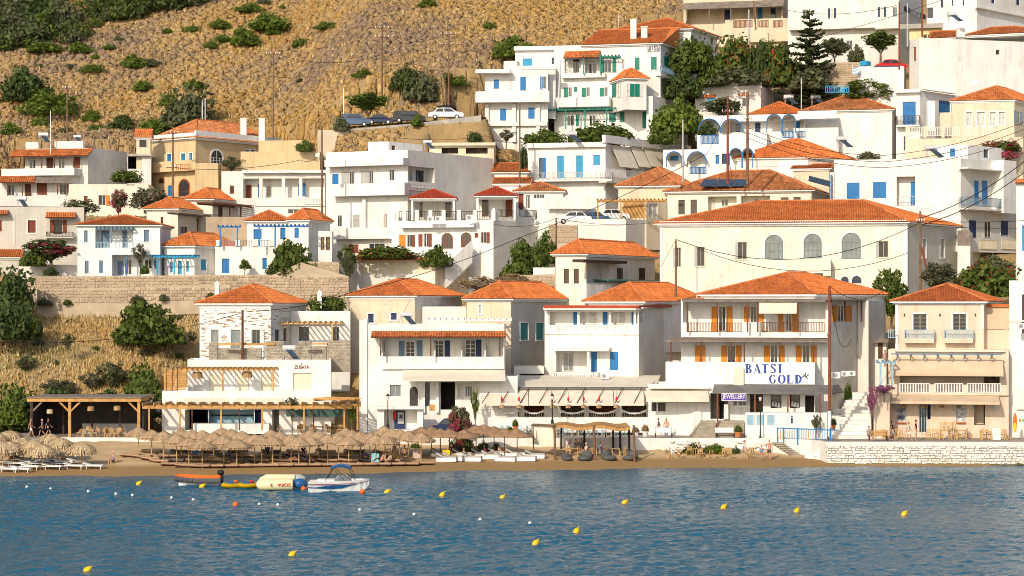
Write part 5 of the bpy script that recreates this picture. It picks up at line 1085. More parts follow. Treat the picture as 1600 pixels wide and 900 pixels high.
    for i in range(13):
        Yk = 190.5+i*.75; x0, x1 = X_(1305+i*1.6, Yk), X_(1362-i*.3, Yk); MB().obox((x0, Yk, PZ-.4), (x1-x0, 0, 0), (0, 10.6-i*.75, 0), (0, 0, .4+.31*(i+1))).build('step', WH if i % 2 else WH2, t)
    for i in range(3): MB().box(W(1300+i*4, 660-i*9, 193+2*i)-ZU*1.2, 1.2, 1.6, 1.4).build('side_pier', WH, t)
    # peach cafe
    h = house('peach cafe house with orange hip roof, white framed windows and tan awnings', 1470, 678, 192, 'cafe_house', 'cafe')
    b = Block(h, 1399, 1537, 1562, 192.5, 471, 690, d=9, wall=PEA, side=PEA, parapet=0); b.roof(444, .45, m=TILE2); f = b.f
    f.bx('cornice', WPNT, 1397, 469, 1538, 474, .15); f.bx('corner_pilaster', WPNT, 1399, 474, 1403.5, 548, .06); f.bx('corner_pilaster', WPNT, 1533, 474, 1537, 514, .06)
    for a, c in ((1427, 1448), (1489, 1510)): f.win(a, 490.5, c, 516, 'gd', fr=GPNT, n=2, tr=4, surround=WPNT)
    for a, c in ((1413.5, 1459.5), (1475.5, 1520.5)): f.balc(a, c, 536, 515, .8, 'slab', slabcol=PEA, slab=.45); f.rail(a, 515, c, 529, .75, LBLU, step=.2, th=.08, sides=True)
    for x in (1413, 1468.5, 1524): f.bx('bracket', DARKW, x-1, 490, x+1, 494, .1)
    w = Block(h, 1537, 1577, 1580, 193.5, 515, 690, d=6, wall=PEA, yaw=-12); w.f.bx('shade', TCAN, 1540, 478, 1577, 514, .1); w.f.bx('tile_edge', TILE2, 1541, 475, 1578, 480, .3)
    g = Block(h, 1388, 1576, 1578, 191, 546.5, 690, d=4, wall=PEA, yaw=-12, parapet=0).f
    g.rail(1388, 515, 1399, 528, -.2, LBLU, step=.2, th=.07); 
    r = g.rec(1406, 583, 1562, 612, 2.2, col=DIM); g.bx('terrace_edge', PEA, 1386, 600, 1576, 618, .3)
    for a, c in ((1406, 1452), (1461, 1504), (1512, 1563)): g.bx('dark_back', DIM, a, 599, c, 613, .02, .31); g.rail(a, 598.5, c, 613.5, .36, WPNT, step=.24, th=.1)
    g.canopy(1390, 1568, 559, 583, 1.6, m=TCAN, th=.06, val=.18); 
    sl = MB()
    for i in range(8): x = 1404+i*21; q = g.px(x, 553, 1.3); sl.bar(g.px(x-4, 553, .1), q, .1); sl.bar(q, g.px(x-3, 561, .9), .09)
    u0, z1 = g.uz(1392, 553, 1.3); u1, _ = g.uz(1566, 553, 1.3); g.ubox(sl, u0, u1, z1-.06, z1+.06, 1.2, 1.32); sl.build('pergola_brackets', GBLU, h)
    g.bx('ledge', CANV, 1398, 546, 1570, 550, .35)
    g.canopy(1365, 1562, 616, 626, 2.2, m=TCAN, th=.06, val=.22)
    for x in (1378, 1394+2, 1440, 1460, 1488, 1520, 1551): q = MB(); q.bar(g.px(x, 632, .05), g.px(x+3, 643, .05), .08); q.bar(g.px(x, 632, .05), g.px(x-1, 632, .7), .08); q.build('bracket', LBLU, h)
    mos = mat('etched_glass', (.72, .72, .70), .4, .45, 3.2, col2=(.16, .17, .18))
    for a, c in ((1373, 1388), (1401, 1416), (1494, 1509)): 
        w_ = g.win(a, 631, c, 661, 'w', fr=LBLU, n=1, glass=mos); g.bx('planter_box', TERR, a, 659.5, c, 661.5, .25)
    text(g, 'CAFE', 1408.5, 641, 12, 6, NAVY, o=-.08); text(g, 'BAR', 1408.5, 652, 11, 6.5, NAVY, o=-.08)
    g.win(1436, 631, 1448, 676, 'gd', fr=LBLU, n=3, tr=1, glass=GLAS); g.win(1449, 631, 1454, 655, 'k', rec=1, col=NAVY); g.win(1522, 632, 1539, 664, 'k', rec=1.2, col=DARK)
    for x in (1381, 1411, 1442.5, 1471.5, 1499, 1531.5):
        l = thing('basket_lamp', 'woven basket lamp hanging beneath the lower cafe awning', 'lamp', g.px(x, 637, .9), 'basket lamps under the cafe awning'); q = l.location; MB().lathe(q, [(.06, .35), (.2, .22), (.27, 0)], 9).build('shade', WICK, l); MB().tube(q+ZU*.33, q+ZU*.65, .012, n=4).build('cord', CABL, l)
    by = Block(h, 1365, 1390, 1392, 190.5, 612, 690, d=3, wall=PEA, yaw=-12, parapet=0); bl = MB(); 
    by.f.bx('sill', PEA, 1364, 606, 1395, 613, .1)
    lp = Fa(h, (X_(1375, 192), 192), (X_(1398, 192), 192), 0, 1); lp.pergola(1372, 1400, 563, 1.2, 606, (1376, 1394), m=LBLU); 
    # right edge house
    h = house('white house cropped by the right border with dark windows and red sculpture', 1590, 690, 191)
    b = Block(h, 1577, 1680, None, 191, 438, 690, d=8, wall=WH, yaw=-14); f = b.f; f.win(1597, 460, 1604, 521, 'w', fr=DARKW, n=1) ; f.bx('ledge', LGR, 1578, 500, 1660, 503, .1); f.bx('hanging_shade', WH2, 1588, 604, 1600, 640, .3)
    sc_ = thing('surfboard', 'red and yellow surfboard leaning against the white wall at right edge', 'surfboard', W(1586, 676, 189.5)); q = sc_.location; MB().ell(q+V((0, 0, .95)), .2, .06, .95, 10, 8).build('board', ORNP, sc_); MB().ell(q+V((0, -.02, .55)), .17, .062, .5, 10, 8).build('yellow_panel', YELP, sc_)
    for i, c in enumerate(((.75, .2, .05), (.2, .5, .1), (.75, .3, .05))): f.bx('poster_dot', cloth(c), 1592+i*5, 655, 1595+i*5, 659, .02)

def serif_sign(fa, root):
    """BATSI over GOLD in blue serif capitals with thick and thin strokes"""
    ink = mat('blue_sign_ink', (.03, .07, .32), .5, .15, 1)
    def letter(ch, x, y, w, h):           # pixel box; strokes as upright plates
        def P(a, b): return fa.px(x+a*w, y+(1-b)*h, .045)
        mb = MB()
        def quad(*pts): mb.poly(*[P(a, b) for a, b in pts])
        def rectp(a0, b0, a1, b1): quad((a0, b0), (a1, b0), (a1, b1), (a0, b1))
        def bowl(cx, cy, rx, ry, a0, a1, tk, th, n=14):     # arc with thick sides tk and thin tops th
            for i in range(n):
                p = [a0+(a1-a0)*j/n for j in (i, i+1)]
                q = [(cx+rx*math.cos(t), cy+ry*math.sin(t)) for t in p]; r = [(cx+(rx-tk)*math.cos(t), cy+(ry-th)*math.sin(t)) for t in p]
                quad(q[0], q[1], r[1], r[0])
        def stem(a, b, s=.13): rectp(a, 0, b, 1); rectp(a-s, 0, b+s, .07); rectp(a-s, .93, b+s, 1)
        if ch == 'B': stem(.08, .42, .1); bowl(.42, .76, .42, .26, -PI/2, PI/2, .28, .08); bowl(.42, .28, .54, .28, -PI/2, PI/2, .32, .08)
        elif ch == 'A': quad((.38, 1), (.58, 1), (1.02, 0), (.70, 0)); quad((.42, 1), (.5, .95), (.14, 0), (.06, 0)); rectp(.22, .3, .72, .37); rectp(-.02, 0, .24, .06); rectp(.64, 0, 1.08, .06)
        elif ch == 'T': stem(.33, .69, .1); rectp(0, .93, 1, 1); quad((0, 1), (.06, 1), (.02, .74), (0, .74)); quad((1, 1), (.94, 1), (.98, .74), (1, .74))
        elif ch == 'S': bowl(.5, .74, .42, .26, .25, PI*1.2, .26, .09); bowl(.5, .26, .44, .28, -PI*.8, PI*.28, .28, .1); quad((.14, .66), (.38, .74), (.88, .40), (.66, .32)); rectp(.86, .76, .93, 1.0); rectp(.04, 0, .1, .22)
        elif ch == 'I': stem(.22, .8, .22)
        elif ch == 'G': bowl(.52, .5, .5, .52, .2*PI, 1.82*PI, .3, .08); rectp(.72, .12, .94, .42); rectp(.6, .40, 1.04, .46)
        elif ch == 'O': bowl(.5, .5, .52, .52, 0, 2*PI, .3, .08, 24)
        elif ch == 'L': stem(.16, .52, .14); rectp(.1, 0, .98, .07); quad((.98, 0), (.98, .3), (.93, .3), (.88, .05))
        elif ch == 'D': stem(.06, .42, .1); bowl(.36, .5, .6, .5, -PI/2, PI/2, .3, .08, 16)
        # give the plates thickness
        o = mb.build('letter', ink, root); md = o.modifiers.new('thick', 'SOLIDIFY'); md.thickness = .03; return o
    for ch, x, w in zip('BATSI', (1164.5, 1177.5, 1190, 1203, 1215.5), (10.5, 11, 10.5, 10, 6)): letter(ch, x, 569 if ch != 'S' else 568.5, w, 14.3)
    for ch, x, w in zip('GOLD', (1201.5, 1215.5, 1228.5, 1242), (11, 12, 10, 11)): letter(ch, x, 585.5, w, 13.8)
    mb = MB()
    for a, b in (((1262, 592), (1255, 585)), ((1258, 588), (1259, 582)), ((1259, 589), (1264, 585)), ((1257, 587), (1252, 590))): mb.tube(fa.px(*a, .05), fa.px(*b, .05), .04, n=4)
    mb.build('flower_emblem', DARKW, root)
front_row()
for b in BLOCKS: b.finish()
# ================================================================== TERRAIN
tx = axis([(-700, -110, 30), (-110, 110, 1.5), (110, 700, 30)]); ty = axis([(193, 345, 1.1), (345, 430, 4), (430, 900, 30)])
GX, GY = np.meshgrid(tx, ty); TZ = np.vectorize(zprof)(GX, GY)
nz = np.zeros_like(TZ)
for i in range(30):
    a = RN.random()*6.28; k = 2*PI/(4+RN.random()**2*40); nz += np.sin(k*(GX*math.cos(a)+GY*math.sin(a))+RN.random()*6.28)/k*.01
TZ += nz*np.clip((GY-200)/12, 0, 1)*np.where(GX < -20, 1.3, .7)
TZ = np.where(GY < 202, np.minimum(TZ, 1.9), TZ)
for P, zb in PADS:
    ex, ey = (P[1]-P[0]), (P[3]-P[0]); L, D = ex.length, ey.length; ex, ey = ex/L, ey/D
    M = np.linalg.inv(np.array([[ex.x, ey.x], [ex.y, ey.y]])); dx, dy = GX-P[0].x, GY-P[0].y
    u = M[0, 0]*dx+M[0, 1]*dy; v = M[1, 0]*dx+M[1, 1]*dy
    ins = (u > -1.2) & (u < L+1.2) & (v > -5) & (v < D+.8)
    TZ = np.where(ins, np.minimum(TZ, zb-.25+np.minimum(0, v)*.12), TZ)
PXG = GX*FOC/GY+800
for a_, b_, c_, ya_, yb_, yc_, bot_ in SIGHT:          # the ground stays below the foot of every house that stands in view
    if bot_ > 640: continue
    ins = (PXG > a_-5) & (PXG < c_+5) & (GY < np.interp(PXG, [a_, b_, c_+.01], [ya_, yb_, yc_])+.3) & (GY > 203)
    TZ = np.where(ins, np.minimum(TZ, HC-(bot_-YH)*GY/FOC-.35), TZ)
near = np.zeros(TZ.shape, bool)
for P, zb in PADS:
    xs_ = [p.x for p in P]; yy_ = [p.y for p in P]; near |= (GX > min(xs_)-5) & (GX < max(xs_)+5) & (GY > min(yy_)-9) & (GY < max(yy_)+2)
E = TZ.copy()
for dj in range(-3, 4):
    for di in range(-2, 3): E = np.minimum(E, np.roll(np.roll(TZ, dj, 1), di, 0))
E2 = sum(np.roll(np.roll(E, dj, 1), di, 0) for dj in (-1, 0, 1) for di in (-1, 0, 1))/9
TZ = np.where(near & (GY > 203) & (GY < 300), np.minimum(TZ, E2), TZ)
# cutting for the roadside parking left of the blue shuttered house
def road_py(px): return interp(px, [(540, 200), (640, 192), (745, 184)])
RX = [V((X_(p, 265), 265, Z_(road_py(p), 265))) for p in (530, 640, 760)]
rz_ = np.interp(PXG, [530, 640, 760], [r.z for r in RX]); ins = (PXG > 520) & (PXG < 765)
TZ = np.where(ins & (GY > 264) & (GY < 271.5), rz_-.1, TZ); TZ = np.where(ins & (GY <= 264) & (GY > np.where(PXG < 672, 258.5, 263)), rz_-.35-(264-GY)*.75, TZ)
TZ = np.where(ins & (GY >= 271.5) & (GY < 276), np.minimum(TZ, rz_+(GY-271.5)*.9), TZ)
def gz(X, Y):
    j = min(len(tx)-2, max(0, np.searchsorted(tx, X)-1)); i = min(len(ty)-2, max(0, np.searchsorted(ty, Y)-1))
    fx = (X-tx[j])/(tx[j+1]-tx[j]); fy = (Y-ty[i])/(ty[i+1]-ty[i])
    return (TZ[i, j]*(1-fx)+TZ[i, j+1]*fx)*(1-fy)+(TZ[i+1, j]*(1-fx)+TZ[i+1, j+1]*fx)*fy
def on_hill(px, py):
    lo = 196.0
    while lo < 700:
        if gz(X_(px, lo), lo) >= Z_(py, lo): break
        lo += .4
    return V((X_(px, lo), lo, gz(X_(px, lo), lo)))
HILL = mat('dry_hillside', (.36, .245, .11), .95, .1, 1.6, col2=(.28, .19, .09), bump=.9, bscale=3)
me = npmesh('hillside', np.stack([GX, GY, TZ], -1).reshape(-1, 3), grid_faces(len(tx), len(ty)), HILL, smooth=True); o = bpy.data.objects.new('hillside', me); COL.objects.link(o); o['kind'] = 'structure'
# scrub: thousands of low cushions of dry brush
def inside_pads(x, y, m=1.0):
    bad = np.zeros(len(x), bool)
    for P, zb in PADS:
        ex, ey = (P[1]-P[0]), (P[3]-P[0]); L, D = ex.length, ey.length; ex, ey = ex/L, ey/D
        M = np.linalg.inv(np.array([[ex.x, ey.x], [ex.y, ey.y]])); dx, dy = x-P[0].x, y-P[0].y; u = M[0, 0]*dx+M[0, 1]*dy; v = M[1, 0]*dx+M[1, 1]*dy
        bad |= (u > -m) & (u < L+m) & (v > -1.5) & (v < D+m)
    return bad
def interp2(x, y):
    j = np.clip(np.searchsorted(tx, x)-1, 0, len(tx)-2); i = np.clip(np.searchsorted(ty, y)-1, 0, len(ty)-2); fx = (x-tx[j])/(tx[j+1]-tx[j]); fy = (y-ty[i])/(ty[i+1]-ty[i])
    return (TZ[i, j]*(1-fx)+TZ[i, j+1]*fx)*(1-fy)+(TZ[i+1, j]*(1-fx)+TZ[i+1, j+1]*fx)*fy
def cushions(name, x, y, s, mats, mi, nr=5, tall=.5):
    n = len(x); rings = [(1.0, -.15), (.93, .28), (.62, .72), (.22, .98)]; th = np.arange(nr)*2*PI/nr
    base = np.array([[r*math.cos(t+.3*k), r*math.sin(t+.3*k), z] for k, (r, z) in enumerate(rings) for t in th]+[[0, 0, 1.02]]); nb = len(base)
    v = base[None]*(1+RN.normal(0, .2, (n, nb, 1))); v = v*np.stack([s*(.8+.5*RN.random(n)), s*(.8+.5*RN.random(n)), s*tall*(.7+.6*RN.random(n))], -1)[:, None, :]
    v[:, :, 0] += x[:, None]; v[:, :, 1] += y[:, None]; v[:, :, 2] += interp2(v[:, :, 0].ravel(), v[:, :, 1].ravel()).reshape(n, nb)
    f = [(k*nr+i, k*nr+(i+1) % nr, (k+1)*nr+(i+1) % nr, (k+1)*nr+i) for k in range(3) for i in range(nr)]+[(3*nr+i, 3*nr+(i+1) % nr, nb-1, nb-1) for i in range(nr)]
    f4 = np.array(f[:3*nr]); ft = np.array([q[:3] for q in f[3*nr:]])
    off = (np.arange(n)*nb)[:, None, None]
    F3 = np.concatenate([(f4[:, [0, 1, 2]][None]+off).reshape(-1, 3), (f4[:, [0, 2, 3]][None]+off).reshape(-1, 3), (ft[None]+off).reshape(-1, 3)])
    m = np.concatenate([np.repeat(mi, 3*nr), np.repeat(mi, 3*nr), np.repeat(mi, nr)])
    V3 = v.reshape(-1, 3); K = 13; d = RN.normal(size=(n, K, 3)); d[:, :, 2] = np.abs(d[:, :, 2])*.9+.15; d /= np.linalg.norm(d, axis=2)[:, :, None]
    c = np.stack([x, y, 0*x], -1)[:, None]; sc = (s[:, None]*np.array([1, 1, tall]))[:, None]; p = c+d*sc*.8; q = c+d*sc*(1.15+.4*RN.random((n, K, 1))); w = np.cross(d, RN.normal(size=(n, K, 3)))*sc*.16
    for u in (p, q): u[:, :, 2] += interp2(p[:, :, 0].ravel(), p[:, :, 1].ravel()).reshape(n, K)
    T = np.stack([p-w, p+w, q], 2).reshape(-1, 3); F3 = np.concatenate([F3, len(V3)+np.arange(len(T)).reshape(-1, 3)]); m = np.concatenate([m, np.repeat(mi, K)])
    o = bpy.data.objects.new(name, npmesh(name, np.concatenate([V3, T]), F3, mats, m, smooth=True)); COL.objects.link(o); o['kind'] = 'stuff'; return o
SCR = [mat('scrub_%d' % i, c, .95, .12, 2.2, island=.14, col2=d, spec=.05) for i, (c, d) in enumerate((((.40, .26, .115), (.34, .215, .095)), ((.44, .295, .125), (.37, .24, .10)), ((.35, .235, .12), (.29, .195, .10)), ((.28, .195, .125), (.235, .165, .11)), ((.40, .25, .085), (.33, .20, .07))))]
n = 56000; y = np.concatenate([252+RN.random(n-7000)**1.05*92, 252+RN.random(7000)*24]); x = (RN.random(n)-.62)*(y*.56)+8
keep = (interp2(x, y) > 24) & ~inside_pads(x, y) & ~((y > 263) & (y < 272.5) & (x*FOC/y+800 > 515) & (x*FOC/y+800 < 765)) & (x < 40)
x, y = x[keep], y[keep]; s = .25+RN.random(len(x))**2*.45
cl = 1.2*np.sin(x*.13+1.3*np.sin(y*.09))+1.1*np.sin(y*.17+x*.05)+.8*np.sin(x*.41-y*.33)+RN.normal(0, .7, len(x)); mi = np.select([cl < -1.3, cl < -.3, cl < .5, cl < 1.3], [3, 2, 0, 1], 4)
cushions('scrub', x, y, s, SCR, mi)
SCRUBXY = (x, y)
# dry grass on the field below the long wall
def blades(name, x, y, h, mats, mi, w=.05, per=5):
    n = len(x); z = interp2(x, y); xx = np.repeat(x, per)+RN.normal(0, .12, n*per); yy = np.repeat(y, per)+RN.normal(0, .12, n*per); zz = np.repeat(z, per); hh = np.repeat(h, per)*(.6+.7*RN.random(n*per)); a = RN.random(n*per)*6.28
    b = np.stack([xx, yy, zz-.05], -1); d = np.stack([np.cos(a), np.sin(a), 0*a], -1)*w*(1+RN.random(n*per))[:, None]; t = b+np.stack([RN.normal(0, .2, n*per)*hh, RN.normal(0, .2, n*per)*hh, hh], -1)
    v = np.stack([b-d, b+d, t], 1).reshape(-1, 3); f = np.arange(len(v)).reshape(-1, 3)
    o = bpy.data.objects.new(name, npmesh(name, v, f, mats, np.repeat(mi, per))); COL.objects.link(o); o['kind'] = 'stuff'
GRS = [mat('grass_%d' % i, c, .9, .1, 1, island=.3, spec=.1) for i, c in enumerate(((.56, .39, .16), (.50, .31, .115), (.27, .23, .075), (.54, .42, .22)))]
n = 15000; y = 198+RN.random(n)*30; x = -62+RN.random(n)*50; keep = ~inside_pads(x, y, .3) & (y > 203); x, y = x[keep], y[keep]
c = np.sin(x*.31+y*.2)+np.sin(y*.6-x*.1)+RN.normal(0, .8, len(x)); blades('dry_grass', x, y, .25+RN.random(len(x))*.35, GRS, np.select([c < -.9, c < .4, c < 1.6], [1, 0, 3], 2), per=4)
n = 7000; y = 222+RN.random(n)*60; x = -30+RN.random(n)*75; keep = ~inside_pads(x, y, .3) & (interp2(x, y) > 6); x, y = x[keep], y[keep]
blades('roadside_grass', x, y, .2+RN.random(len(x))*.35, GRS, RN.integers(0, 4, len(x)), per=4)

k = RN.random(len(SCRUBXY[0])) < .16; x, y = SCRUBXY[0][k]+RN.normal(0, .5, k.sum()), SCRUBXY[1][k]+RN.normal(0, .5, k.sum()); blades('tussock_grass', x, y, .35+RN.random(len(x))*.35, GRS, RN.choice(4, len(x), p=[.35, .25, .1, .3]), w=.07, per=6)

# ================================================================== STONE WALLS, ROAD
def rubble_wall(label, pts, yt, yb, m=STO, name='stone_wall', cat='wall', course=.3, cap=295, seed=1, low=2):
    """pts: (column, depth) polyline; yt, yb: top and bottom rows at each point"""
    t = thing(name, label, cat, W(pts[0][0], yb[0], pts[0][1]))
    for i in range(len(pts)-1):
        (a, Ya), (c, Yc) = pts[i], pts[i+1]; P, Q = V((X_(a, Ya), Ya, 0)), V((X_(c, Yc), Yc, 0)); e = (Q-P); n = V((e.y, -e.x, 0)).normalized()
        za, zc, ba, bc = Z_(yt[i], Ya), Z_(yt[i+1], Yc), Z_(yb[i], Ya)-low, Z_(yb[i+1], Yc)-low
        q = [P+ZU*ba, Q+ZU*bc, Q+ZU*zc, P+ZU*za]; MB().add(q+[p-n*.5 for p in q], [(0, 1, 2, 3), (4, 5, 6, 7), (0, 1, 5, 4), (1, 2, 6, 5), (2, 3, 7, 6), (3, 0, 4, 7)]).build('wall_core', MORT if m is STO else m, t)
        if course: stone_courses(t, P, Q, min(ba, bc)+1.9, min(za, zc)-.02, n, course, .25, .75, m, cap=cap, gap=.05, proud=.07, rng=random.Random(seed+i)); cap = max(0, cap-200)
    return t
rubble_wall('long rubble retaining wall on terraced bank below the blue shuttered cottages', ((43, 227.2), (150, 226.6), (310, 226.6), (428, 226.6)), (432, 431.5, 430, 429), (452, 452, 447, 446), course=.3, seed=3)
rubble_wall('paler lower terrace wall along the top of the dry grass field', ((58, 225.2), (200, 225), (360, 225)), (452, 449, 445), (472, 468, 460), course=.33, seed=8, cap=150)
rubble_wall('broken stone garden walls above the stone house chimney', ((420, 226), (470, 225.5), (545, 225)), (432, 410, 432), (470, 468, 474), seed=21)
rubble_wall('stone bank with pale blocks right of the bright bush', ((436, 227), (530, 227)), (407, 410), (436, 436), seed=31, course=.35)
rubble_wall('rubble terrace wall under the pine tree and hilltop houses', ((1280, 272), (1345, 270)), (98, 97), (132, 130), seed=41)
rubble_wall('short rubble wall beside the villa car park', ((857, 240), (902, 239.5)), (350, 352), (378, 378), seed=51)
rubble_wall('little stone wall with roof tiles stacked behind the beige house', ((812, 224), (868, 223.5)), (430, 428), (455, 455), seed=55)
q = rubble_wall('low concrete roadside parapet in front of the parked cars', ((541, 263.8), (645, 263.8), (752, 263.8)), (202, 193, 180), (209, 201, 190), m=CONC, course=0, name='roadside_wall', low=.4)
q = rubble_wall('cream garden wall behind the bougainvillea at far left', ((30, 230), (128, 230)), (413, 414), (428, 430), m=WH2, course=0, name='garden_wall')
q = rubble_wall('pale plastered ruin walls beside the curving track, centre hillside', ((497, 262), (545, 263)), (203, 204), (226, 222), m=BEI, course=0, name='ruined_wall')
mb = MB(); a = [(530, 640, 760)[i] for i in range(3)]
P0 = [V((X_(p, 264), 264, Z_(road_py(p), 265)+.02)) for p in a]; P1 = [V((X_(p, 271.4), 271.4, Z_(road_py(p), 265)+.02)) for p in a]
for i in range(2): mb.poly(P0[i], P0[i+1], P1[i+1], P1[i])
mb.build('road', PAVE, kind='structure')
# ================================================================== VEGETATION
# top left wood: reads as one mass
def wood():
    vs, fs, mi = [], [], []; off = 0; r = np.random.default_rng(5); protos = [crown(s, 620, 26, True, .085, .34) for s in (1, 2, 3)]
    for i in range(150):
        px = -40+r.random()*380; lim = interp(px, [(-40, 92), (0, 84), (60, 80), (110, 72), (150, 44), (200, 30), (260, 18), (340, 4)]); py = lim-abs(r.normal(0, .55))*70-2
        if 112 < px < 146 and 10 < py < 50 and r.random() < .85: continue
        p = on_hill(px, py); s = 1.3+r.random()**1.5*2.9; v, f = protos[i % 3]; a = r.random()*6.28; R = np.array([[math.cos(a), -math.sin(a), 0], [math.sin(a), math.cos(a), 0], [0, 0, 1]])
        vs.append(v@R.T*np.array([s*1.15, s*1.15, s*(.95+.6*r.random())])+np.array(p)-[0, 0, .3]); fs.append(f+off); off += len(v); mi.append(np.full(len(f), r.choice(4, p=[.34, .26, .28, .12])))
    o = bpy.data.objects.new('hill_wood', npmesh('hill_wood', np.concatenate(vs), np.concatenate(fs), [L_DK, L_GR, L_OL, L_GY], np.concatenate(mi))); COL.objects.link(o); o['kind'] = 'stuff'
wood()
def hill_plant(label, x0, y0, x1, y1, m, kind='b1', **k): x0, x1, y0, m = x0-3, x1+3, y0-2, L_BR if m is L_GR else m; p = on_hill((x0+x1)/2, y1-1); return plant(label, x0, y0, x1, y1, p.y, m, kind, **k)
i = 0
for x0, y0, x1, y1, m, lab in (
    (0, 98, 80, 158, L_DK, 'dark olive thicket at left edge halfway up the hill'), (24, 138, 128, 180, L_BR, 'wide flat bright green mat of creeper on the left hillside'), (42, 66, 100, 82, L_BR, 'bright shrub at the foot of the hill wood'), (105, 67, 145, 83, L_GR, 'rounded dark green shrub below the sandy gap in the wood'),
    (190, 84, 230, 106, L_GR, 'biggest single rounded green bush in the open scrub'), (207, 126, 240, 142, L_GR, 'low green cushion shrub in the centre of the left hillside'), (125, 170, 160, 189, L_GR, 'green shrub under the flat creeper mat'), (170, 180, 212, 203, L_DK, 'ragged dark shrub left of the belfry'), (120, 100, 168, 114, L_BR, 'flat light green shrub left of the rounded bush'),
    (210, 185, 270, 212, L_GR, 'sunny green bushes behind the tan mansion'), (328, 30, 362, 45, L_BR, 'light green shrub beside the dark hilltop clump'), (358, 42, 405, 72, L_GR, 'dark green clump on the hill, upper middle'), (388, 18, 458, 48, L_GR, 'long bright green clump near the top, upper middle'),
    (455, 60, 484, 74, L_BR, 'small yellow green shrub right of the upper clumps'), (486, 34, 536, 46, L_GR, 'flat green shrub beside the long upper clump'), (655, -4, 682, 12, L_GR, 'green shrub cut by the top edge of the photo'), (765, 55, 840, 91, L_GR, 'large green shrub behind the blue shuttered house roof'), (550, 107, 586, 121, L_GR, 'low flat shrub left of the tall white pole'),
    (610, 100, 655, 140, L_DK, 'dark upright bush beside the round olive bush above the cars'), (680, 115, 738, 134, L_GR, 'flat green shrub behind the roadside utility pole'), (364, 4, 412, 20, L_GR, 'shrub at the top edge left of the long clump'), (285, 124, 322, 141, L_BR, 'bright shrub above the big olive tree'), (250, 143, 278, 166, L_GR, 'bright shrub touching the left side of the big olive tree'),
    (0, 192, 34, 212, L_GR, 'green shrub by the left edge above the white house'), (52, 178, 76, 198, L_GR, 'small dark green shrub above the white house roofs'), (755, 35, 775, 46, L_GR, 'tiny green shrub beside the upper single pole')):
    hill_plant(lab, x0, y0, x1, y1, m, 'g1' if 'mat' in lab or 'flat' in lab else 'b%d' % (i % 4+1)); i += 1
k = 0
for px, py, w in ((172, 78, 22), (110, 108, 18), (150, 92, 14), (62, 46+60, 12), (236, 104, 30), (262, 52, 16), (300, 50, 24), (186, 66, 18), (560, 120, 18), (430, 55, 30), (470, 128, 12), (330, 76, 26), (350, 66, 30), (412, 8, 22), (440, 14, 12), (180, 200, 16), (104, 208, 22), (150, 205, 26)):
    hill_plant('small low shrub dotted on the open dry hillside', px-w/2, py-w*.4, px+w/2, py, (L_GR, L_OL, L_GR)[k % 3], 'b%d' % (k % 4+1), group='small shrubs on the dry hillside'); k += 1
hill_plant('big round grey olive tree behind the tan mansion roof', 248, 137, 342, 200, L_OL, 'b5', cat='tree', name='tree')
hill_plant('rounded olive green bush above the parked cars', 630, 108, 686, 158, L_OL, 'b2')
plant('umbrella shaped green tree shading the parked cars', 540, 144, 610, 194, 266, L_BR, 't1', 'tree', 'tree', trunk=.42)
plant('grey leafy shrub in front of the blue parked van', 520, 178, 546, 205, 263, L_OL, 'b3'); plant('small yellow green roadside bush by the parapet', 641, 178, 662, 196, 263, L_BR, 'b4')
plant('dark green bush left of the white blue shuttered house', 728, 204, 756, 222, 262, L_DK, 'b2'); plant('grey oleander before the white blue shuttered house', 776, 200, 806, 224, 264, L_GY, 'o1', name='shrub', trunk=.1)
# around the guesthouse
for a in (('clipped green hedge left of the solar heater under the green pergola', 817, 198, 885, 225, 259, L_GR, 'b1'), ('tall clipped hedge right of the solar heater', 878, 190, 998, 224, 260, L_GR, 'b3'), ('low hedge beside the guesthouse entrance path', 1006, 200, 1060, 224, 259, L_GR, 'b2'), ('dark ivy strip hanging at the corner of the azure door house', 812, 222, 826, 262, 253, L_DK, 'b2')): plant(a[0], *a[1:6], a[6], a[7], 'hedge', 'hedge')
plant('bright lemon tree beside the guesthouse entrance', 1016, 148, 1100, 206, 262, L_BR, 'b3', 'tree', 'tree'); plant('big green climber mass against the guesthouse wall', 1040, 52, 1128, 112, 270, L_GR, 'b2'); plant('lower dark shrub beside the green guesthouse balcony', 1032, 104, 1100, 152, 268, L_DK, 'b1'); plant('dense green shrubbery above the small lintel house left end', 1084, 84, 1150, 136, 269, L_GR, 'b3'); plant('green shrubbery between the bougainvilleas', 1160, 60, 1210, 134, 270.5, L_DK, 'b4'); plant('shrub mass under the pine beside the rubble wall', 1225, 98, 1300, 140, 268, L_OL, 'b1')
plant('tall bougainvillea with red flowers between guesthouse and hilltop veranda', 1112, 52, 1192, 112, 272, L_GR, 'b2', 'bougainvillea', 'bougainvillea', bloom=L_RD); plant('bougainvillea with scarlet sprays left of the pine', 1180, 62, 1254, 132, 271, L_GR, 'b1', 'bougainvillea', 'bougainvillea', bloom=L_RD); plant('dense shrub bank above the small brick lintel house', 1098, 100, 1200, 134, 268, L_OL, 'b3')
plant('round green shrub behind the small lintel house', 1185, 60, 1215, 90, 276, L_GR, 'b2'); plant('dark olive tree in front of the small lintel house', 1098, 152, 1165, 186, 265, L_OL, 't1', 'tree', 'tree', trunk=.1)
plant('ivy green shrub below the arched awnings', 1088, 188, 1122, 210, 258.6, L_DK, 'b1'); plant('lush green tree between orange roof and blue roller flats', 1310, 122, 1398, 168, 264, L_GR, 't2', 'tree', 'tree', trunk=.1)
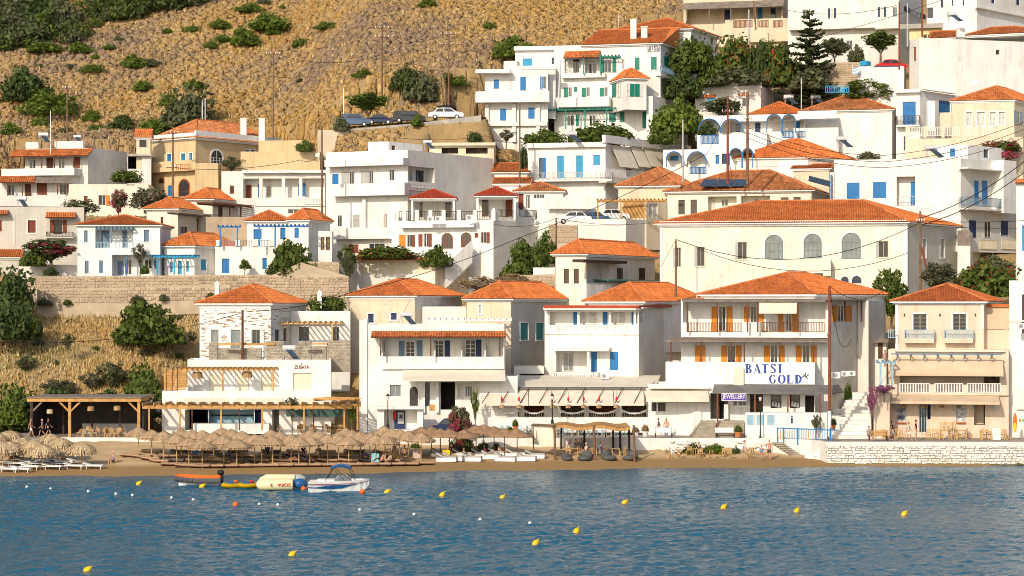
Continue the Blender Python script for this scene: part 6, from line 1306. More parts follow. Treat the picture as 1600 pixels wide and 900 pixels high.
plant('round citrus tree on the hilltop terrace before the white house', 1348, 48, 1404, 92, 275, L_GR, 't1', 'tree', 'tree', trunk=.3); plant('grey green tree right of the pine on the hilltop terrace', 1282, 58, 1326, 98, 276, L_OL, 't2', 'tree', 'tree', trunk=.25); plant('low brown shrub under the hilltop trees', 1325, 66, 1352, 96, 275, L_OL, 'b1')
def pine():
    Y = 270; b = W(1265, 172, Y); s = Y/FOC; t = thing('norfolk_pine', 'tall tiered pine with open feathery branches beside the red bougainvillea', 'tree', b); hgt = 158*s
    MB().tube((0, 0, -1), (0, 0, hgt), .28, .05, 8).build('trunk', BARK).parent = t
    r = np.random.default_rng(4); V_, F_, o_ = [], [], 0
    for i in range(19):
        f = .06+.93*i/19; z = hgt*f; R = (1-f)**.8*52*s*.98+.3; nb = 5
        for j in range(nb):
            a = 2*PI*j/nb+i*.6+r.normal(0, .3); z = hgt*f+r.normal(0, .22); Rb = R*(.6+.55*r.random()); ns = max(5, int(Rb*15))
            for q in range(ns):
                u = (q+.5)/ns; up = .25*Rb*u*u; c = np.array([math.cos(a)*Rb*u, math.sin(a)*Rb*u, z+up-.1*Rb*u]); side = np.array([-math.sin(a), math.cos(a), 0]); wd_ = (.16+.42*(1-abs(u-.55)))*min(1, Rb*.6)
                for sg in (-1, 1):
                    e = c+side*sg*wd_*(.5+r.random()*.7)+np.array([math.cos(a), math.sin(a), 0])*.2+np.array([0, 0, r.normal(.1, .12)]); d = np.array([math.cos(a)*.09, math.sin(a)*.09, r.normal(0, .08)])
                    V_ += [c-d, c+d, e+d*.6, e-d*.6]; F_.append([o_, o_+1, o_+2, o_+3]); o_ += 4
    o = bpy.data.objects.new('needles', npmesh('needles', np.array(V_), np.array(F_), leafm('pine_needle', (.05, .075, .025), (.085, .11, .035)))); COL.objects.link(o); o.parent = t
pine()
# left cottages and field
plant('feathery grey green tamarisk beside the tan mansion balcony', 196, 288, 266, 338, 244, L_GY, 'o1', 'tree', 'tree', trunk=.05); plant('pink flowering oleander between outhouse and tamarisk', 170, 292, 200, 338, 246, L_OL, 'o1', 'oleander', 'oleander', trunk=.1, bloom=L_PK); plant('spiky yucca like shrub by the tan mansion arch window', 340, 242, 382, 270, 255, L_OL, 'o1', trunk=.1)
plant('green shrubs on the terrace under the dark shed', 168, 264, 225, 284, 257, L_GR, 'b2'); plant('dark tree before the low outhouse', 96, 308, 158, 342, 240, L_OL, 'o1', 'tree', 'tree', trunk=.1)
plant('pink bougainvillea mound over the garden wall at far left', 40, 372, 120, 412, 228.5, L_DK, 't1', 'bougainvillea', 'bougainvillea', trunk=.15, bloom=L_PK); plant('dark green bush under the left bougainvillea', 28, 385, 76, 415, 228, L_GR, 'b3'); plant('low planting on the long wall top', 66, 415, 92, 430, 227.8, L_DK, 'b1')
plant('thin grey sapling before the blue shuttered house', 206, 377, 232, 430, 227.6, L_GY, 'o1', 'sapling', 'sapling', trunk=.3); plant('dark terrace shrub at the cottage corner', 218, 412, 235, 428, 227.4, L_GR, 'b2'); plant('small potted bush by the white terrace house', 373, 404, 392, 428, 227.4, L_GR, 'b4', trunk=.35)
plant('bright dense bush right of the white terrace house', 416, 372, 494, 430, 227.6, L_GR, 'b4'); plant('lower spill of green below the bright bush', 416, 400, 448, 432, 227.2, L_DK, 'b1'); plant('scruffy shrubs beside the cream roof behind the modern house', 462, 216, 490, 236, 257, L_GR, 'b1')
plant('tall dark olive clump at left edge above the field', -30, 415, 62, 480, 221, L_DK, 'b5', 'tree', 'tree'); plant('second dark thicket at left edge lower down', -30, 462, 66, 528, 214, L_DK, 'b3', 'thicket', 'thicket'); plant('low dark bush right of the left thicket', 44, 490, 66, 520, 213.5, L_GR, 'b1')
plant('spreading fig tree alone on the dry grass field', 171, 465, 284, 536, 215.5, L_GR, 'b4', 'tree', 'tree'); plant('green base growth beneath the fig tree', 205, 508, 262, 538, 215, L_DK, 'b2')
for a in (('green patch along the wall foot above the fig tree', 150, 468, 182, 480, L_GR), ('grassy green patch left of the stone house', 282, 460, 312, 474, L_BR), ('thorny shrub on the slope above the pavilion, left part', 118, 458, 140, 478, L_OL), ('thin green thistle clump in mid field', 94, 518, 118, 548, L_OL), ('grey thistle clump beside the stone house', 292, 515, 308, 540, L_GY), ('dry grey bush above the pavilion', 122, 578, 170, 612, L_GY), ('straggling green branch shrub above the pavilion', 150, 560, 205, 610, L_OL), ('tall shrubby tree left of the roof terrace lattice', 190, 560, 256, 630, L_GR), ('pale scrub patch on the field left', 20, 552, 60, 582, L_OL), ('pale reeds along the left pavilion roof', 60, 590, 130, 622, L_GY)):
    p = on_hill((a[1]+a[3])/2, a[4]-1); plant(a[0], *a[1:5], min(p.y, 212 if a[4] > 540 else 260), a[5], 'o1' if a[5] in (L_GY, L_OL) else 'b3', trunk=.05 if a[5] in (L_GY, L_OL) else 0)
for a in (('deep green tree mass at left edge behind the beach pavilion', -30, 598, 70, 668, 202, L_GR, 'b5'), ('darker tree behind the beach pavilion, middle', 50, 600, 140, 660, 204, L_DK, 'b4'), ('bright leafy bush left of the pavilion', -10, 622, 48, 662, 199, L_BR, 'b3'), ('green trees between pavilion and restaurant terrace', 190, 585, 262, 650, 203, L_GR, 'b2'), ('dark hedge behind the pavilion right part', 130, 604, 215, 645, 205, L_DK, 'b1')): plant(*a, cat='tree', name='tree')
for j, (px, py, w) in enumerate(((70, 477, 26), (105, 476, 18), (215, 474, 30), (255, 470, 22), (330, 466, 20), (395, 462, 26), (60, 540, 22), (150, 548, 16), (230, 556, 26), (275, 500, 20), (40, 575, 26), (86, 570, 18), (110, 505, 16), (280, 560, 18))):
    p = on_hill(px, py); plant('low wild bush scattered on the dry field below the long wall', px-w/2, py-w*.5, px+w/2, py, min(p.y, 225), (L_OL, L_GR, L_GY)[j % 3], 'b%d' % (j % 4+1), group='wild bushes on the dry field')
# middle
plant('round clipped green bush at the end of the flowering hedge', 655, 378, 706, 416, 234.5, L_GR, 'b1'); plant('flowering orange hedge along the cream terrace room', 545, 382, 660, 404, 235, L_GR, 'b3', 'hedge', 'hedge', bloom=L_RD); plant('climbing vine down the left corner of the terrace room', 527, 376, 560, 438, 233, L_GR, 'o1', 'vine', 'vine', trunk=.05)
plant('big bright bush on the bank below the villa wall', 781, 372, 866, 440, 229, L_GR, 'b4'); plant('second leafy bush by the honey wood post', 832, 355, 872, 410, 233, L_GR, 'b1'); plant('dry twiggy shrub behind the beige twin roofs', 712, 428, 790, 462, 221, L_DRY, 'o1', trunk=.05); plant('dry straw shrub beside the garden wall', 770, 425, 835, 450, 224, L_DRY, 'o1', trunk=.05)
plant('green ivy mound behind the stone house chimney', 480, 458, 548, 487, 213, L_GR, 'b2'); plant('dark hanging plant at stone bank foot', 545-10, 395, 556, 435, 232, L_OL, 'o1', trunk=.05)
plant('green tree between shop house roof and cream hall', 1366, 415, 1420, 500, 209, L_GR, 't1', 'tree', 'tree', trunk=.05); plant('grey olive tree at the cream hall corner', 1440, 408, 1494, 455, 212, L_GY, 't2', 'tree', 'tree', trunk=.1); plant('green garden thicket with red flowers right of the hall', 1488, 402, 1598, 462, 212, L_GR, 'b3', 'thicket', 'thicket', bloom=L_RD); plant('leafy vine over the garden gate at right edge', 1520, 394, 1590, 432, 215, L_OL, 'b1', 'vine', 'vine')
plant('magenta bougainvillea on the roof edge at right border', 1530, 218, 1602, 236, 246.5, L_GR, 'b2', 'bougainvillea', 'bougainvillea', bloom=L_PK); plant('small potted tree between hip roof and white block', 1335, 236, 1376, 252, 247, L_OL, 'b4'); plant('ivy clump beside the tiled lean to', 1284, 258, 1306, 280, 254, L_GR, 'b2')
plant('purple bougainvillea climbing the peach cafe corner', 1352, 598, 1372, 660, 189.5, L_PU, 'o1', 'bougainvillea', 'bougainvillea', trunk=.2); plant('purple bougainvillea spray over the cafe side roof', 1362, 600, 1400, 616, 189.3, L_PU, 'o1', 'bougainvillea', 'bougainvillea', trunk=.05)
plant('pink bougainvillea rising between the reed umbrellas and parked car', 700, 632, 738, 690, 189, L_OL, 't1', 'bougainvillea', 'bougainvillea', trunk=.1, bloom=L_PK); plant('magenta bougainvillea base beside the brown umbrellas', 700, 678, 745, 712, 187.5, L_GR, 'b2', 'bougainvillea', 'bougainvillea', bloom=L_PK)
plant('yellow green climber on the white guesthouse shop front', 735, 603, 750, 660, 194.6, L_BR, 'o1', 'vine', 'vine', trunk=.05); plant('slender palm through the restaurant pergola', 445, 618, 468, 680, 195, L_OL, 'o1', 'palm', 'palm', trunk=.6); plant('hanging foliage at the right end of the pergola', 540, 630, 560, 665, 193.5, L_GR, 'o1', 'vine', 'vine', trunk=.05)
plant('olive sapling in front of the i notice fence', 1266, 645, 1284, 684, 190, L_OL, 'o1', 'sapling', 'sapling', trunk=.3); plant('agave like plant beside the white stair street', 1318, 596, 1332, 624, 193, L_BR, 'b2')
for a in (('green planting behind the beach cafe chairs, left patch', 1066, 690, 1100, 712, L_GR), ('green planting behind the beach cafe chairs, middle patch', 1098, 692, 1135, 706, L_BR), ('dark shrub right of the beach cafe chairs', 1142, 696, 1160, 714, L_DK), ('wild plant at sea wall behind the brown umbrellas', 745, 688, 768, 704, L_BR), ('second wild plant at sea wall behind brown umbrellas', 768, 690, 782, 702, L_GR), ('palm sprout left of the brown umbrellas', 640, 690, 658, 702, L_BR)): plant(*a[:5], 188.2, a[5], 'b3')
def pot(label, px, py, h, w, m=L_GR, Y=190, pm=TERR, group=None):
    q = W(px, py, Y); s = Y/FOC; t = thing('potted_plant', label, 'potted plant', q, group); MB().lathe(q, [(w*.28*s, 0), (w*.4*s, h*.35*s), (w*.46*s, h*.42*s), (w*.4*s, h*.42*s)], 9).build('pot', pm, t)
    o = bpy.data.objects.new('foliage', proto('b2', m)); COL.objects.link(o); o.parent = t; o.location = (0, 0, h*.4*s); o.scale = (w*.6*s, w*.6*s, h*.62*s)
pot('terracotta pot of aloe by the white promenade bench', 1153, 683, 20, 14, L_GR); pot('terracotta pot at the foot of the white stairs', 1302, 672, 20, 10, L_OL); pot('white cube planter with straw grass left of two walkers', 1008, 682, 20, 12, L_DRY, pm=WPNT); pot('second white cube planter with straw grass beside two walkers', 993, 682, 16, 12, L_DRY, pm=WPNT); pot('leafy pot before the taverna wall', 805, 674, 20, 10, L_GR); pot('yellow flower pot before the taverna wall', 797, 676, 10, 9, L_BR, pm=YELP)
pot('round orange clay urn on the pavilion deck', 157, 687, 8, 8, L_DRY, Y=191)

# ================================================================== POLES AND CABLES
PT = {}
def pole(key, label, px, yt, yb, Y, r=.13, m=POLE, arms=(), name='utility_pole', cat='utility pole', lean=0, extra=None):
    b, q = W(px, yb, Y), W(px+lean, yt, Y); t = thing(name, label, cat, b); MB().tube(b-ZU*1.5, q, r, r*.75, 8).build('shaft', m, t, smooth=True); PT[key] = q
    for yy, w_ in arms:
        z = q.z-(yy-yt)*Y/FOC; c = V((q.x, q.y-.15, z)); mb = MB(); mb.bar(c-V((w_/2, 0, 0)), c+V((w_/2, 0, 0)), .1); mb.build('crossarm', m, t); mb = MB()
        for k in (-.45, -.15, .15, .45): mb.lathe(c+V((w_*k, 0, .05)), [(.04, 0), (.06, .1), (.07, .16), (.03, .24)], 6)
        mb.build('insulators', WPNT, t)
    if extra: extra(t, b, q)
    return t
pole('tall', 'tallest light brown pole with double crossarms above the umbrella tree', 597, 40, 146, 274, arms=((44, 2.0), (58, 2.0))); pole('road', 'roadside pole with two wide crossarms by the white car', 701, 54, 166, 272, arms=((54, 2.2), (70, 2.6)))
pole('fork', 'thin pole with forked top on the open hill', 427, 83, 200, 268, .1, arms=((85, 2.0),)); pole('lefthill', 'grey brown pole on the left hillside by the creeper mat', 105, 132, 222, 268, arms=((138, 1.2),)); pole('up', 'plain pole above the guesthouse blue shutters', 795, 22, 95, 285, .11); pole('top', 'pole at the top edge among the wood', 235, -12, 27, 330, .14)
pole('mans', 'pole with metal transformer arms before the tan mansion', 270, 206, 305, 254, .15, arms=((208, 1.6), (262, 1.6))); pole('mid', 'plain dark pole left of the white villa', 503, 198, 332, 240, .13); pole('villa', 'slim pole between villa and azure door house', 812, 160, 287, 252, .13); pole('stone', 'pole with coiled cable in front of the slate stone house', 379, 484, 564, 202.5, .15, m=BRWN)
pole('t1', 'darker of the twin transformer poles, left one', 1137, 150, 268, 237, .16, m=RUST, arms=((175, 1.4),)); pole('t2', 'paler of the twin transformer poles, right one with cable box', 1168, 143, 268, 237, .18, arms=((150, 1.8), (186, 1.0))); pole('hall', 'pole in front of the cream hall left window', 1056, 374, 442, 213, .13); pole('hallg', 'thin grey steel post before the cream hall', 1089, 388, 445, 213, .07, m=GPNT)
pole('brace', 'braced pole at the right corner of the cream hall', 1438, 330, 448, 213, .15, arms=((346, .9),), extra=lambda t, b, q: MB().tube(V((q.x, q.y, b.z+4.6)), V((q.x+1.3, q.y-.3, b.z-1)), .11, .13, 7).build('brace', RUST, t)); pole('gold', 'long brown pole rising from the promenade before the shop house', 1296, 447, 690, 188.5, .15, m=RUST, extra=lambda t, b, q: MB().tube(b+ZU*.5, b+ZU*2.9, .16, .16, 8).build('poster_wrap', WPNT, t))
pole('bank', 'short pole beside the car park on the villa bank', 869, 341, 392, 233, .12); pole('ra', 'red brown pole left of three at the top right', 1405, 3, 90, 262, .12, m=RUST); pole('rb', 'grey pole in the middle of three at top right', 1418, 5, 55, 262, .12, m=GPNT); pole('rc', 'tall brown pole right of three at top right', 1441, -10, 40, 262, .13, m=RUST); pole('ver', 'leaning pole before the hilltop veranda', 1181, 2, 30, 285, .12, lean=-4); pole('ver2', 'grey pole among the bougainvillea', 1170, 15, 56, 274, .12, m=GPNT)
pole('conc', 'pale concrete post beside the lower hedge', 1067, 187, 266, 247, .13, m=CONC); pole('wc', 'white mast above the umbrella tree', 537, 138, 186, 270, .07, m=WPNT, name='mast', cat='mast'); pole('wm', 'white flag mast over the two tiered house', 79, 173, 225, 262, .06, m=WPNT, name='mast', cat='mast'); pole('m1', 'left white pipe on the tan mansion roof', 316, 157, 192, 268, .07, m=WPNT, name='mast', cat='mast'); pole('m2', 'right taller white pipe on the tan mansion roof', 320.5, 153, 192, 268.5, .07, m=WPNT, name='mast', cat='mast'); pole('wp', 'white pole rising from the orange roof beside the pine', 1252, 122, 168, 262, .05, m=WPNT, name='mast', cat='mast'); pole('flue', 'shiny double flue pipe on the guesthouse front', 872, 92, 152, 264, .12, m=TANKM, name='flue_pipe', cat='pipe', lean=4)
def cable(label, pts, sag=.8, r=.022, m=CABL, group='overhead cables'):
    mb = MB(); n = 12; path = []
    for a, b in zip(pts, pts[1:]):
        a, b = V(a), V(b)
        for i in range(n): t = i/n; path.append(a.lerp(b, t)-ZU*(4*sag*t*(1-t)))
    path.append(V(pts[-1])); base = V(pts[0]); mb.path(path, r, 4); mb.thing('overhead_cable', m, label, 'cable', base, group)
cable('black cable sweeping from the beach up past the villa to the top right poles', (W(380, 486, 202.4), W(545, 458, 206), W(810, 372, 222), W(1105, 240, 233), PT['t1']+ZU*-.8), .5, .035); cable('cable from the left edge across the dry field to the stone house pole', (W(-20, 533, 206), PT['stone']-ZU*.3), 1.2, .03); cable('cable from hall pole drooping across the cream facade to the braced pole', (PT['hall'], PT['brace']-ZU*1.2), 3.0, .035); cable('lower cable across the cream hall to the far right', (PT['hallg'], W(1420, 395, 213)), 2.2, .03)
for i, (a, b) in enumerate(((341, 240), (352, 258))): cable(('upper','lower')[i]+' thick cable climbing from the braced pole to the right border', (W(1438, a, 213), W(1625, b-8, 212)), .9, .045)
for i, (a, b) in enumerate(((243, 180), (253, 192), (262, 205))): cable(('highest','middle','lowest')[i]+' cable crossing the cream railed terrace to the right border', (W(1170, 200+i*8, 236), W(1380, a, 228), W(1625, b, 226)), .8, .03)
cable('cable from the braced pole level to the right border', (W(1438, 345, 213), W(1625, 343, 212)), .2, .03); cable('second level cable to the right border', (W(1442, 352, 213), W(1625, 355, 212)), .2, .03); cable('cable looping down the shop house side wall', (W(1297, 452, 188.4), W(1312, 535, 191), W(1330, 530, 193)), .6, .03); cable('cable from the long brown pole to the shop roof', (PT['gold'], W(1380, 455, 198)), 1.0, .03); cable('hill line between the forked pole and the tall pole', (PT['fork'], PT['tall']-ZU*4), 1.2, .03); cable('line across the tan mansion to the villa pole', (W(270, 262, 254), W(470, 250, 246), PT['mid']-ZU*3), .6, .03); cable('thin line along the azure doors house front', (W(620, 215, 250), W(760, 212, 250), PT['villa']-ZU*5), .4, .025); cable('line from the hilltop veranda pole to the white house', (PT['ver'], W(1402, 8, 262)), 1.5, .03); cable('pale line from bougainvillea pole towards the twin poles', (W(1170, 85, 270), W(1500, -10, 255)), .5, .03)
cable('guy wire beside the cream hall pole', (PT['hall'], W(1030, 420, 213)), .1, .02); cable('line along the white villa wall down to the sea front', (W(771, 350, 238), PT['bank'], W(1040, 345, 235)), .6, .025)

# ================================================================== ROOF AND WALL FITTINGS
def heater(label, px, py, Y, w=22, flip=1, group='solar water heaters'):
    s = Y/FOC; q = W(px, py, Y); t = thing('solar_water_heater', label, 'solar heater', q, group); w_ = w*s; r = w_*.2; h = w_*.75
    c = q+ZU*h; MB().tube(c-V((w_*.42, 0, 0)), c+V((w_*.42, 0, 0)), r, r, 14).build('tank', TANKM, t); mb = MB()
    for dx in (-.3, .3): mb.tube(q+V((w_*dx, .3, 0)), c+V((w_*dx, .1, -r*.9)), .03, n=5); mb.tube(q+V((w_*dx, -1.0, 0)), c+V((w_*dx, -.1, -r*.9)), .03, n=5)
    mb.build('stand', STEEL, t); a = c+V((-w_*.1*flip-w_*.1, -r-.05, -r*.6)); d = V((w_*.55*flip, -.9, -h*.78))
    MB().obox(a, V((w_*.42, 0, 0)), d, V((0, -.06, .05))).build('collector', PANEL, t); return t
heater('steel solar water heater on the restaurant roof before the stone terrace wall', 452, 562, 199, 24); heater('solar heater with shiny tank on the tall white guesthouse roof', 635, 508, 200, 22); heater('solar heater under the green pergola hedge', 893, 224, 254.5, 20); heater('solar heater on the two tiered house roof at left', 68, 224, 263, 18); heater('second small solar heater beside the flag mast', 121, 224, 264, 14); heater('solar heater on the grey house at far left', 34, 324, 237, 18)
heater('solar tank on the white villa roof', 668, 234, 250, 16); heater('solar tank behind the beige twin orange roofs', 741, 452, 222, 20); heater('solar heater tank on the cream railed house', 1315, 232, 254.5, 20); heater('solar heater on the big cubic house roof', 1455, 248, 238, 22); heater('solar heater at the top right roofs', 1488, 36, 262, 18); heater('silver solar tank left of the white roof pole', 1232, 165, 268, 18); heater('silver solar tank right of the white roof pole', 1274, 165, 268, 18)
for i in range(3):
    s_ = 241/FOC; a = W(1093+i*24, 291.5, 243.0); t = thing('rooftop_collector', 'dark blue solar panel on the cream house roof, '+('left', 'middle', 'right')[i]+' of three', 'solar panel', a, 'solar panels on the orange roof'); MB().obox(a, V((1.75, 0, 0)), V((.75, 2.2, .95)), V((0, -.04, .08))).build('glass', PANEL, t); mb = MB()
    for u in (0, 1.7): mb.obox(a+V((u, -.02, -.05)), V((.05, 0, 0)), V((.75, 2.2, .95)), V((0, -.05, .1)))
    mb.build('frame', STEEL, t)
a = W(1263, 283, 244); t = thing('rooftop_collector', 'light blue solar panel on the right slope of the cream house roof', 'solar panel', a); MB().obox(a, V((2.6, 0, -.7)), V((.3, 1.4, .7)), V((0, -.04, .08))).build('glass', PANEL, t)
def ac(label, px, py, Y, w=13):
    s = Y/FOC; q = W(px, py, Y); t = thing('air_conditioner', label, 'air conditioner', q, 'outdoor air conditioner units'); w_ = w*s; MB().box(q, w_, .35, w_*.75).build('casing', WPNT, t); mb = MB(); mb.tube(q+V((-w_*.12, -.18, w_*.37)), q+V((-w_*.12, -.2, w_*.37)), w_*.28, n=14); mb.build('fan_grille', MGRY, t)
ac('air conditioner high on the shop house side wall, left of three', 1306, 591, 189.6); ac('air conditioner on the shop house side wall, middle of three', 1320, 588, 190.5, 11); ac('air conditioner on the shop house side wall, right of three', 1331, 587, 192, 10); ac('air conditioner by the blue mid window of the two storey house', 945, 592, 203, 12); ac('air conditioner under the villa terrace rail, left one', 673, 346, 238.5, 10); ac('air conditioner under the villa terrace rail, middle one', 685, 345.5, 238.4, 10); ac('air conditioner under the villa terrace rail, right one', 734, 344, 238, 11); ac('air conditioner low on the villa side wall', 841, 353, 238.3, 12); ac('air conditioner at right border of the peach cafe', 1596, 514, 190.5, 12)
def dish(label, px, py, Y, r=5):
    s = Y/FOC*r; q = W(px, py, Y); t = thing('satellite_dish', label, 'satellite dish', q, None); mb = MB(); n = V((-.4, -.85, .35)).normalized(); u = n.cross(ZU).normalized(); v = u.cross(n)
    R = [[q+(u*math.cos(2*PI*k/12)+v*math.sin(2*PI*k/12))*s*f-n*s*.25*(1-f*f) for k in range(12)] for f in (1, .5)]; mb.poly(*R[1])
    for k in range(12): mb.poly(R[0][k], R[0][(k+1) % 12], R[1][(k+1) % 12], R[1][k])
    mb.build('bowl', LGR, t); mb = MB(); mb.tube(q-n*s*.3, q-n*s*.3-ZU*s*2, .03, n=5); mb.tube(q-v*s*.9, q+n*s*.7, .015, n=4); mb.build('mount', STEEL, t)
heater('solar heater on the big cubic house side roof', 1400, 248, 239, 14) if 0 else None
dish('grey satellite dish on the tall white block terrace', 1523, 128, 256, 7); dish('white satellite dish on the plain dark pole', 496, 242, 240, 4); dish('satellite dish on the right flats roof', 1508, 128, 258, 3)
def aerial(label, px, yt, yb, Y):
    b, q = W(px, yb, Y), W(px, yt, Y); t = thing('aerial', label, 'aerial', b, None); MB().tube(b, q, .025, n=5).build('mast', STEEL, t); mb = MB()
    for k in range(5): z = q-ZU*(.15+.12*k); mb.tube(z-V((.45-.05*k, 0, 0)), z+V((.45-.05*k, 0, 0)), .015, n=4)
    mb.build('elements', STEEL, t)
aerial('thin tv aerial on the blank white hip roof wall', 1340.5, 208, 236, 255); aerial('tv aerial before the cream hall, lower left', 1127, 423, 450, 219); aerial('tall thin aerial over the tall white block', 1500.5, 88, 130, 256); aerial('aerial on the guesthouse roof end', 966.5, 22, 44, 276); aerial('aerial on the white guesthouse left wall', 603, 468, 508, 206)
flag = thing('greek_flag', 'small blue and white striped flag flying before the citrus tree', 'flag', W(1333, 118, 262)); MB().tube(flag.location, W(1332, 100, 262), .03, n=5).build('pole', WPNT, flag)
for i in range(5):
    mb = MB(); s = 262/FOC; z = 105+i*2.2; pts = [W(1332+k*2.2, z+math.sin(k*.9)*1.2-k*.2, 262) for k in range(6)]
    for a, b in zip(pts, pts[1:]): mb.obox(a, b-a, V((0, .02, 0)), ZU*-2.2*s*.98)
    mb.build('stripe', LBLU if i % 2 == 0 else WPNT, flag)
# ================================================================== CARS
def car(label, px, py, Y, L, H_, body, face=1, van=False, rack=False, group='parked cars'):
    q = W(px, py, Y); t = thing('parked_car', label, 'car', q, group); t.rotation_euler = (0, 0, 0); Wd = 1.75; sx = face
    prof = [(-.5, .22), (-.5, .52), (-.46, .60), (-.36, .64), (-.24, .95), (-.1, 1.0), (.14, .98), (.3, .66), (.46, .58), (.5, .45), (.5, .22)] if not van else [(-.5, .2), (-.5, .7), (-.46, .97), (-.3, 1.0), (.18, .98), (.36, .62), (.48, .54), (.5, .4), (.5, .2)]
    P = [(x*L*sx, z*H_) for x, z in prof]; n = len(P); mb = MB(); vs = [(x, -Wd/2*(1 if z < .62*H_ else .84), z) for x, z in P]+[(x, Wd/2*(1 if z < .62*H_ else .84), z) for x, z in P]
    mb.add([V(v)+q for v in vs], [tuple(range(n)), tuple(range(n, 2*n))]+[(i, (i+1) % n, n+(i+1) % n, n+i) for i in range(n)]); mb.build('body', body, t)
    g = MB(); y = -Wd/2*.90
    for a, b, c, d in (((-.31, .67), (-.07, .67), (-.08, .93), (-.22, .92)), ((-.04, .67), (.25, .67), (.13, .92), (-.05, .93))):
        g.poly(*[q+V((u*L*sx, y-(.03 if z < .8 else -.02), z*H_)) for u, z in (a, b, c, d)])
    g.build('side_glass', GLAS, t)
    ws = MB(); k = 6 if not van else 4; a, b = P[k], P[k+1]; ws.poly(*[q+V((x+.03*sx, yy, z+.02)) for x, z, yy in ((a[0], a[1], -Wd*.38), (b[0], b[1], -Wd*.42), (b[0], b[1], Wd*.42), (a[0], a[1], Wd*.38))]); ws.build('windscreen', GLAS, t)
    for x in (-.31, .31):
        for yy in (-Wd/2+.05, Wd/2-.05):
            w = MB(); c = q+V((x*L*sx, yy, .31)); w.tube(c-V((0, .11, 0)), c+V((0, .11, 0)), .31, .31, 12); o = w.build('wheel', BLACK, t); r = MB(); r.tube(c-V((0, .13, 0)), c+V((0, .13, 0)), .18, .18, 8); r.build('rim', STEEL, t, o)
    for yy in (-.6, .6): MB().box(q+V((.495*L*sx, yy, .45*H_)), .06, .3, .13).build('headlight', WPLA, t); MB().box(q+V((-.495*L*sx, yy, .5*H_)), .06, .25, .13).build('tail_light', REDP, t)
    if rack: r = MB(); r.ell(q+V((0, 0, H_+.2)), L*.28, .4, .2, 10, 6); r.build('roof_box', BLACK, t)
    return t
car('blue jeep like car in the shade of the umbrella tree', 556, 198.5, 266, 3.8, 1.75, CARB, van=True, group=None); car('small dark blue saloon behind the umbrella tree trunk', 594, 195, 266.5, 3.6, 1.35, CARN, group=None); car('black hatchback beside the roadside bush', 640, 192.5, 266, 4.4, 1.6, CARK, van=True, group=None); car('white car with black roof box on the hillside road', 697, 187, 266, 4.7, 1.55, CARW, rack=True, group=None)
car('white car nearest the bank in the villa car park', 897, 350, 241.5, 4.2, 1.5, CARW, face=-1, group=None); car('dark blue car in the villa car park', 928, 350, 242, 4.0, 1.5, CARB, group=None); car('white car under the honey wood pergola', 958, 346, 243, 4.0, 1.5, CARW, group=None); car('red car on the hilltop road beside the pole', 1392, 111, 267, 4.0, 1.5, CARR, group=None); car('dark car parked behind the pink bougainvillea on the promenade', 710, 679, 193.5, 4.4, 1.6, CARN, group=None)
mb = MB(); q = W(1352, 103, 264); s = thing('car_cover', 'blue tarpaulin covered box on the hilltop terrace', 'tarpaulin', q); mb.lathe(q, [(.75, 0), (.75, .5), (.55, .65), (.2, .7)], 4).build('cover', CYAN, s)
t = house('white ramp walled house corner below the red car', 1385, 140, 262, 'terrace', 'terrace'); b = Block(t, 1340, 1412, 1416, 262, 103, 140, d=4, wall=WH, yaw=-8, pad=False); b.f.bx('stair_rail', NAVY, 1366, 103, 1404, 104, .05); b.finish()
t = house('azure picket fence beside the pine base', 1308, 143, 258, 'picket_fence', 'fence'); fp = Fa(t, (X_(1290, 258), 258), (X_(1326, 258), 258), 0, 1); fp.rail(1290, 134, 1326, 145, 0, CYAN, step=.25, th=.1)
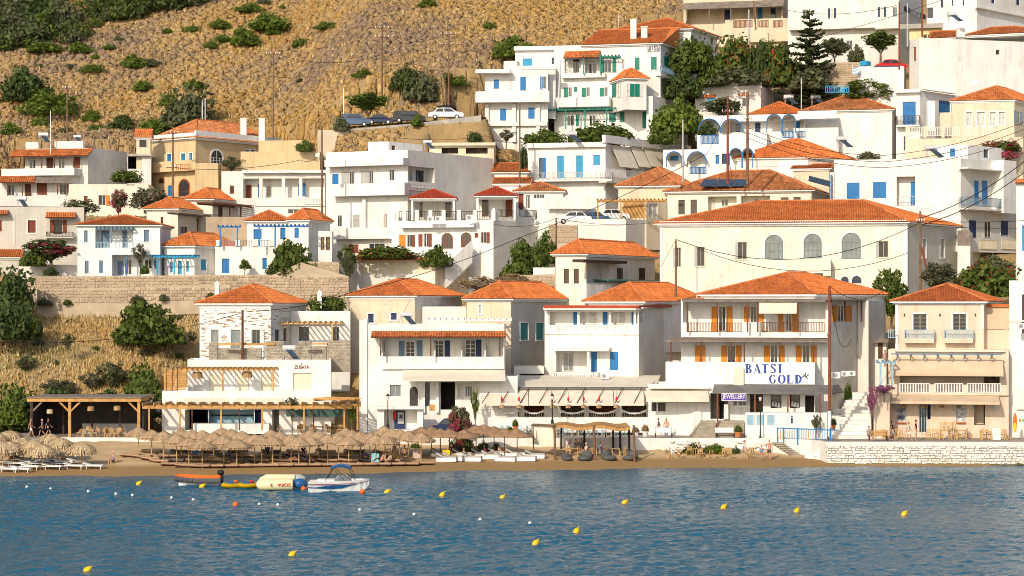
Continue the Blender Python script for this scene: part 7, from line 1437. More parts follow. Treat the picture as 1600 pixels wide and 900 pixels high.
# ================================================================== BEACH UMBRELLAS
def strips(mb, r0, z0, r1, z1, n, jit, rng, sag=0, over=1.25):
    for k in range(n):
        a = 2*PI*(k+rng.random()*.4)/n; w = PI/n*over*(1+rng.random()*.3); q0 = r0*(1+rng.normal(0, jit*.3)); q1 = r1*(1+rng.normal(0, jit)); l0 = rng.random()*.03; zz1 = z1-abs(rng.normal(0, jit))*.4
        P = lambda r, t, z: V((r*math.cos(t), r*math.sin(t), z))
        rm, zm = (q0+q1)/2, (z0+zz1)/2+sag
        mb.add([P(q0, a-w, z0+l0), P(q0, a+w, z0+l0), P(rm, a+w, zm+l0), P(rm, a-w, zm+l0), P(q1, a+w, zz1+l0), P(q1, a-w, zz1+l0)], [(0, 1, 2, 3), (3, 2, 4, 5)])
def umb(name, label, kind, loc, h):
    t = thing(name, label, 'beach umbrella', (0, 0, 0), None); r = np.random.default_rng(9+len(kind))
    MB().tube((0, 0, -.6), (0, 0, h-.15), .05, .04, 7).build('pole', PALEW if kind != 'reed' else BRWN, t); mb = MB()
    if kind == 'straw':
        strips(mb, .02, h, .75, h-.40, 64, .02, r, .02); strips(mb, .66, h-.34, 1.36, h-.74, 110, .03, r, .01); strips(mb, 1.25, h-.66, 1.30, h-.9, 130, .06, r)
        for k in range(8): a = PI*k/4; q = MB(); q.bar((0, 0, h-.1), (1.2*math.cos(a), 1.2*math.sin(a), h-.74), .035); q.build('rib', PALEW, t)
    elif kind == 'reed':
        strips(mb, .02, h, .8, h-.36, 64, .015, r, .01); strips(mb, .7, h-.31, 1.62, h-.66, 110, .015, r, .01); strips(mb, 1.55, h-.60, 1.60, h-.72, 70, .03, r)
        for k in range(8): a = PI*k/4; q = MB(); q.bar((0, 0, h-.1), (1.45*math.cos(a), 1.45*math.sin(a), h-.68), .035); q.build('rib', BRWN, t)
    else:
        for r0, z0, r1, z1, n in ((.02, h, .55, h-.16, 50), (.3, h-.04, .95, h-.36, 90), (.6, h-.18, 1.22, h-.6, 130), (.85, h-.3, 1.34, h-.86, 150)): strips(mb, r0, z0, r1, z1, n, .11, r, .07, 1.0)
        strips(mb, 1.12, h-.55, 1.25, h-1.1, 130, .13, r, .0, .7)
    mb.build('canopy', {'straw': STRAW, 'reed': DSTR, 'raffia': SHAG}[kind], t); return t
US = umb('straw_umbrella', 'woven pale straw umbrella in the dense middle rows of the beach', 'straw', 0, 2.62); UD = umb('reed_umbrella', 'wide flat brown reed umbrella right of the dense straw rows', 'reed', 0, 2.6); UR = umb('raffia_umbrella', 'shaggy raffia umbrella above the white loungers on the left beach', 'raffia', 0, 2.25)
def place(src, lst, dpy, label, group, used=[]):
    out = []
    for i, (px, py) in enumerate(lst):
        p = on_beach(px, py+dpy)
        o = src if src.name not in used else dup(src, p, random.random()*6.28); used.append(src.name); o.location = p; o.rotation_euler = (0, 0, random.random()*6.28); s_ = .96+random.random()*.07; o.scale = (s_, s_, dpy*p.y/FOC/{'s': 2.62, 'r': 2.6}.get(src.name[0], 2.6) if 'raffia' not in src.name else dpy*p.y/FOC/2.25); o['label'] = label if isinstance(label, str) else label[i]; o['group'] = group; out.append(o)
    return out
straw = ((216, 667), (237, 671), (256, 673), (276, 678), (295, 683), (316, 686.5), (283, 669.5), (300, 671.5), (316, 672), (334, 675), (350, 680), (370, 685.5), (347, 668), (361, 670), (378, 673), (398, 678), (409, 681), (426, 681), (424, 671.5), (438, 675), (455, 679), (467, 682.5), (484, 681), (484, 671.5), (498, 673.5), (512, 678), (529, 677.5), (545, 681.5), (540, 668.5), (550, 671.5), (563, 673.5), (578, 676.5), (587, 679), (602, 680), (600, 665), (612, 669.5), (624, 670), (638, 673), (658, 676))
UL = place(US, straw, 45, ['woven straw umbrella in the %s of the dense rows' % ('front row' if p[1] > 679.5 else 'middle row' if p[1] > 674 else 'rear row') for p in straw], 'straw umbrellas in the dense rows')
UL[0]['label'] = 'leftmost woven straw umbrella of the dense rows, beside the pavilion deck'; UL[-1]['label'] = 'rightmost pale straw umbrella beside the brown reed umbrellas'
UDL = place(UD, ((658, 667), (674, 666.5), (688, 669.5), (702, 670), (725, 671), (744, 664), (756, 663), (772, 666), (788, 669), (808, 670)), 46, ['wide flat brown reed umbrella right of the dense straw rows']*10, 'brown reed umbrellas'); UDL[-1]['label'] = 'rightmost brown reed umbrella beside the beige canvas panel'
URL = place(UR, ((-6, 676), (15, 673), (36, 684), (16, 690), (66, 695), (127, 692), (78, 678), (94, 684), (50, 688), (4, 692)), 38, ['shaggy raffia umbrella above the white loungers on the left beach']*10, 'shaggy raffia umbrellas'); URL[5]['label'] = 'shaggy raffia umbrella standing alone on the right of its group'

# ================================================================== LOUNGERS AND BEACH FURNITURE
def lounger(kind):
    fm, cm = {'white': (WPLA, WCAN), 'brown': (BRWN, CUSH), 'pallet': (WPNT, CUSL), 'dark': (BRWN, CUSD), 'blue': (WPLA, CUSB)}[kind]
    t = thing('sun_lounger', 'x', 'sun lounger', (0, 0, 0)); h = .16 if kind in ('brown', 'dark') else .34
    mb = MB(); mb.obox((-.33, -.95, h-.06), (.66, 0, 0), (0, 1.9, 0), (0, 0, .06)); mb.build('frame', fm, t)
    if h > .2 and kind != 'pallet':
        for x in (-.29, .29):
            for y in (-.75, .55): q = MB(); q.bar((x, y, h-.06), (x*1.05, y-.04, 0), .05); q.build('leg', fm, t)
    elif kind == 'pallet':
        for x in (-.3, 0, .3): q = MB(); q.obox((x-.06, -.93, 0), (.12, 0, 0), (0, 1.86, 0), (0, 0, h-.062)); q.build('runner', fm, t)
    th = .06 if kind in ('white', 'blue') else .13
    MB().obox((-.32, -.94, h+.002), (.64, 0, 0), (0, 1.25, 0), (0, 0, th)).build('seat_cushion', cm, t)
    MB().obox((-.32, .32, h+.012), (.64, 0, 0), (0, .60, .34 if kind == 'pallet' else .07 if kind in ('brown', 'dark') else .16), (0, -.05, th)).build('back_cushion', cm, t); return t
LP = {k: lounger(k) for k in ('white', 'brown', 'pallet', 'dark', 'blue')}; LU = set()
def lounge(kind, px, py, rz, label, group):
    p = on_beach(px, py); k = LP[kind]
    if kind in LU: o = dup(k, p, rz, label, group)
    else: o = k; o.location = p; o.rotation_euler = (0, 0, rz); o['label'] = label; o['group'] = group; LU.add(kind)
    return o
for px, py in ((14, 738), (33, 738), (48, 734), (82, 734), (116, 733), (146, 733)): lounge('white', px, py, 1.25+random.random()*.15, 'white plastic lounger in the front line by the water, left beach', 'white loungers on the left beach')
for px, py in ((24, 729), (45, 727), (78, 727), (99, 727), (120, 726), (6, 727), (64, 724)): lounge('white', px, py, 1.3+random.random()*.2, 'white plastic lounger in the rear line, left beach', 'white loungers on the left beach')
for px, py in ((60, 729), (92, 729), (34, 722)): lounge('blue', px, py, 1.25, 'white lounger with slate blue mattress among the raffia umbrellas', 'blue mattress loungers')
for i in range(19):
    px = 268+i*21.8; lounge('brown', px, interp(px, [(260, 727), (300, 731), (640, 727.5), (680, 725)]), PI/2+random.random()*.2-.1, 'low brown cushioned lounger in the front line before the straw umbrellas', 'brown loungers, front line')
for px, py in ((204, 714), (222, 716), (236, 719), (250, 723)): lounge('brown', px, py, PI/2-.25, 'low brown cushioned lounger in the diagonal line at the left end', 'brown loungers, diagonal line')
for row, (py, n, x0, st) in enumerate(((722, 11, 272, 34), (715, 10, 262, 39), (708, 9, 240, 45))):
    for i in range(n):
        px = x0+i*st+random.uniform(-4, 4); lounge('dark' if (i+row) % 3 == 0 else 'brown', px, py, PI/2+random.uniform(-.2, .2), ('charcoal' if (i+row) % 3 == 0 else 'brown')+' cushioned lounger in the shade, '+('second', 'third', 'rear')[row]+' line under straw umbrellas', 'shaded loungers in the %s line' % ('second', 'third', 'rear')[row])
for px, py in ((698, 721), (708, 720), (737, 720.5), (768, 717), (790, 720.5), (822, 720)): lounge('pallet', px, py, 1.35, 'white pallet lounger with grey cushions in front of brown umbrellas', 'white pallet loungers')
for px, py in ((690, 714), (722, 714), (752, 714), (778, 713), (806, 714), (836, 716)): lounge('pallet', px, py, 1.4, 'white pallet lounger with grey cushions in the shade of brown umbrellas', 'shaded pallet loungers')
def furniture():
    # folding slat chair, facing -y
    c = thing('chair', 'x', 'chair', (0, 0, 0))
    for x in (-.22, .22):
        for a, b in (((x, .22, 0), (x, -.2, .44)), ((x, -.22, 0), (x, .18, .44))): q = MB(); q.bar(a, b, .04); q.build('leg', PALEW, c)
        q = MB(); q.bar((x, .16, .42), (x, .26, .88), .04); q.build('back_post', PALEW, c)
    for i in range(4): q = MB(); q.obox((-.22, -.2+i*.105, .44), (.44, 0, 0), (0, .085, 0), (0, 0, .025)); q.build('seat_slat', PALEW, c)
    for i in range(3): q = MB(); q.obox((-.22, .17+i*.035, .55+i*.12), (.44, 0, 0), (0, .02, .085), (0, .02, 0)); q.build('back_slat', PALEW, c)
    s = thing('wicker_chair', 'x', 'chair', (0, 0, 0)); q = MB(); q.obox((-.25, -.25, .4), (.5, 0, 0), (0, .5, 0), (0, 0, .08)); q.build('seat', WICK, s); q = MB()
    for k in range(9): a0, a1 = PI*k/9, PI*(k+1)/9; P = lambda a, z, r=.3: V((r*math.cos(a), r*math.sin(a)*.9+.02, z)); q.poly(P(a0, .44), P(a1, .44), P(a1, .66+.25*math.sin(a1), .33), P(a0, .66+.25*math.sin(a0), .33)); q.poly(P(a0, .44, .27), P(a1, .44, .27), P(a1, .66+.25*math.sin(a1), .30), P(a0, .66+.25*math.sin(a0), .30))
    q.build('curved_back', WICK, s)
    for x in (-.21, .21):
        for y in (-.21, .21): q = MB(); q.bar((x, y, .4), (x*1.15, y*1.15, 0), .045); q.build('leg', PALEW, s)
    t = thing('cafe_table', 'x', 'table', (0, 0, 0)); MB().obox((-.4, -.35, .70), (.8, 0, 0), (0, .7, 0), (0, 0, .04)).build('table_top', PALEW, t)
    for x in (-.34, .34):
        for y in (-.29, .29): q = MB(); q.bar((x, y, .7), (x, y, 0), .055); q.build('leg', PALEW, t)
    w = thing('wooden_chair', 'x', 'chair', (0, 0, 0)); MB().obox((-.21, -.21, .44), (.42, 0, 0), (0, .42, 0), (0, 0, .04)).build('rush_seat', STRAW, w)
    for x in (-.19, .19): q = MB(); q.bar((x, -.19, .44), (x, -.19, 0), .045); q.build('leg', PALEW, w); q = MB(); q.bar((x, .19, 0), (x, .24, .95), .045); q.build('leg', PALEW, w)
    for z in (.6, .72, .84): q = MB(); q.obox((-.19, .2+z*.03, z), (.38, 0, 0), (0, .025, 0), (0, 0, .07)); q.build('back_slat', PALEW, w)
    for y in (-.19, .19): q = MB(); q.bar((-.19, y, .2), (.19, y, .2), .03); q.build('stretcher', PALEW, w)
    b = thing('bean_bag', 'x', 'bean bag', (0, 0, 0)); MB().ell((0, -.12, .15), .55, .55, .2, 8, 5).ell((0, .3, .3), .5, .25, .38, 8, 5).build('bag', CUSD, b, smooth=True)
    bl = dup(w, (0, 0, 0))
    for ch in bl.children: ch.data = ch.data.copy(); ch.data.materials.clear(); ch.data.materials.append(LBLU)
    return dict(chair=c, wicker=s, table=t, wood=w, bag=b, blue=bl)
FU = furniture(); FUU = set()
def furn(kind, p, rz, label, group=None, scale=None):
    k = FU[kind]
    if kind in FUU: o = dup(k, p, rz, label, group, scale)
    else: o = k; o.location = p; o.rotation_euler = (0, 0, rz); o['label'] = label; FUU.add(kind); 
    if group: o['group'] = group
    return o
def prom(px, py): Y = (HC-PZ)*FOC/(py-YH); return V((X_(px, Y), Y, PZ+.004))
for i, (px, py, rz) in enumerate(((1045, 717, 1.2), (1058, 717, 5), (1063, 717, 2), (1076, 712, 3.4), (1096, 716, .4), (1107, 717, 4.2), (1117, 717, 1.5), (1128, 715, 5.2), (1142, 717, 2.2), (1170, 717, 4.4))): furn('chair', on_beach(px, py), rz, 'pale folding chair on the sand below the promenade benches', 'folding chairs on the sand')
for px, py in ((1090, 713), (1136, 713), (1174, 712)): furn('table', on_beach(px, py), .3, 'pale wooden table among the folding chairs on the sand', 'tables on the sand')
for i, px in enumerate((782, 788, 796, 812, 820, 828, 838, 846, 870, 880, 892, 905, 918, 930, 944, 960, 974)): furn('blue', prom(px, 681.5-(i % 3)*.9), i*1.1, 'powder blue chair in front of the white taverna base wall', 'powder blue taverna chairs', 1.05)
for px in (785, 803, 824, 842, 875, 898, 924, 950): furn('table', prom(px, 681), .1, 'small table between powder blue taverna chairs', 'tables before the taverna', .95)
k = 0
for px, py, rz in ((1444, 686, 1.4), (1452, 687, .2), (1462, 685.5, 2.5), (1470, 687, .1), (1485, 686, -.2), (1496, 686, .3), (1508, 685, 4.6), (1515, 686, 1.6), (1536, 687, .2), (1546, 687, 1.8), (1568, 687, 0.1), (1574, 688, 2)): furn('wood', prom(px, py), rz, 'rush seated wooden chair outside the peach cafe', 'wooden chairs outside the peach cafe', 1.05)
for px, py in ((1376, 685), (1383, 686), (1402, 685), (1410, 686)): furn('wood', prom(px, py), 2.2, 'wooden chair near the mosaic windows of the peach cafe', 'wooden chairs by the mosaic windows', 1.0)
for px, py in ((1478, 686.5), (1502, 686.5), (1541, 687.5), (1394, 685)): furn('table', prom(px, py), 0, 'wooden cafe table outside the peach cafe', 'tables outside the peach cafe', (1.3, 1, 1.15))
for px in (1472, 1479, 1486, 1491): furn('wood', prom(px, 686.5)+ZU*.88, 0, 'wooden chair stacked upside on the cafe table', 'chairs stacked on the cafe table', .8)
for px, py, rz in ((125, 683, 4.5), (148, 684, 1.6), (165, 683, 3.9), (172, 685, .4), (184, 685, -.3), (194, 683, 1.4), (140, 682, 3.1), (156, 683, 2)): furn('wicker', prom(px, py), rz, 'wicker armchair at the tables inside the dark beach pavilion', 'wicker armchairs in the pavilion', 1.15)
for px, py in ((136, 684), (178, 684)): furn('table', prom(px, py), 0, 'wooden table set between wicker armchairs in the pavilion', 'tables in the pavilion', 1.1)
for i, px in enumerate((470, 480, 490, 503, 514, 522, 531, 541)): furn('wicker', prom(px, 679-(i % 2)*1.5), (i % 3)*1.2, 'wicker armchair under the right half of the restaurant pergola', 'wicker armchairs under the pergola', 1.15)
for px in (476, 498, 518, 536): furn('table', prom(px, 678), 0, 'wooden table under the right half of the restaurant pergola', 'tables under the pergola', 1.1)
for i, px in enumerate((380, 394, 414, 425, 438)): furn('chair', prom(px, 679), .3*i, 'pale chair near the bar under the restaurant pergola', 'chairs near the bar')
for px, py, rz in ((886, 719, .3), (914, 719, -.4), (951, 718.5, .5), (985, 718.5, -.6)): furn('bag', on_beach(px, py), rz, 'charcoal bean bag on the sand before the reed pergola', 'charcoal bean bags', 1.3)
# reed pergola on the sand
pb = on_beach(925, 716); t = thing('reed_pergola', 'beach pergola of rough posts with brown cloth roof behind the bean bags', 'pergola', pb)
Yf, Yb = on_beach(925, 719).y, 189.2
for px, yt, Yk in ((868, 665, Yf), (930, 664, Yf), (992, 664, Yf), (877, 668, Yb), (913, 668, Yb), (958, 668, Yb), (969, 668, Yb), (983, 667, (Yf+Yb)/2)):
    b = V((X_(px, Yk), Yk, beach_z(X_(px, Yk), Yk))); q = W(px-2 if Yk == Yf else px, yt, Yk); MB().tube(b-ZU*.5, q, .13, .1, 7).build('post', POLE if Yk == Yf else DARKW, t)
mb = MB(); a, c = W(862, 664, Yf), W(984, 666, Yf); d, e = W(866, 661, Yb), W(978, 660, Yb)
n = 12
for i in range(n):
    f, g = i/n, (i+1)/n; s = lambda u: .12*math.sin(u*PI*4)
    p = [a.lerp(c, f)+ZU*s(f), a.lerp(c, g)+ZU*s(g), d.lerp(e, g)+ZU*s(g), d.lerp(e, f)+ZU*s(f)]; mb.add(p+[x-ZU*.04 for x in p], [(0, 1, 2, 3), (4, 5, 6, 7), (0, 1, 5, 4)]); mb.obox(p[0]-ZU*.35, p[1]-p[0], V((0, .03, 0)), ZU*.34)
mb.build('cloth_roof', mat('ochre_cloth', (.48, .26, .10), .9, .12, 2), t)
s_ = thing('canvas_screen', 'beige canvas windbreak panel at the left end of the reed pergola', 'screen', W(850, 697, Yf)); mb = MB(); p = [W(832, 694, Yf+1.5), W(867, 697, Yf), W(867, 667, Yf), W(832, 666, Yf+1.5)]; mb.add(p+[x+V((.02, .06, 0)) for x in p], [(0, 1, 2, 3), (4, 5, 6, 7), (0, 1, 5, 4), (2, 3, 7, 6), (1, 2, 6, 5), (0, 3, 7, 4)]); mb.build('canvas', CANV, s_)
for i in range(8): q = W(834+i*4.4, 665.5+i*.15, Yf+1.4-i*.2); o = bpy.data.objects.new('dry_flowers', proto('b2', L_DRY)); COL.objects.link(o); o.parent = s_; o.location = q-s_.location; o.scale = (.3, .3, .25)
for i in range(2): q = on_beach(834+i*32, 716); MB().tube(q-ZU*.3, W(833+i*33, 667, q.y), .07, .06, 6).build('stake', POLE, s_)
# benches, railing, lamps, white stair on the promenade
def bench(label, px, w, m, lm, Y=190.6):
    q = V((X_(px, Y), Y, PZ+.12)); W_ = w*Y/FOC; t = thing('bench', label, 'bench', q)
    for i in range(3): MB().obox(q+V((-W_/2, -.25+i*.17, .44)), (W_, 0, 0), (0, .14, 0), (0, 0, .04)).build('seat_slat', m, t)
    for i in range(3): MB().obox(q+V((-W_/2, .27+i*.03, .52+i*.14)), (W_, 0, 0), (0, .04, 0), (0, 0, .12)).build('back_slat', m, t)
    for s in (-.4, .4): mb = MB(); c = q+V((W_*s, 0, 0)); mb.bar(c+V((0, -.22, .44)), c+V((0, -.26, 0)), .07); mb.bar(c+V((0, .2, .44)), c+V((0, .24, 0)), .07); mb.bar(c+V((0, -.22, .42)), c+V((0, .25, .42)), .06); mb.bar(c+V((0, .26, .42)), c+V((0, .36, .92)), .05); mb.build('leg_frame', BLACK, t)
bench('white slatted bench in front of the grey stone steps', 1134, 33, WPNT, BLACK); bench('white slatted bench in front of the snack bar walkers', 1037, 32, WPNT, BLACK); bench('brown slatted bench with a seated person before the peach cafe', 1372, 34, WOOD, BLACK, 186.5); bench('white bench between taverna and reed pergola', 958, 30, WPNT, BLACK)
t = thing('railing', 'blue painted railing on the promenade edge before the i notice', 'railing', W(1261, 690, 189)); fr = Fa(t, (X_(1214, 189.4), 189.4), (X_(1308, 186.2), 186.2), 0, 1)
for i in range(26): fr.bx('baluster', BLUE if i % 3 == 0 else (WOOD if i % 4 == 1 else LBLU), 1215+i*3.65, 671, 1216+i*3.65, 685, .04)
fr.bx('top_rail', BLUE, 1214, 669.8, 1308, 671.4, .08, -.02); fr.bx('bottom_panel', BLUE, 1214, 684, 1308, 688, .08, -.02)
for x in (1214.6, 1224, 1246, 1274.5, 1297): fr.bx('post', BLUE, x-.8, 668, x+.8, 695, .1)
def lamp(label, px, yt, yb, Y):
    b, q = W(px, yb, Y), W(px, yt, Y); t = thing('street_lamp', label, 'street lamp', b); h = q.z-b.z; MB().lathe(b, [(.16, 0), (.13, .3), (.07, .4), (.05, 1.2), (.04, h-.55)], 8).build('post', BLACK, t); MB().lathe(q-ZU*.5, [(.08, 0), (.17, .35), (.16, .36)], 6).build('lantern_glass', LGR, t); MB().lathe(q-ZU*.14, [(.22, 0), (.05, .16), (.01, .22)], 6).build('cap', BLACK, t)
lamp('black lamp post on the promenade before the white cabinets', 1188, 618, 688, 190); lamp('lamp post in front of the taverna awnings', 863, 616, 662, 193); lamp('dark lamp post beside the cash kiosk', 606, 616, 668, 191.5); lamp('small lamp above the pergola left end', 236, 622, 660, 197)
t = thing('beach_stair', 'short white railed stair from the promenade down to the sand', 'stairs', on_beach(1045, 716)); 
for i in range(6): q = W(1038+i*5, 714-i*4.4, 187.6); MB().obox(q, (1.0, 0, 0), (0, .8, 0), (0, 0, -.06)).build('step', WPNT, t)
mb = MB()
for dy in (0, .85):
    p, q = W(1063, 711, 187.4+dy), W(1036, 686, 187.4+dy); mb.bar(p, q, .09); mb.bar(p-ZU*.4, q-ZU*.4, .07); 
    for k in (0, .5, 1): c = p.lerp(q, k); mb.bar(c, c-ZU*1.1, .08)
mb.build('handrail', WPNT, t)
t = thing('quay_steps', 'grey slab steps running down the white sea wall to the sand', 'steps', on_beach(1225, 712))
for i in range(8): q = W(1206+i*4.6, 691+i*3.0, 189.2-i*.12); MB().obox(q, (1.0, 0, 0), (0, -.9, 0), (0, 0, -.14)).build('slab', SLAT, t); MB().obox(q-ZU*.142, (.95, 0, 0), (0, -.6, 0), (0, 0, -1.6)).build('riser', WH2, t)
t = thing('wall_buttress', 'sloping whitewashed buttress of rounded boulders where sand meets the quay', 'wall', on_beach(1275, 717)); rr = random.Random(8)
for i in range(46):
    u = rr.random(); v = rr.random()*(1-u*.0); px = 1262+u*60; top = interp(px, [(1262, 714), (1290, 696), (1320, 694)]); py = top+v*(719-top); q = W(px, py, 186.6-u*1.8); MB().ell(q, .28+rr.random()*.3, .28, .16+rr.random()*.12, 7, 5).build('boulder', WSTO, t)
t = thing('sea_wall_rocks', 'whitewashed rough stones along the sea wall behind the beach cafe', 'wall', on_beach(1150, 705))
for i in range(60): px = 1050+rr.random()*150; Yk = quay(px)-.15; q = V((X_(px, Yk), Yk, 1.1+rr.random()*.75)); MB().ell(q, .25+rr.random()*.3, .15, .13+rr.random()*.1, 7, 4).build('rock', WSTO, t)
mb = MB(); q = prom(1557.5, 688); bd = thing('menu_board', 'white standing menu board with lines of print outside the peach cafe', 'menu board', q); MB().obox(q+V((-.38, 0, .05)), (.76, 0, 0), (0, .04, 0), (0, .12, 1.05)).build('panel', WPNT, bd)
for i in range(6): MB().obox(q+V((-.28, -.012+.1*(.25+i*.1), .3+i*.12)), (.3+.05*(i % 3), 0, 0), (0, .005, 0), (0, 0, .03)).build('print_line', GPNT, bd)
sun_ = thing('white_parasol', 'cream scalloped fabric parasol at the left end of the pergola', 'parasol', prom(265, 676)); q = sun_.location
MB().tube(q, q+ZU*2.7, .035, n=6).build('pole', WPNT, sun_); mb = MB()
for k in range(12):
    a, b = 2*PI*k/12, 2*PI*(k+1)/12; P = lambda r, t, z: q+V((r*math.cos(t), r*math.sin(t), z)); mb.poly(q+ZU*2.9, P(1.4, a, 2.4), P(1.4, b, 2.4)); mb.poly(P(1.4, a, 2.4), P(1.4, b, 2.4), P(1.42, (a+b)/2+.12, 2.1), P(1.42, (a+b)/2-.12, 2.1))
mb.build('canopy', CANV, sun_)

# ================================================================== BOATS AND BUOYS
def Yw(py): return HC*FOC/(py-YH)
def loft(mb, secs, m=0, cap=True):
    n = len(secs[0]); vs = [p for s in secs for p in s]; fs = []
    for i in range(len(secs)-1):
        for j in range(n-1): fs.append((i*n+j, i*n+j+1, (i+1)*n+j+1, (i+1)*n+j))
    if cap: fs += [tuple(range(n)), tuple(range((len(secs)-1)*n, len(secs)*n))]
    return mb.add(vs, fs, m)
def speedboat():
    Y = Yw(767); q = W(530, 767, Y); s = Y/FOC; t = thing('speedboat', 'white and navy speedboat with blue bimini canopy moored by the beach', 'boat', q); L = 94*s; B = 1.0
    st = [(0, 1, .80, .0), (.25, 1, .82, .0), (.5, .98, .85, .0), (.7, .88, .88, .02), (.85, .6, .92, .1), (.95, .28, .95, .35), (1.0, .03, .97, .7)]
    def sec(f, b, top, keel, lo, hi, o=0): x = (f-.5)*L; y = B*b; zz = lambda k: keel-.15+(top+.15-keel)*k; w = lambda k: y*(.55+.45*min(1, k*1.3))+o; return [q+V((x, -w(lo), zz(lo))), q+V((x, -w(hi), zz(hi)))], [q+V((x, w(hi), zz(hi))), q+V((x, w(lo), zz(lo)))]
    mb = MB(); loft(mb, [(lambda a, b: [a[0], a[1]]+[b[0], b[1]])(*sec(*x, 0, 1)) for x in st]); mb.build('hull', WPLA, t)
    mb = MB(); loft(mb, [(lambda a, b: a)(*sec(*x, .74, .80, .012)) for x in st], cap=False); loft(mb, [(lambda a, b: b)(*sec(*x, .74, .80, .012)) for x in st], cap=False); mb.build('red_stripe', mat('maroon_stripe', (.22, .02, .05), .4), t)
    wv = [(.0, .50, .56), (.12, .44, .52), (.25, .40, .62), (.4, .36, .70), (.55, .42, .70), (.68, .58, .70), (.8, .68, .70)]; mb = MB()
    def at(f): 
        for a, b in zip(st, st[1:]):
            if f <= b[0]: k = (f-a[0])/(b[0]-a[0]); return tuple(lerp(a[i], b[i], k) for i in range(4))
    for sd_ in (0, 1): loft(mb, [sec(*at(f), lo, hi, .014)[sd_] for f, lo, hi in wv], cap=False)
    mb.build('blue_swoosh', BLPL, t)
    q = q+ZU*.30
    mb = MB(); mb.obox(q+V((-L*.36, -.55, .52)), (L*.3, 0, 0), (0, 1.1, 0), (0, 0, .12)); mb.build('seat_bench', WCAN, t); mb = MB(); mb.obox(q+V((L*.2, -.45, .56)), (L*.2, 0, 0), (0, .9, 0), (0, 0, .1)); mb.build('foredeck', WPLA, t)
    mb = MB(); a = [q+V((L*.1+dx, y, z)) for dx, y, z in ((.0, -.72, 1.02), (.55, -.62, .62), (.55, .62, .62), (.0, .72, 1.02))]; mb.poly(*a); mb.poly(a[0], a[1], q+V((-L*.08, -.85, .58)), q+V((-L*.02, -.78, 1.0))); mb.poly(a[3], a[2], q+V((-L*.08, .85, .58)), q+V((-L*.02, .78, 1.0))); ws = mb.build('windscreen', REFG, t)
    mb = MB(); 
    for x, y in ((-.42, 0),): pass
    x0, x1 = (557-483)/94-.5, 0
    P = [(.13, .40), (.40-.02, .02)]
    for y in (-.85, .85): mb.tube(q+V((-L*.22, y, .55)), q+V((-L*.1, y*.95, 1.55)), .025, n=5); mb.tube(q+V((L*.27, y*.75, .62)), q+V((L*.17, y*.95, 1.55)), .025, n=5); mb.tube(q+V((-L*.1, y*.95, 1.55)), q+V((L*.1, y*.85, .6)), .02, n=5); mb.path([a[0], a[1]] if y < 0 else [a[3], a[2]], .025)
    mb.build('canopy_frame', BLACK, t); mb = MB()
    secs = []
    for k in range(9): f = k/8; x = -L*.13+f*L*.33; z = 1.58+.2*math.sin(PI*f)-.0; secs.append([q+V((x, -.88, z-.06)), q+V((x, -.6, z+.05)), q+V((x, 0, z+.09)), q+V((x, .6, z+.05)), q+V((x, .88, z-.06))])
    loft(mb, secs, cap=False); loft(mb, [[p-ZU*.06 for p in s_] for s_ in secs], cap=False); mb.build('bimini', BLPL, t)
speedboat()
def rib():
    Y = Yw(758); q = W(311, 758, Y); s = Y/FOC; t = thing('rigid_inflatable', 'orange and grey inflatable dinghy with black outboard motor', 'boat', q); L = 72*s; mb = MB(); q = q+ZU*.1
    for sd_ in (-1, 1):
        P = [q+V((L*(.5-1.0*k), sd_*.72*(1-max(0, k-.55)**2*4.4), .34+.12*max(0, k-.5)*2)) for k in np.linspace(0, 1, 11)]
        mb.path(P, .25, 9)
    mb.build('grey_tube', GPNT if 0 else mat('charcoal_vinyl', (.10, .10, .11), .5), t, smooth=True); mb = MB()
    for sd_ in (-1, 1):
        P = [q+V((L*(.46-.94*k), sd_*.70*(1-max(0, k-.55)**2*4.4), .51+.14*max(0, k-.5)*2)) for k in np.linspace(0, 1, 11)]; mb.path(P, .17, 8)
    mb.build('orange_tube', ORNP, t, smooth=True); mb = MB(); mb.obox(q+V((-L*.3, -.5, .3)), (L*.75, 0, 0), (0, 1.0, 0), (0, 0, .2)); mb.build('deck', ORNP, t)
    mb = MB(); loft(mb, [[q+V((x*L, -.5*b, .2)), q+V((x*L, -.3*b, -.2)), q+V((x*L, .3*b, -.2)), q+V((x*L, .5*b, .2))] for x, b in ((.42, 1), (0, 1), (-.3, .8), (-.44, .2))]); mb.build('keel_hull', WPLA, t)
    mb = MB(); c = q+V((L*.47, 0, .45)); mb.ell(c+V((0, 0, .48)), .3, .2, .25, 10, 6); mb.tube(c+V((.05, 0, .4)), c+V((.12, 0, -.5)), .09, .07, 7); o = mb.build('outboard', BLACK, t)
rib()
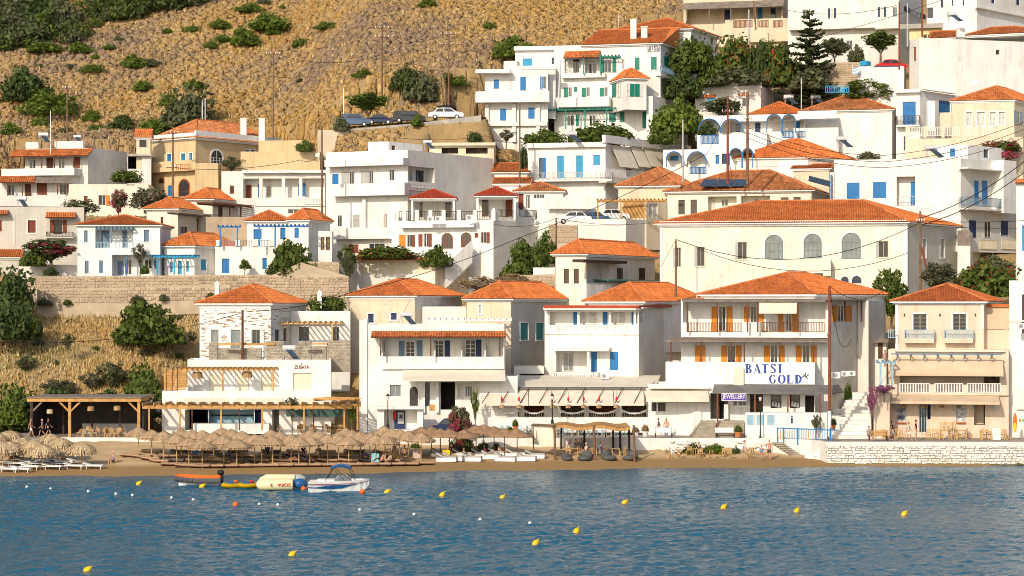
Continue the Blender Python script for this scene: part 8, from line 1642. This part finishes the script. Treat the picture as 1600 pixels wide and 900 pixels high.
def sofa():
    Y = Yw(766); q = W(437, 766, Y); s = Y/FOC; t = thing('inflatable_sofa', 'cream inflatable towing sofa with red lettering upside down', 'inflatable', q); L = 76*s; mb = MB()
    loft(mb, [[q+V((x*L, .0+.55*b*math.cos(a), .45+.48*b*math.sin(a))) for a in np.linspace(0, 2*PI, 13)] for x, b in ((-.47, .5), (-.42, .85), (-.34, 1), (.26, 1), (.28, .95))]); mb.build('lower_tube', CRPL, t, smooth=True); mb = MB()
    loft(mb, [[q+V((x*L, .75+.36*b*math.cos(a), .92+.3*b*math.sin(a)+z)) for a in np.linspace(0, 2*PI, 13)] for x, b, z in ((-.5, .4, -.5), (-.42, .85, -.2), (-.3, 1, 0), (.28, 1, 0), (.3, .9, 0))]); mb.build('upper_tube', CRPL, t, smooth=True)
    mb = MB(); mb.ell(q+V((L*.4, .4, .5)), L*.16, .6, .42, 10, 6); mb.build('blue_end', BLPL, t, smooth=True); mb = MB(); mb.ell(q+V((L*.3, 1.0, .82)), L*.24, .5, .4, 10, 6); mb.build('grey_back', GPNT, t, smooth=True)
    fz = Fa(t, (q.x-2, q.y-.6), (q.x+2, q.y-.6), 0, 1); text(fz, 'SOFA', 443.5, 757.5, 21, 5, REDP, o=.01, rot=1); text(fz, '2', 424, 758, 4.5, 4.5, REDP, o=.01, rot=1)
sofa()
for i, (px, py, nm) in enumerate(((362, 762, 'left'), (386, 762, 'right'))):
    Y = Yw(py+1); q = W(px, py+1, Y); t = thing('towable_tube', 'yellow and navy towable tube floating behind the dinghy, '+nm+' of two', 'inflatable', q)
    for y in (-.35, .35): mb = MB(); mb.path([q+V((x, y*(1-.3*abs(x)), .22+.08*abs(x))) for x in np.linspace(-.75, .75, 6)], .19, 8); mb.build('float_tube', YELP, t, smooth=True)
    MB().ell(q+V((0, 0, .42)), .5, .35, .14, 9, 5).build('navy_pad', BLPL, t); MB().ell(q+V((.35, 0, .55)), .22, .25, .12, 8, 5).build('red_pad', REDP if i else ORNP, t)
def buoy(kind, px, py, label, group):
    Y = Yw(py+4); q = W(px, py+4, Y)+ZU*.02
    if kind not in BU:
        t = thing('buoy', label, 'buoy', (0, 0, 0), group)
        if kind == 'yellow': MB().lathe((0, 0, 0), [(.04, -.24), (.17, -.1), (.21, .06), (.17, .2), (.07, .33), (.04, .35)], 12).build('float', YELP, t, smooth=True); MB().tube((0, 0, .32), (0, 0, .44), .03, n=6).build('eye', YELP, t)
        elif kind == 'orange': MB().ell((0, 0, .1), .21, .21, .21, 12, 8).build('float', ORNP, t, smooth=True); MB().tube((0, 0, .28), (0, 0, .37), .04, n=6).build('eye', ORNP, t)
        else: MB().ell((0, 0, .05), .115, .115, .11, 10, 6).build('float', WPLA, t, smooth=True)
        BU[kind] = t; t.location = q
    else: t = dup(BU[kind], q, 0, label, group)
    if kind == 'yellow': t.rotation_euler = (random.uniform(-.4, .2), random.uniform(.5, 1.0), 0)
    return t
BU = {}
for (px, py), lab in zip(((216, 753), (604, 766), (690, 771), (784, 775), (975, 783), (1130, 790), (1244, 796), (1412, 801), (900, 828), (836, 847), (455, 865), (135, 889), (315, 757)), ('yellow buoy left of the orange dinghy', 'yellow buoy just right of the speedboat bow', 'second yellow buoy right of the speedboat', 'third yellow buoy right of the speedboat', 'yellow buoy off the beach cafe chairs', 'yellow buoy below the grey stone steps', 'yellow buoy below the white stair street', 'yellow buoy farthest right off the quay wall', 'upper of the two central offshore yellow buoys', 'lower of the two central offshore yellow buoys', 'yellow buoy offshore below the inflatable sofa', 'nearest yellow buoy at the lower left corner', 'yellow round fender against the dinghy side')): buoy('yellow', px, py, lab, 'yellow buoys')
for px, py, lab in ((474, 762, 'orange round buoy between sofa and speedboat'), (566, 767, 'orange round buoy at the speedboat bow'), (368, 787, 'small orange pink buoy below the dinghy')): buoy('orange', px, py, lab, 'orange buoys')
for px, py in ((42, 758), (79, 761), (138, 765), (181, 769), (207, 771), (268, 775), (302, 778), (405, 785), (434, 786), (562, 794), (647, 801), (750, 809), (828, 815)): buoy('white', px, py, 'tiny white float of the swimming line off the beach', 'white swimming line floats')

# ================================================================== PEOPLE
def skin_mesh(verts, edges, sub=1):
    me = bpy.data.meshes.new('b'); me.from_pydata([v[:3] for v in verts], edges, []); o = bpy.data.objects.new('b', me); COL.objects.link(o)
    o.modifiers.new('s', 'SKIN')
    if not me.skin_vertices: raise RuntimeError('no skin layer')
    for i, v in enumerate(verts): d = me.skin_vertices[0].data[i]; r = v[3]; d.radius = (r, r) if not isinstance(r, tuple) else r; d.use_root = (i == 0)
    if sub: md = o.modifiers.new('u', 'SUBSURF'); md.levels = sub; md.render_levels = sub
    dg = bpy.context.evaluated_depsgraph_get(); out = bpy.data.meshes.new_from_object(o.evaluated_get(dg)); bpy.data.objects.remove(o); return out
def pose(kind):
    P = dict(pel=(0, 0, .95), spi=(0, 0, 1.13), che=(0, -.01, 1.34), nek=(0, 0, 1.49), hed=(0, -.01, 1.57))
    for s, n in ((-1, 'l'), (1, 'r')): P.update({'sh'+n: (s*.17, 0, 1.43), 'el'+n: (s*.23, .03, 1.15), 'wr'+n: (s*.24, -.05, .92), 'hi'+n: (s*.09, 0, .90), 'kn'+n: (s*.1, -.02, .5), 'an'+n: (s*.1, .03, .08), 'to'+n: (s*.11, -.15, .04)})
    if kind == 'walk': P.update(knl=(-.09, -.22, .53), anl=(-.09, -.30, .10), tol=(-.1, -.47, .07), knr=(.09, .06, .50), anr=(.09, .34, .16), tor=(.1, .22, .05), ell=(-.23, .14, 1.18), wrl=(-.22, .18, .95), elr=(.23, -.08, 1.18), wrr=(.22, -.26, 1.02))
    if kind in ('sit', 'lounge'):
        for k in P: x, y, z = P[k]; P[k] = (x, y, z-.45)
        for s, n in ((-1, 'l'), (1, 'r')): P.update({'kn'+n: (s*.13, -.43, .50), 'an'+n: (s*.13, -.45, .08), 'to'+n: (s*.14, -.62, .04), 'el'+n: (s*.24, -.06, .74), 'wr'+n: (s*.15, -.28, .64)})
        if kind == 'lounge':
            P.update(pel=(0, .1, .14), spi=(0, .22, .28), che=(0, .34, .46), nek=(0, .42, .58), hed=(0, .43, .66))
            for s, n in ((-1, 'l'), (1, 'r')): P.update({'sh'+n: (s*.17, .38, .54), 'el'+n: (s*.26, .38, .26), 'wr'+n: (s*.22, .14, .18), 'hi'+n: (s*.09, .05, .13), 'kn'+n: (s*.11, -.34, .36 if s > 0 else .16), 'an'+n: (s*.11, -.66, .07), 'to'+n: (s*.12, -.76, .18)})
    return P
BODY = {}
def bodies(kind):
    if kind in BODY: return BODY[kind]
    P = pose(kind); names = []; vs = []; es = []
    R = dict(pel=(.135, .105), spi=(.12, .092), che=(.15, .105), nek=.06, hed=.052, sh=.062, el=.042, wr=.029, hi=.09, kn=.058, an=.038, to=.034)
    def add(n, r=None): names.append(n); vs.append((*P[n], r or R.get(n, R.get(n[:-1])))); return len(vs)-1
    ix = {n: add(n) for n in ('pel', 'spi', 'che', 'nek', 'hed')}; es += [(0, 1), (1, 2), (2, 3), (3, 4)]
    for n in 'lr':
        for k, par in (('sh', 'che'), ('el', 'sh'+n), ('wr', 'el'+n)): ix[k+n] = add(k+n); es.append((ix[par if par in ix else par], ix[k+n]))
        for k, par in (('hi', 'pel'), ('kn', 'hi'+n), ('an', 'kn'+n), ('to', 'an'+n)): ix[k+n] = add(k+n); es.append((ix[par], ix[k+n]))
        w, e = V(P['wr'+n]), V(P['el'+n]); d = (w-e).normalized(); sgn = -1 if n == 'l' else 1; pm = w+d*.07; vs.append((*pm, (.036, .018))); pi = len(vs)-1; es.append((ix['wr'+n], pi)); side = d.cross(V((sgn, 0, 0))).normalized()
        for f, ln in ((-.03, .075), (-.01, .09), (.011, .085), (.031, .065)):
            a = pm+d*.035+side*f; b = a+d*ln*.5+V((-sgn*.006, 0, 0)); c = b+d*ln*.4+V((-sgn*.015, 0, 0))
            for q, r in ((a, .010), (b, .009), (c, .007)): vs.append((*q, r))
            es += [(pi, len(vs)-3), (len(vs)-3, len(vs)-2), (len(vs)-2, len(vs)-1)]
        a = w+d*.03-side*.035; b = a+d*.04-side*.02
        for q, r in ((a, .012), (b, .009)): vs.append((*q, r))
        es += [(ix['wr'+n], len(vs)-2), (len(vs)-2, len(vs)-1)]
    me = skin_mesh(vs, es, 1); h = V(P['hed'])+V((0, -.015, .105)); bm = bmesh.new(); bm.from_mesh(me)
    def addm(mb, mi):
        vv = [bm.verts.new(p) for p in mb.v]
        for f in mb.f:
            try: q = bm.faces.new([vv[i] for i in dict.fromkeys(f)]); q.material_index = mi; q.smooth = True
            except ValueError: pass
    addm(MB().ell(h, .078, .098, .118, 12, 9), 0); m2 = MB(); m2.add([h+V((-.016, -.092, -.02)), h+V((.016, -.092, -.02)), h+V((0, -.125, -.022)), h+V((0, -.093, .025))], [(0, 1, 2), (1, 3, 2), (0, 2, 3)])
    for s in (-1, 1): m2.ell(h+V((s*.078, .01, -.005)), .012, .025, .032, 6, 4)
    addm(m2, 0); m3 = MB()
    for s in (-1, 1): m3.ell(h+V((s*.032, -.086, .012)), .013, .01, .008, 6, 4)
    addm(m3, 1); addm(MB().ell(h+V((0, -.088, -.055)), .024, .009, .007, 6, 4), 2); bm.to_mesh(me); bm.free(); me.materials.clear()
    for m_ in (SKIN, HAIRD, mat('lips', (.42, .13, .11)) if 'lips' not in bpy.data.materials else bpy.data.materials['lips']): me.materials.append(m_)
    for p in me.polygons: p.use_smooth = True
    def sub(keys, edges, grow, ends={}):
        vv = [(*(ends[k][0] if k in ends else P[k]), (lambda r: tuple(x+grow for x in r) if isinstance(r, tuple) else r+grow)(ends[k][1] if k in ends else R.get(k, R.get(k[:-1])))) for k in keys]; m_ = skin_mesh(vv, [(keys.index(a), keys.index(b)) for a, b in edges], 1)
        for p in m_.polygons: p.use_smooth = True
        return m_
    mid = lambda a, b, t: tuple(V(P[a]).lerp(V(P[b]), t))
    shirt = sub(['spi', 'pel', 'che', 'shl', 'shr', 'ul', 'ur'], [('spi', 'pel'), ('spi', 'che'), ('che', 'shl'), ('che', 'shr'), ('shl', 'ul'), ('shr', 'ur')], .016, {'ul': (mid('shl', 'ell', .65), .052), 'ur': (mid('shr', 'elr', .65), .052)})
    short = sub(['pel', 'spi', 'hil', 'hir', 'kl', 'kr'], [('pel', 'spi'), ('pel', 'hil'), ('pel', 'hir'), ('hil', 'kl'), ('hir', 'kr')], .02, {'spi': (mid('pel', 'spi', .3), (.13, .10)), 'kl': (mid('hil', 'knl', .75), .075), 'kr': (mid('hir', 'knr', .75), .075)})
    trous = sub(['pel', 'spi', 'hil', 'hir', 'knl', 'knr', 'al', 'ar'], [('pel', 'spi'), ('pel', 'hil'), ('pel', 'hir'), ('hil', 'knl'), ('hir', 'knr'), ('knl', 'al'), ('knr', 'ar')], .018, {'spi': (mid('pel', 'spi', .3), (.13, .10)), 'al': (mid('knl', 'anl', .92), .045), 'ar': (mid('knr', 'anr', .92), .045)})
    hb = MB(); hb.ell(h+V((0, .022, .028)), .088, .098, .108, 12, 8); hm = hb.mesh('hair', HAIRD, smooth=True)
    hb = MB(); hb.ell(h+V((0, .024, .028)), .09, .1, .108, 12, 8); hb.ell(h+V((0, .075, -.1)), .07, .045, .14, 10, 6); hl = hb.mesh('long_hair', HAIRD, smooth=True)
    BODY[kind] = dict(body=me, shirt=shirt, short=short, trous=trous, hair=hm, long=hl); return BODY[kind]
def person(label, p, kind='stand', top=None, bot=None, rz=0, hair=HAIRD, long=False, low='short', h=1.75, hat=None, group=None):
    B = bodies(kind); t = thing('person', label, 'person', p, group); t.rotation_euler = (0, 0, rz); t.scale = (h/1.75,)*3
    def ch(n, me, m):
        o = bpy.data.objects.new(n, me); COL.objects.link(o); o.parent = t
        if m is not None:
            if not me.materials: me.materials.append(m)
            o.material_slots[0].link = 'OBJECT'; o.material_slots[0].material = m
        return o
    ch('body', B['body'], None); ch('hair', B['long' if long else 'hair'], hair if hat is None else cloth(hat))
    if top: ch('shirt', B['shirt'], cloth(top))
    if bot: ch('trousers' if low == 'trous' else 'shorts', B[low], cloth(bot))
    return t
def ppl_prom(px, py): return prom(px, py)
WT, BK, NV, PK, BLU_, GYC = (.75, .74, .70), (.02, .02, .025), (.03, .05, .12), (.7, .25, .3), (.12, .25, .5), (.35, .36, .38)
person('woman in dark top and grey shorts walking past the peach cafe', ppl_prom(1394, 689), 'walk', BK, GYC, PI/2, HAIRD, True, h=1.85); person('person in pale shirt and white shorts walking before the cafe door', ppl_prom(1419.5, 690), 'walk', (.62, .66, .66), WT, PI/2-.3, HAIRB, h=1.82); person('tall man in maroon top and pale shorts by the blue cafe door', ppl_prom(1431, 689), 'stand', (.06, .02, .03), (.66, .62, .48), PI/2-.3, HAIRD, h=1.95)
person('person in grey shirt seated on the brown bench', V((X_(1357, 186.5), 186.3, PZ+.12)), 'sit', GYC, NV, .4, HAIRD, h=1.8); person('man in navy shirt walking before the snack bar', ppl_prom(1029, 682), 'walk', NV, (.5, .4, .32), -PI/2, HAIRD, h=1.75); person('woman in pink top and blue jeans holding her head by the snack bar', ppl_prom(1041, 682), 'stand', (.62, .40, .32), BLU_, PI, HAIRB, True, low='trous', h=1.75)
person('woman in white skirt walking left of the pavilion', ppl_prom(48, 683), 'walk', (.52, .27, .17), WT, PI/2, HAIRB, True, h=1.72); person('man in dark shirt and black shorts walking before the pavilion', ppl_prom(66, 683), 'walk', (.12, .14, .2), BK, -PI/2+.4, HAIRW, h=1.7); person('tall man in black top walking beside the pavilion wall', ppl_prom(75, 683), 'walk', BK, BK, PI/2, HAIRD, h=1.78); person('waiter in white shirt at the pavilion right post', ppl_prom(211, 676), 'stand', WT, BK, 0, HAIRD, low='trous', h=1.75)
person('bar worker in dark shirt behind the restaurant counter', ppl_prom(331, 676)+ZU*.3, 'stand', (.05, .06, .05), BK, 0, low='trous'); person('waitress in purple dress under the restaurant pergola', ppl_prom(458, 678), 'stand', (.25, .16, .25), (.25, .16, .25), 0, HAIRD, True)
person('man in black trunks standing on the sand by the quay steps', on_beach(1202, 719), 'stand', None, (.07, .07, .06), 0, HAIRW, h=1.9); person('woman in white top with red cap by the beach tables', on_beach(1163, 719), 'walk', WT, (.4, .3, .3), PI/2, h=1.8, hat=(.4, .05, .04)); person('dark haired person in black seated at the beach cafe table', on_beach(1092, 713), 'sit', BK, BK, 0, HAIRD); person('person in blue seated beside the beach tables, right end', on_beach(1190, 717), 'sit', (.1, .3, .5), PK, .3, HAIRD, h=1.7)
person('person in white shirt seated at the reed pergola table, near post', on_beach(916, 714), 'sit', WT, GYC, -1.2, HAIRW); person('person in blue seated under the reed pergola, middle', on_beach(938, 714), 'sit', (.08, .15, .35), BLU_, 1.2); person('person in dark grey seated under the reed pergola, rear left', on_beach(900, 708), 'sit', (.10, .13, .17), NV, .6); person('person in light top seated under the reed pergola, left', on_beach(891, 709), 'sit', WT, NV, -.4, HAIRB); person('second dark dressed person under the reed pergola rear', on_beach(908, 707), 'sit', (.10, .13, .17), BK, -.3)
for px, py in ((897, 713), (926, 713), (962, 713)): furn('table', on_beach(px, py), 0, 'honey wood table under the reed pergola', 'tables under the reed pergola')
for px, py, rz in ((908, 715, 1), (921, 715, 5), (950, 714, 1), (972, 714, 4.5), (979, 714, 2), (888, 714, 3)): furn('wood', on_beach(px, py), rz, 'honey wood chair under the reed pergola', 'chairs under the reed pergola')
k = 0
for px, py, kd, top, bot, lab, hr in ((593, 724, 'lounge', None, BK, 'tanned sunbather with dark hair on the front brown lounger', HAIRD), (604, 725, 'lounge', (.5, .35, .3), (.5, .35, .3), 'sunbather in patterned wrap beside yellow towel', HAIRB), (619, 722, 'lounge', (.7, .5, .05), (.7, .5, .05), 'sunbather in yellow leaning forward', HAIRD), (616, 711, 'stand', PK, PK, 'woman in pink standing between the umbrellas', HAIRB), (632, 716, 'sit', None, BK, 'bare backed man sitting on a lounger, dark trunks', HAIRD), (705, 718, 'lounge', None, (.7, .5, .03), 'sunbather beside yellow towel on pallet lounger', HAIRB), (730, 718, 'lounge', None, WT, 'sunbather lying on white pallet lounger', HAIRD), (762, 714, 'lounge', (.6, .05, .12), NV, 'sunbather in crimson top under brown umbrellas', HAIRD), (786, 713, 'lounge', (.6, .3, .25), (.6, .3, .25), 'person lying under the rear brown umbrella', HAIRD), (480, 724, 'lounge', NV, NV, 'person in navy lounging before the straw umbrellas', HAIRD), (455, 723, 'lounge', BK, PK, 'person with pink towel lounging in the shade', HAIRD), (498, 716, 'sit', (.3, .3, .32), NV, 'person in grey sitting under a straw umbrella', HAIRB), (418, 714, 'sit', (.05, .12, .3), BK, 'person in blue sitting in the straw umbrella shade', HAIRD), (474, 713, 'sit', BK, BK, 'person in black sitting in the rear umbrella shade', HAIRD), (575, 721, 'lounge', (.2, .08, .25), BK, 'person in purple lounging in the second line', HAIRD), (177, 724, 'sit', (.30, .28, .3), BK, 'person in white hat sitting alone on open sand', HAIRW), (18, 722, 'sit', (.45, .16, .10), BK, 'red haired person among the shaggy umbrellas', mat('red_hair', (.30, .07, .03)))):
    p = on_beach(px, py)+ZU*(.2 if kd == 'lounge' else 0 if kd == 'stand' else -.22 if 'open sand' in lab else -.12); person(lab, p, kd, top, bot, random.uniform(-.8, .8) if kd != 'lounge' else random.choice((1.2, -1.2, .9)), hr, 'woman' in lab, hat=(.8, .8, .78) if 'white hat' in lab else None)
person('cook in orange top inside the snack bar, left', ppl_prom(1066, 672)+ZU*.6, 'stand', (.65, .22, .06), BK, 0, HAIRD); person('second cook in orange top inside the snack bar, right', ppl_prom(1074, 672)+ZU*.6, 'stand', (.65, .22, .06), BK, .4, HAIRD, True); person('person in pink shirt at the top of the white stairs', W(1383, 574, 203), 'stand', (.6, .4, .38), GYC, .5)
for px, py, c, lab in ((697, 719, (.80, .50, .02), 'yellow towel hung over a white pallet lounger'), (586, 724, (.25, .55, .65), 'pale blue towel hanging from the front brown lounger'), (305, 715, (.10, .22, .42), 'blue towel draped on a lounger under the straw umbrella'), (651, 717, (.62, .45, .42), 'pink towel over the lounger back at the right end')):
    p = on_beach(px, py); t = thing('towel', lab, 'towel', p+ZU*.3); mb = MB()
    for i in range(5):
        for j in range(4): a = lambda u, v: p+V((-.35+.175*u, -.1+.03*math.sin(u*2+v)+.05*v, .05+.22*v)); mb.poly(a(i*.8, j), a((i+1)*.8, j), a((i+1)*.8, j+1), a(i*.8, j+1))
    o = mb.build('cloth', cloth(c), t); md = o.modifiers.new('t', 'SOLIDIFY'); md.thickness = .015

# ------------------------------------------------------------------ look-alikes are told apart by their place
ORD = 'first second third fourth fifth sixth seventh eighth ninth tenth eleventh twelfth thirteenth fourteenth fifteenth sixteenth seventeenth eighteenth nineteenth twentieth twenty-first twenty-second twenty-third twenty-fourth'.split()
SAME = {}
for o in bpy.data.objects:
    if o.parent is None and o.get('category') and o.get('label'): SAME.setdefault(o['label'], []).append(o)
for lab, L in SAME.items():
    if len(L) < 2: continue
    L.sort(key=lambda o: o.location.x/o.location.y)
    for i, o in enumerate(L): o['label'] = lab+', '+('leftmost' if i == 0 else 'rightmost' if i == len(L)-1 else ORD[i]+' from left')
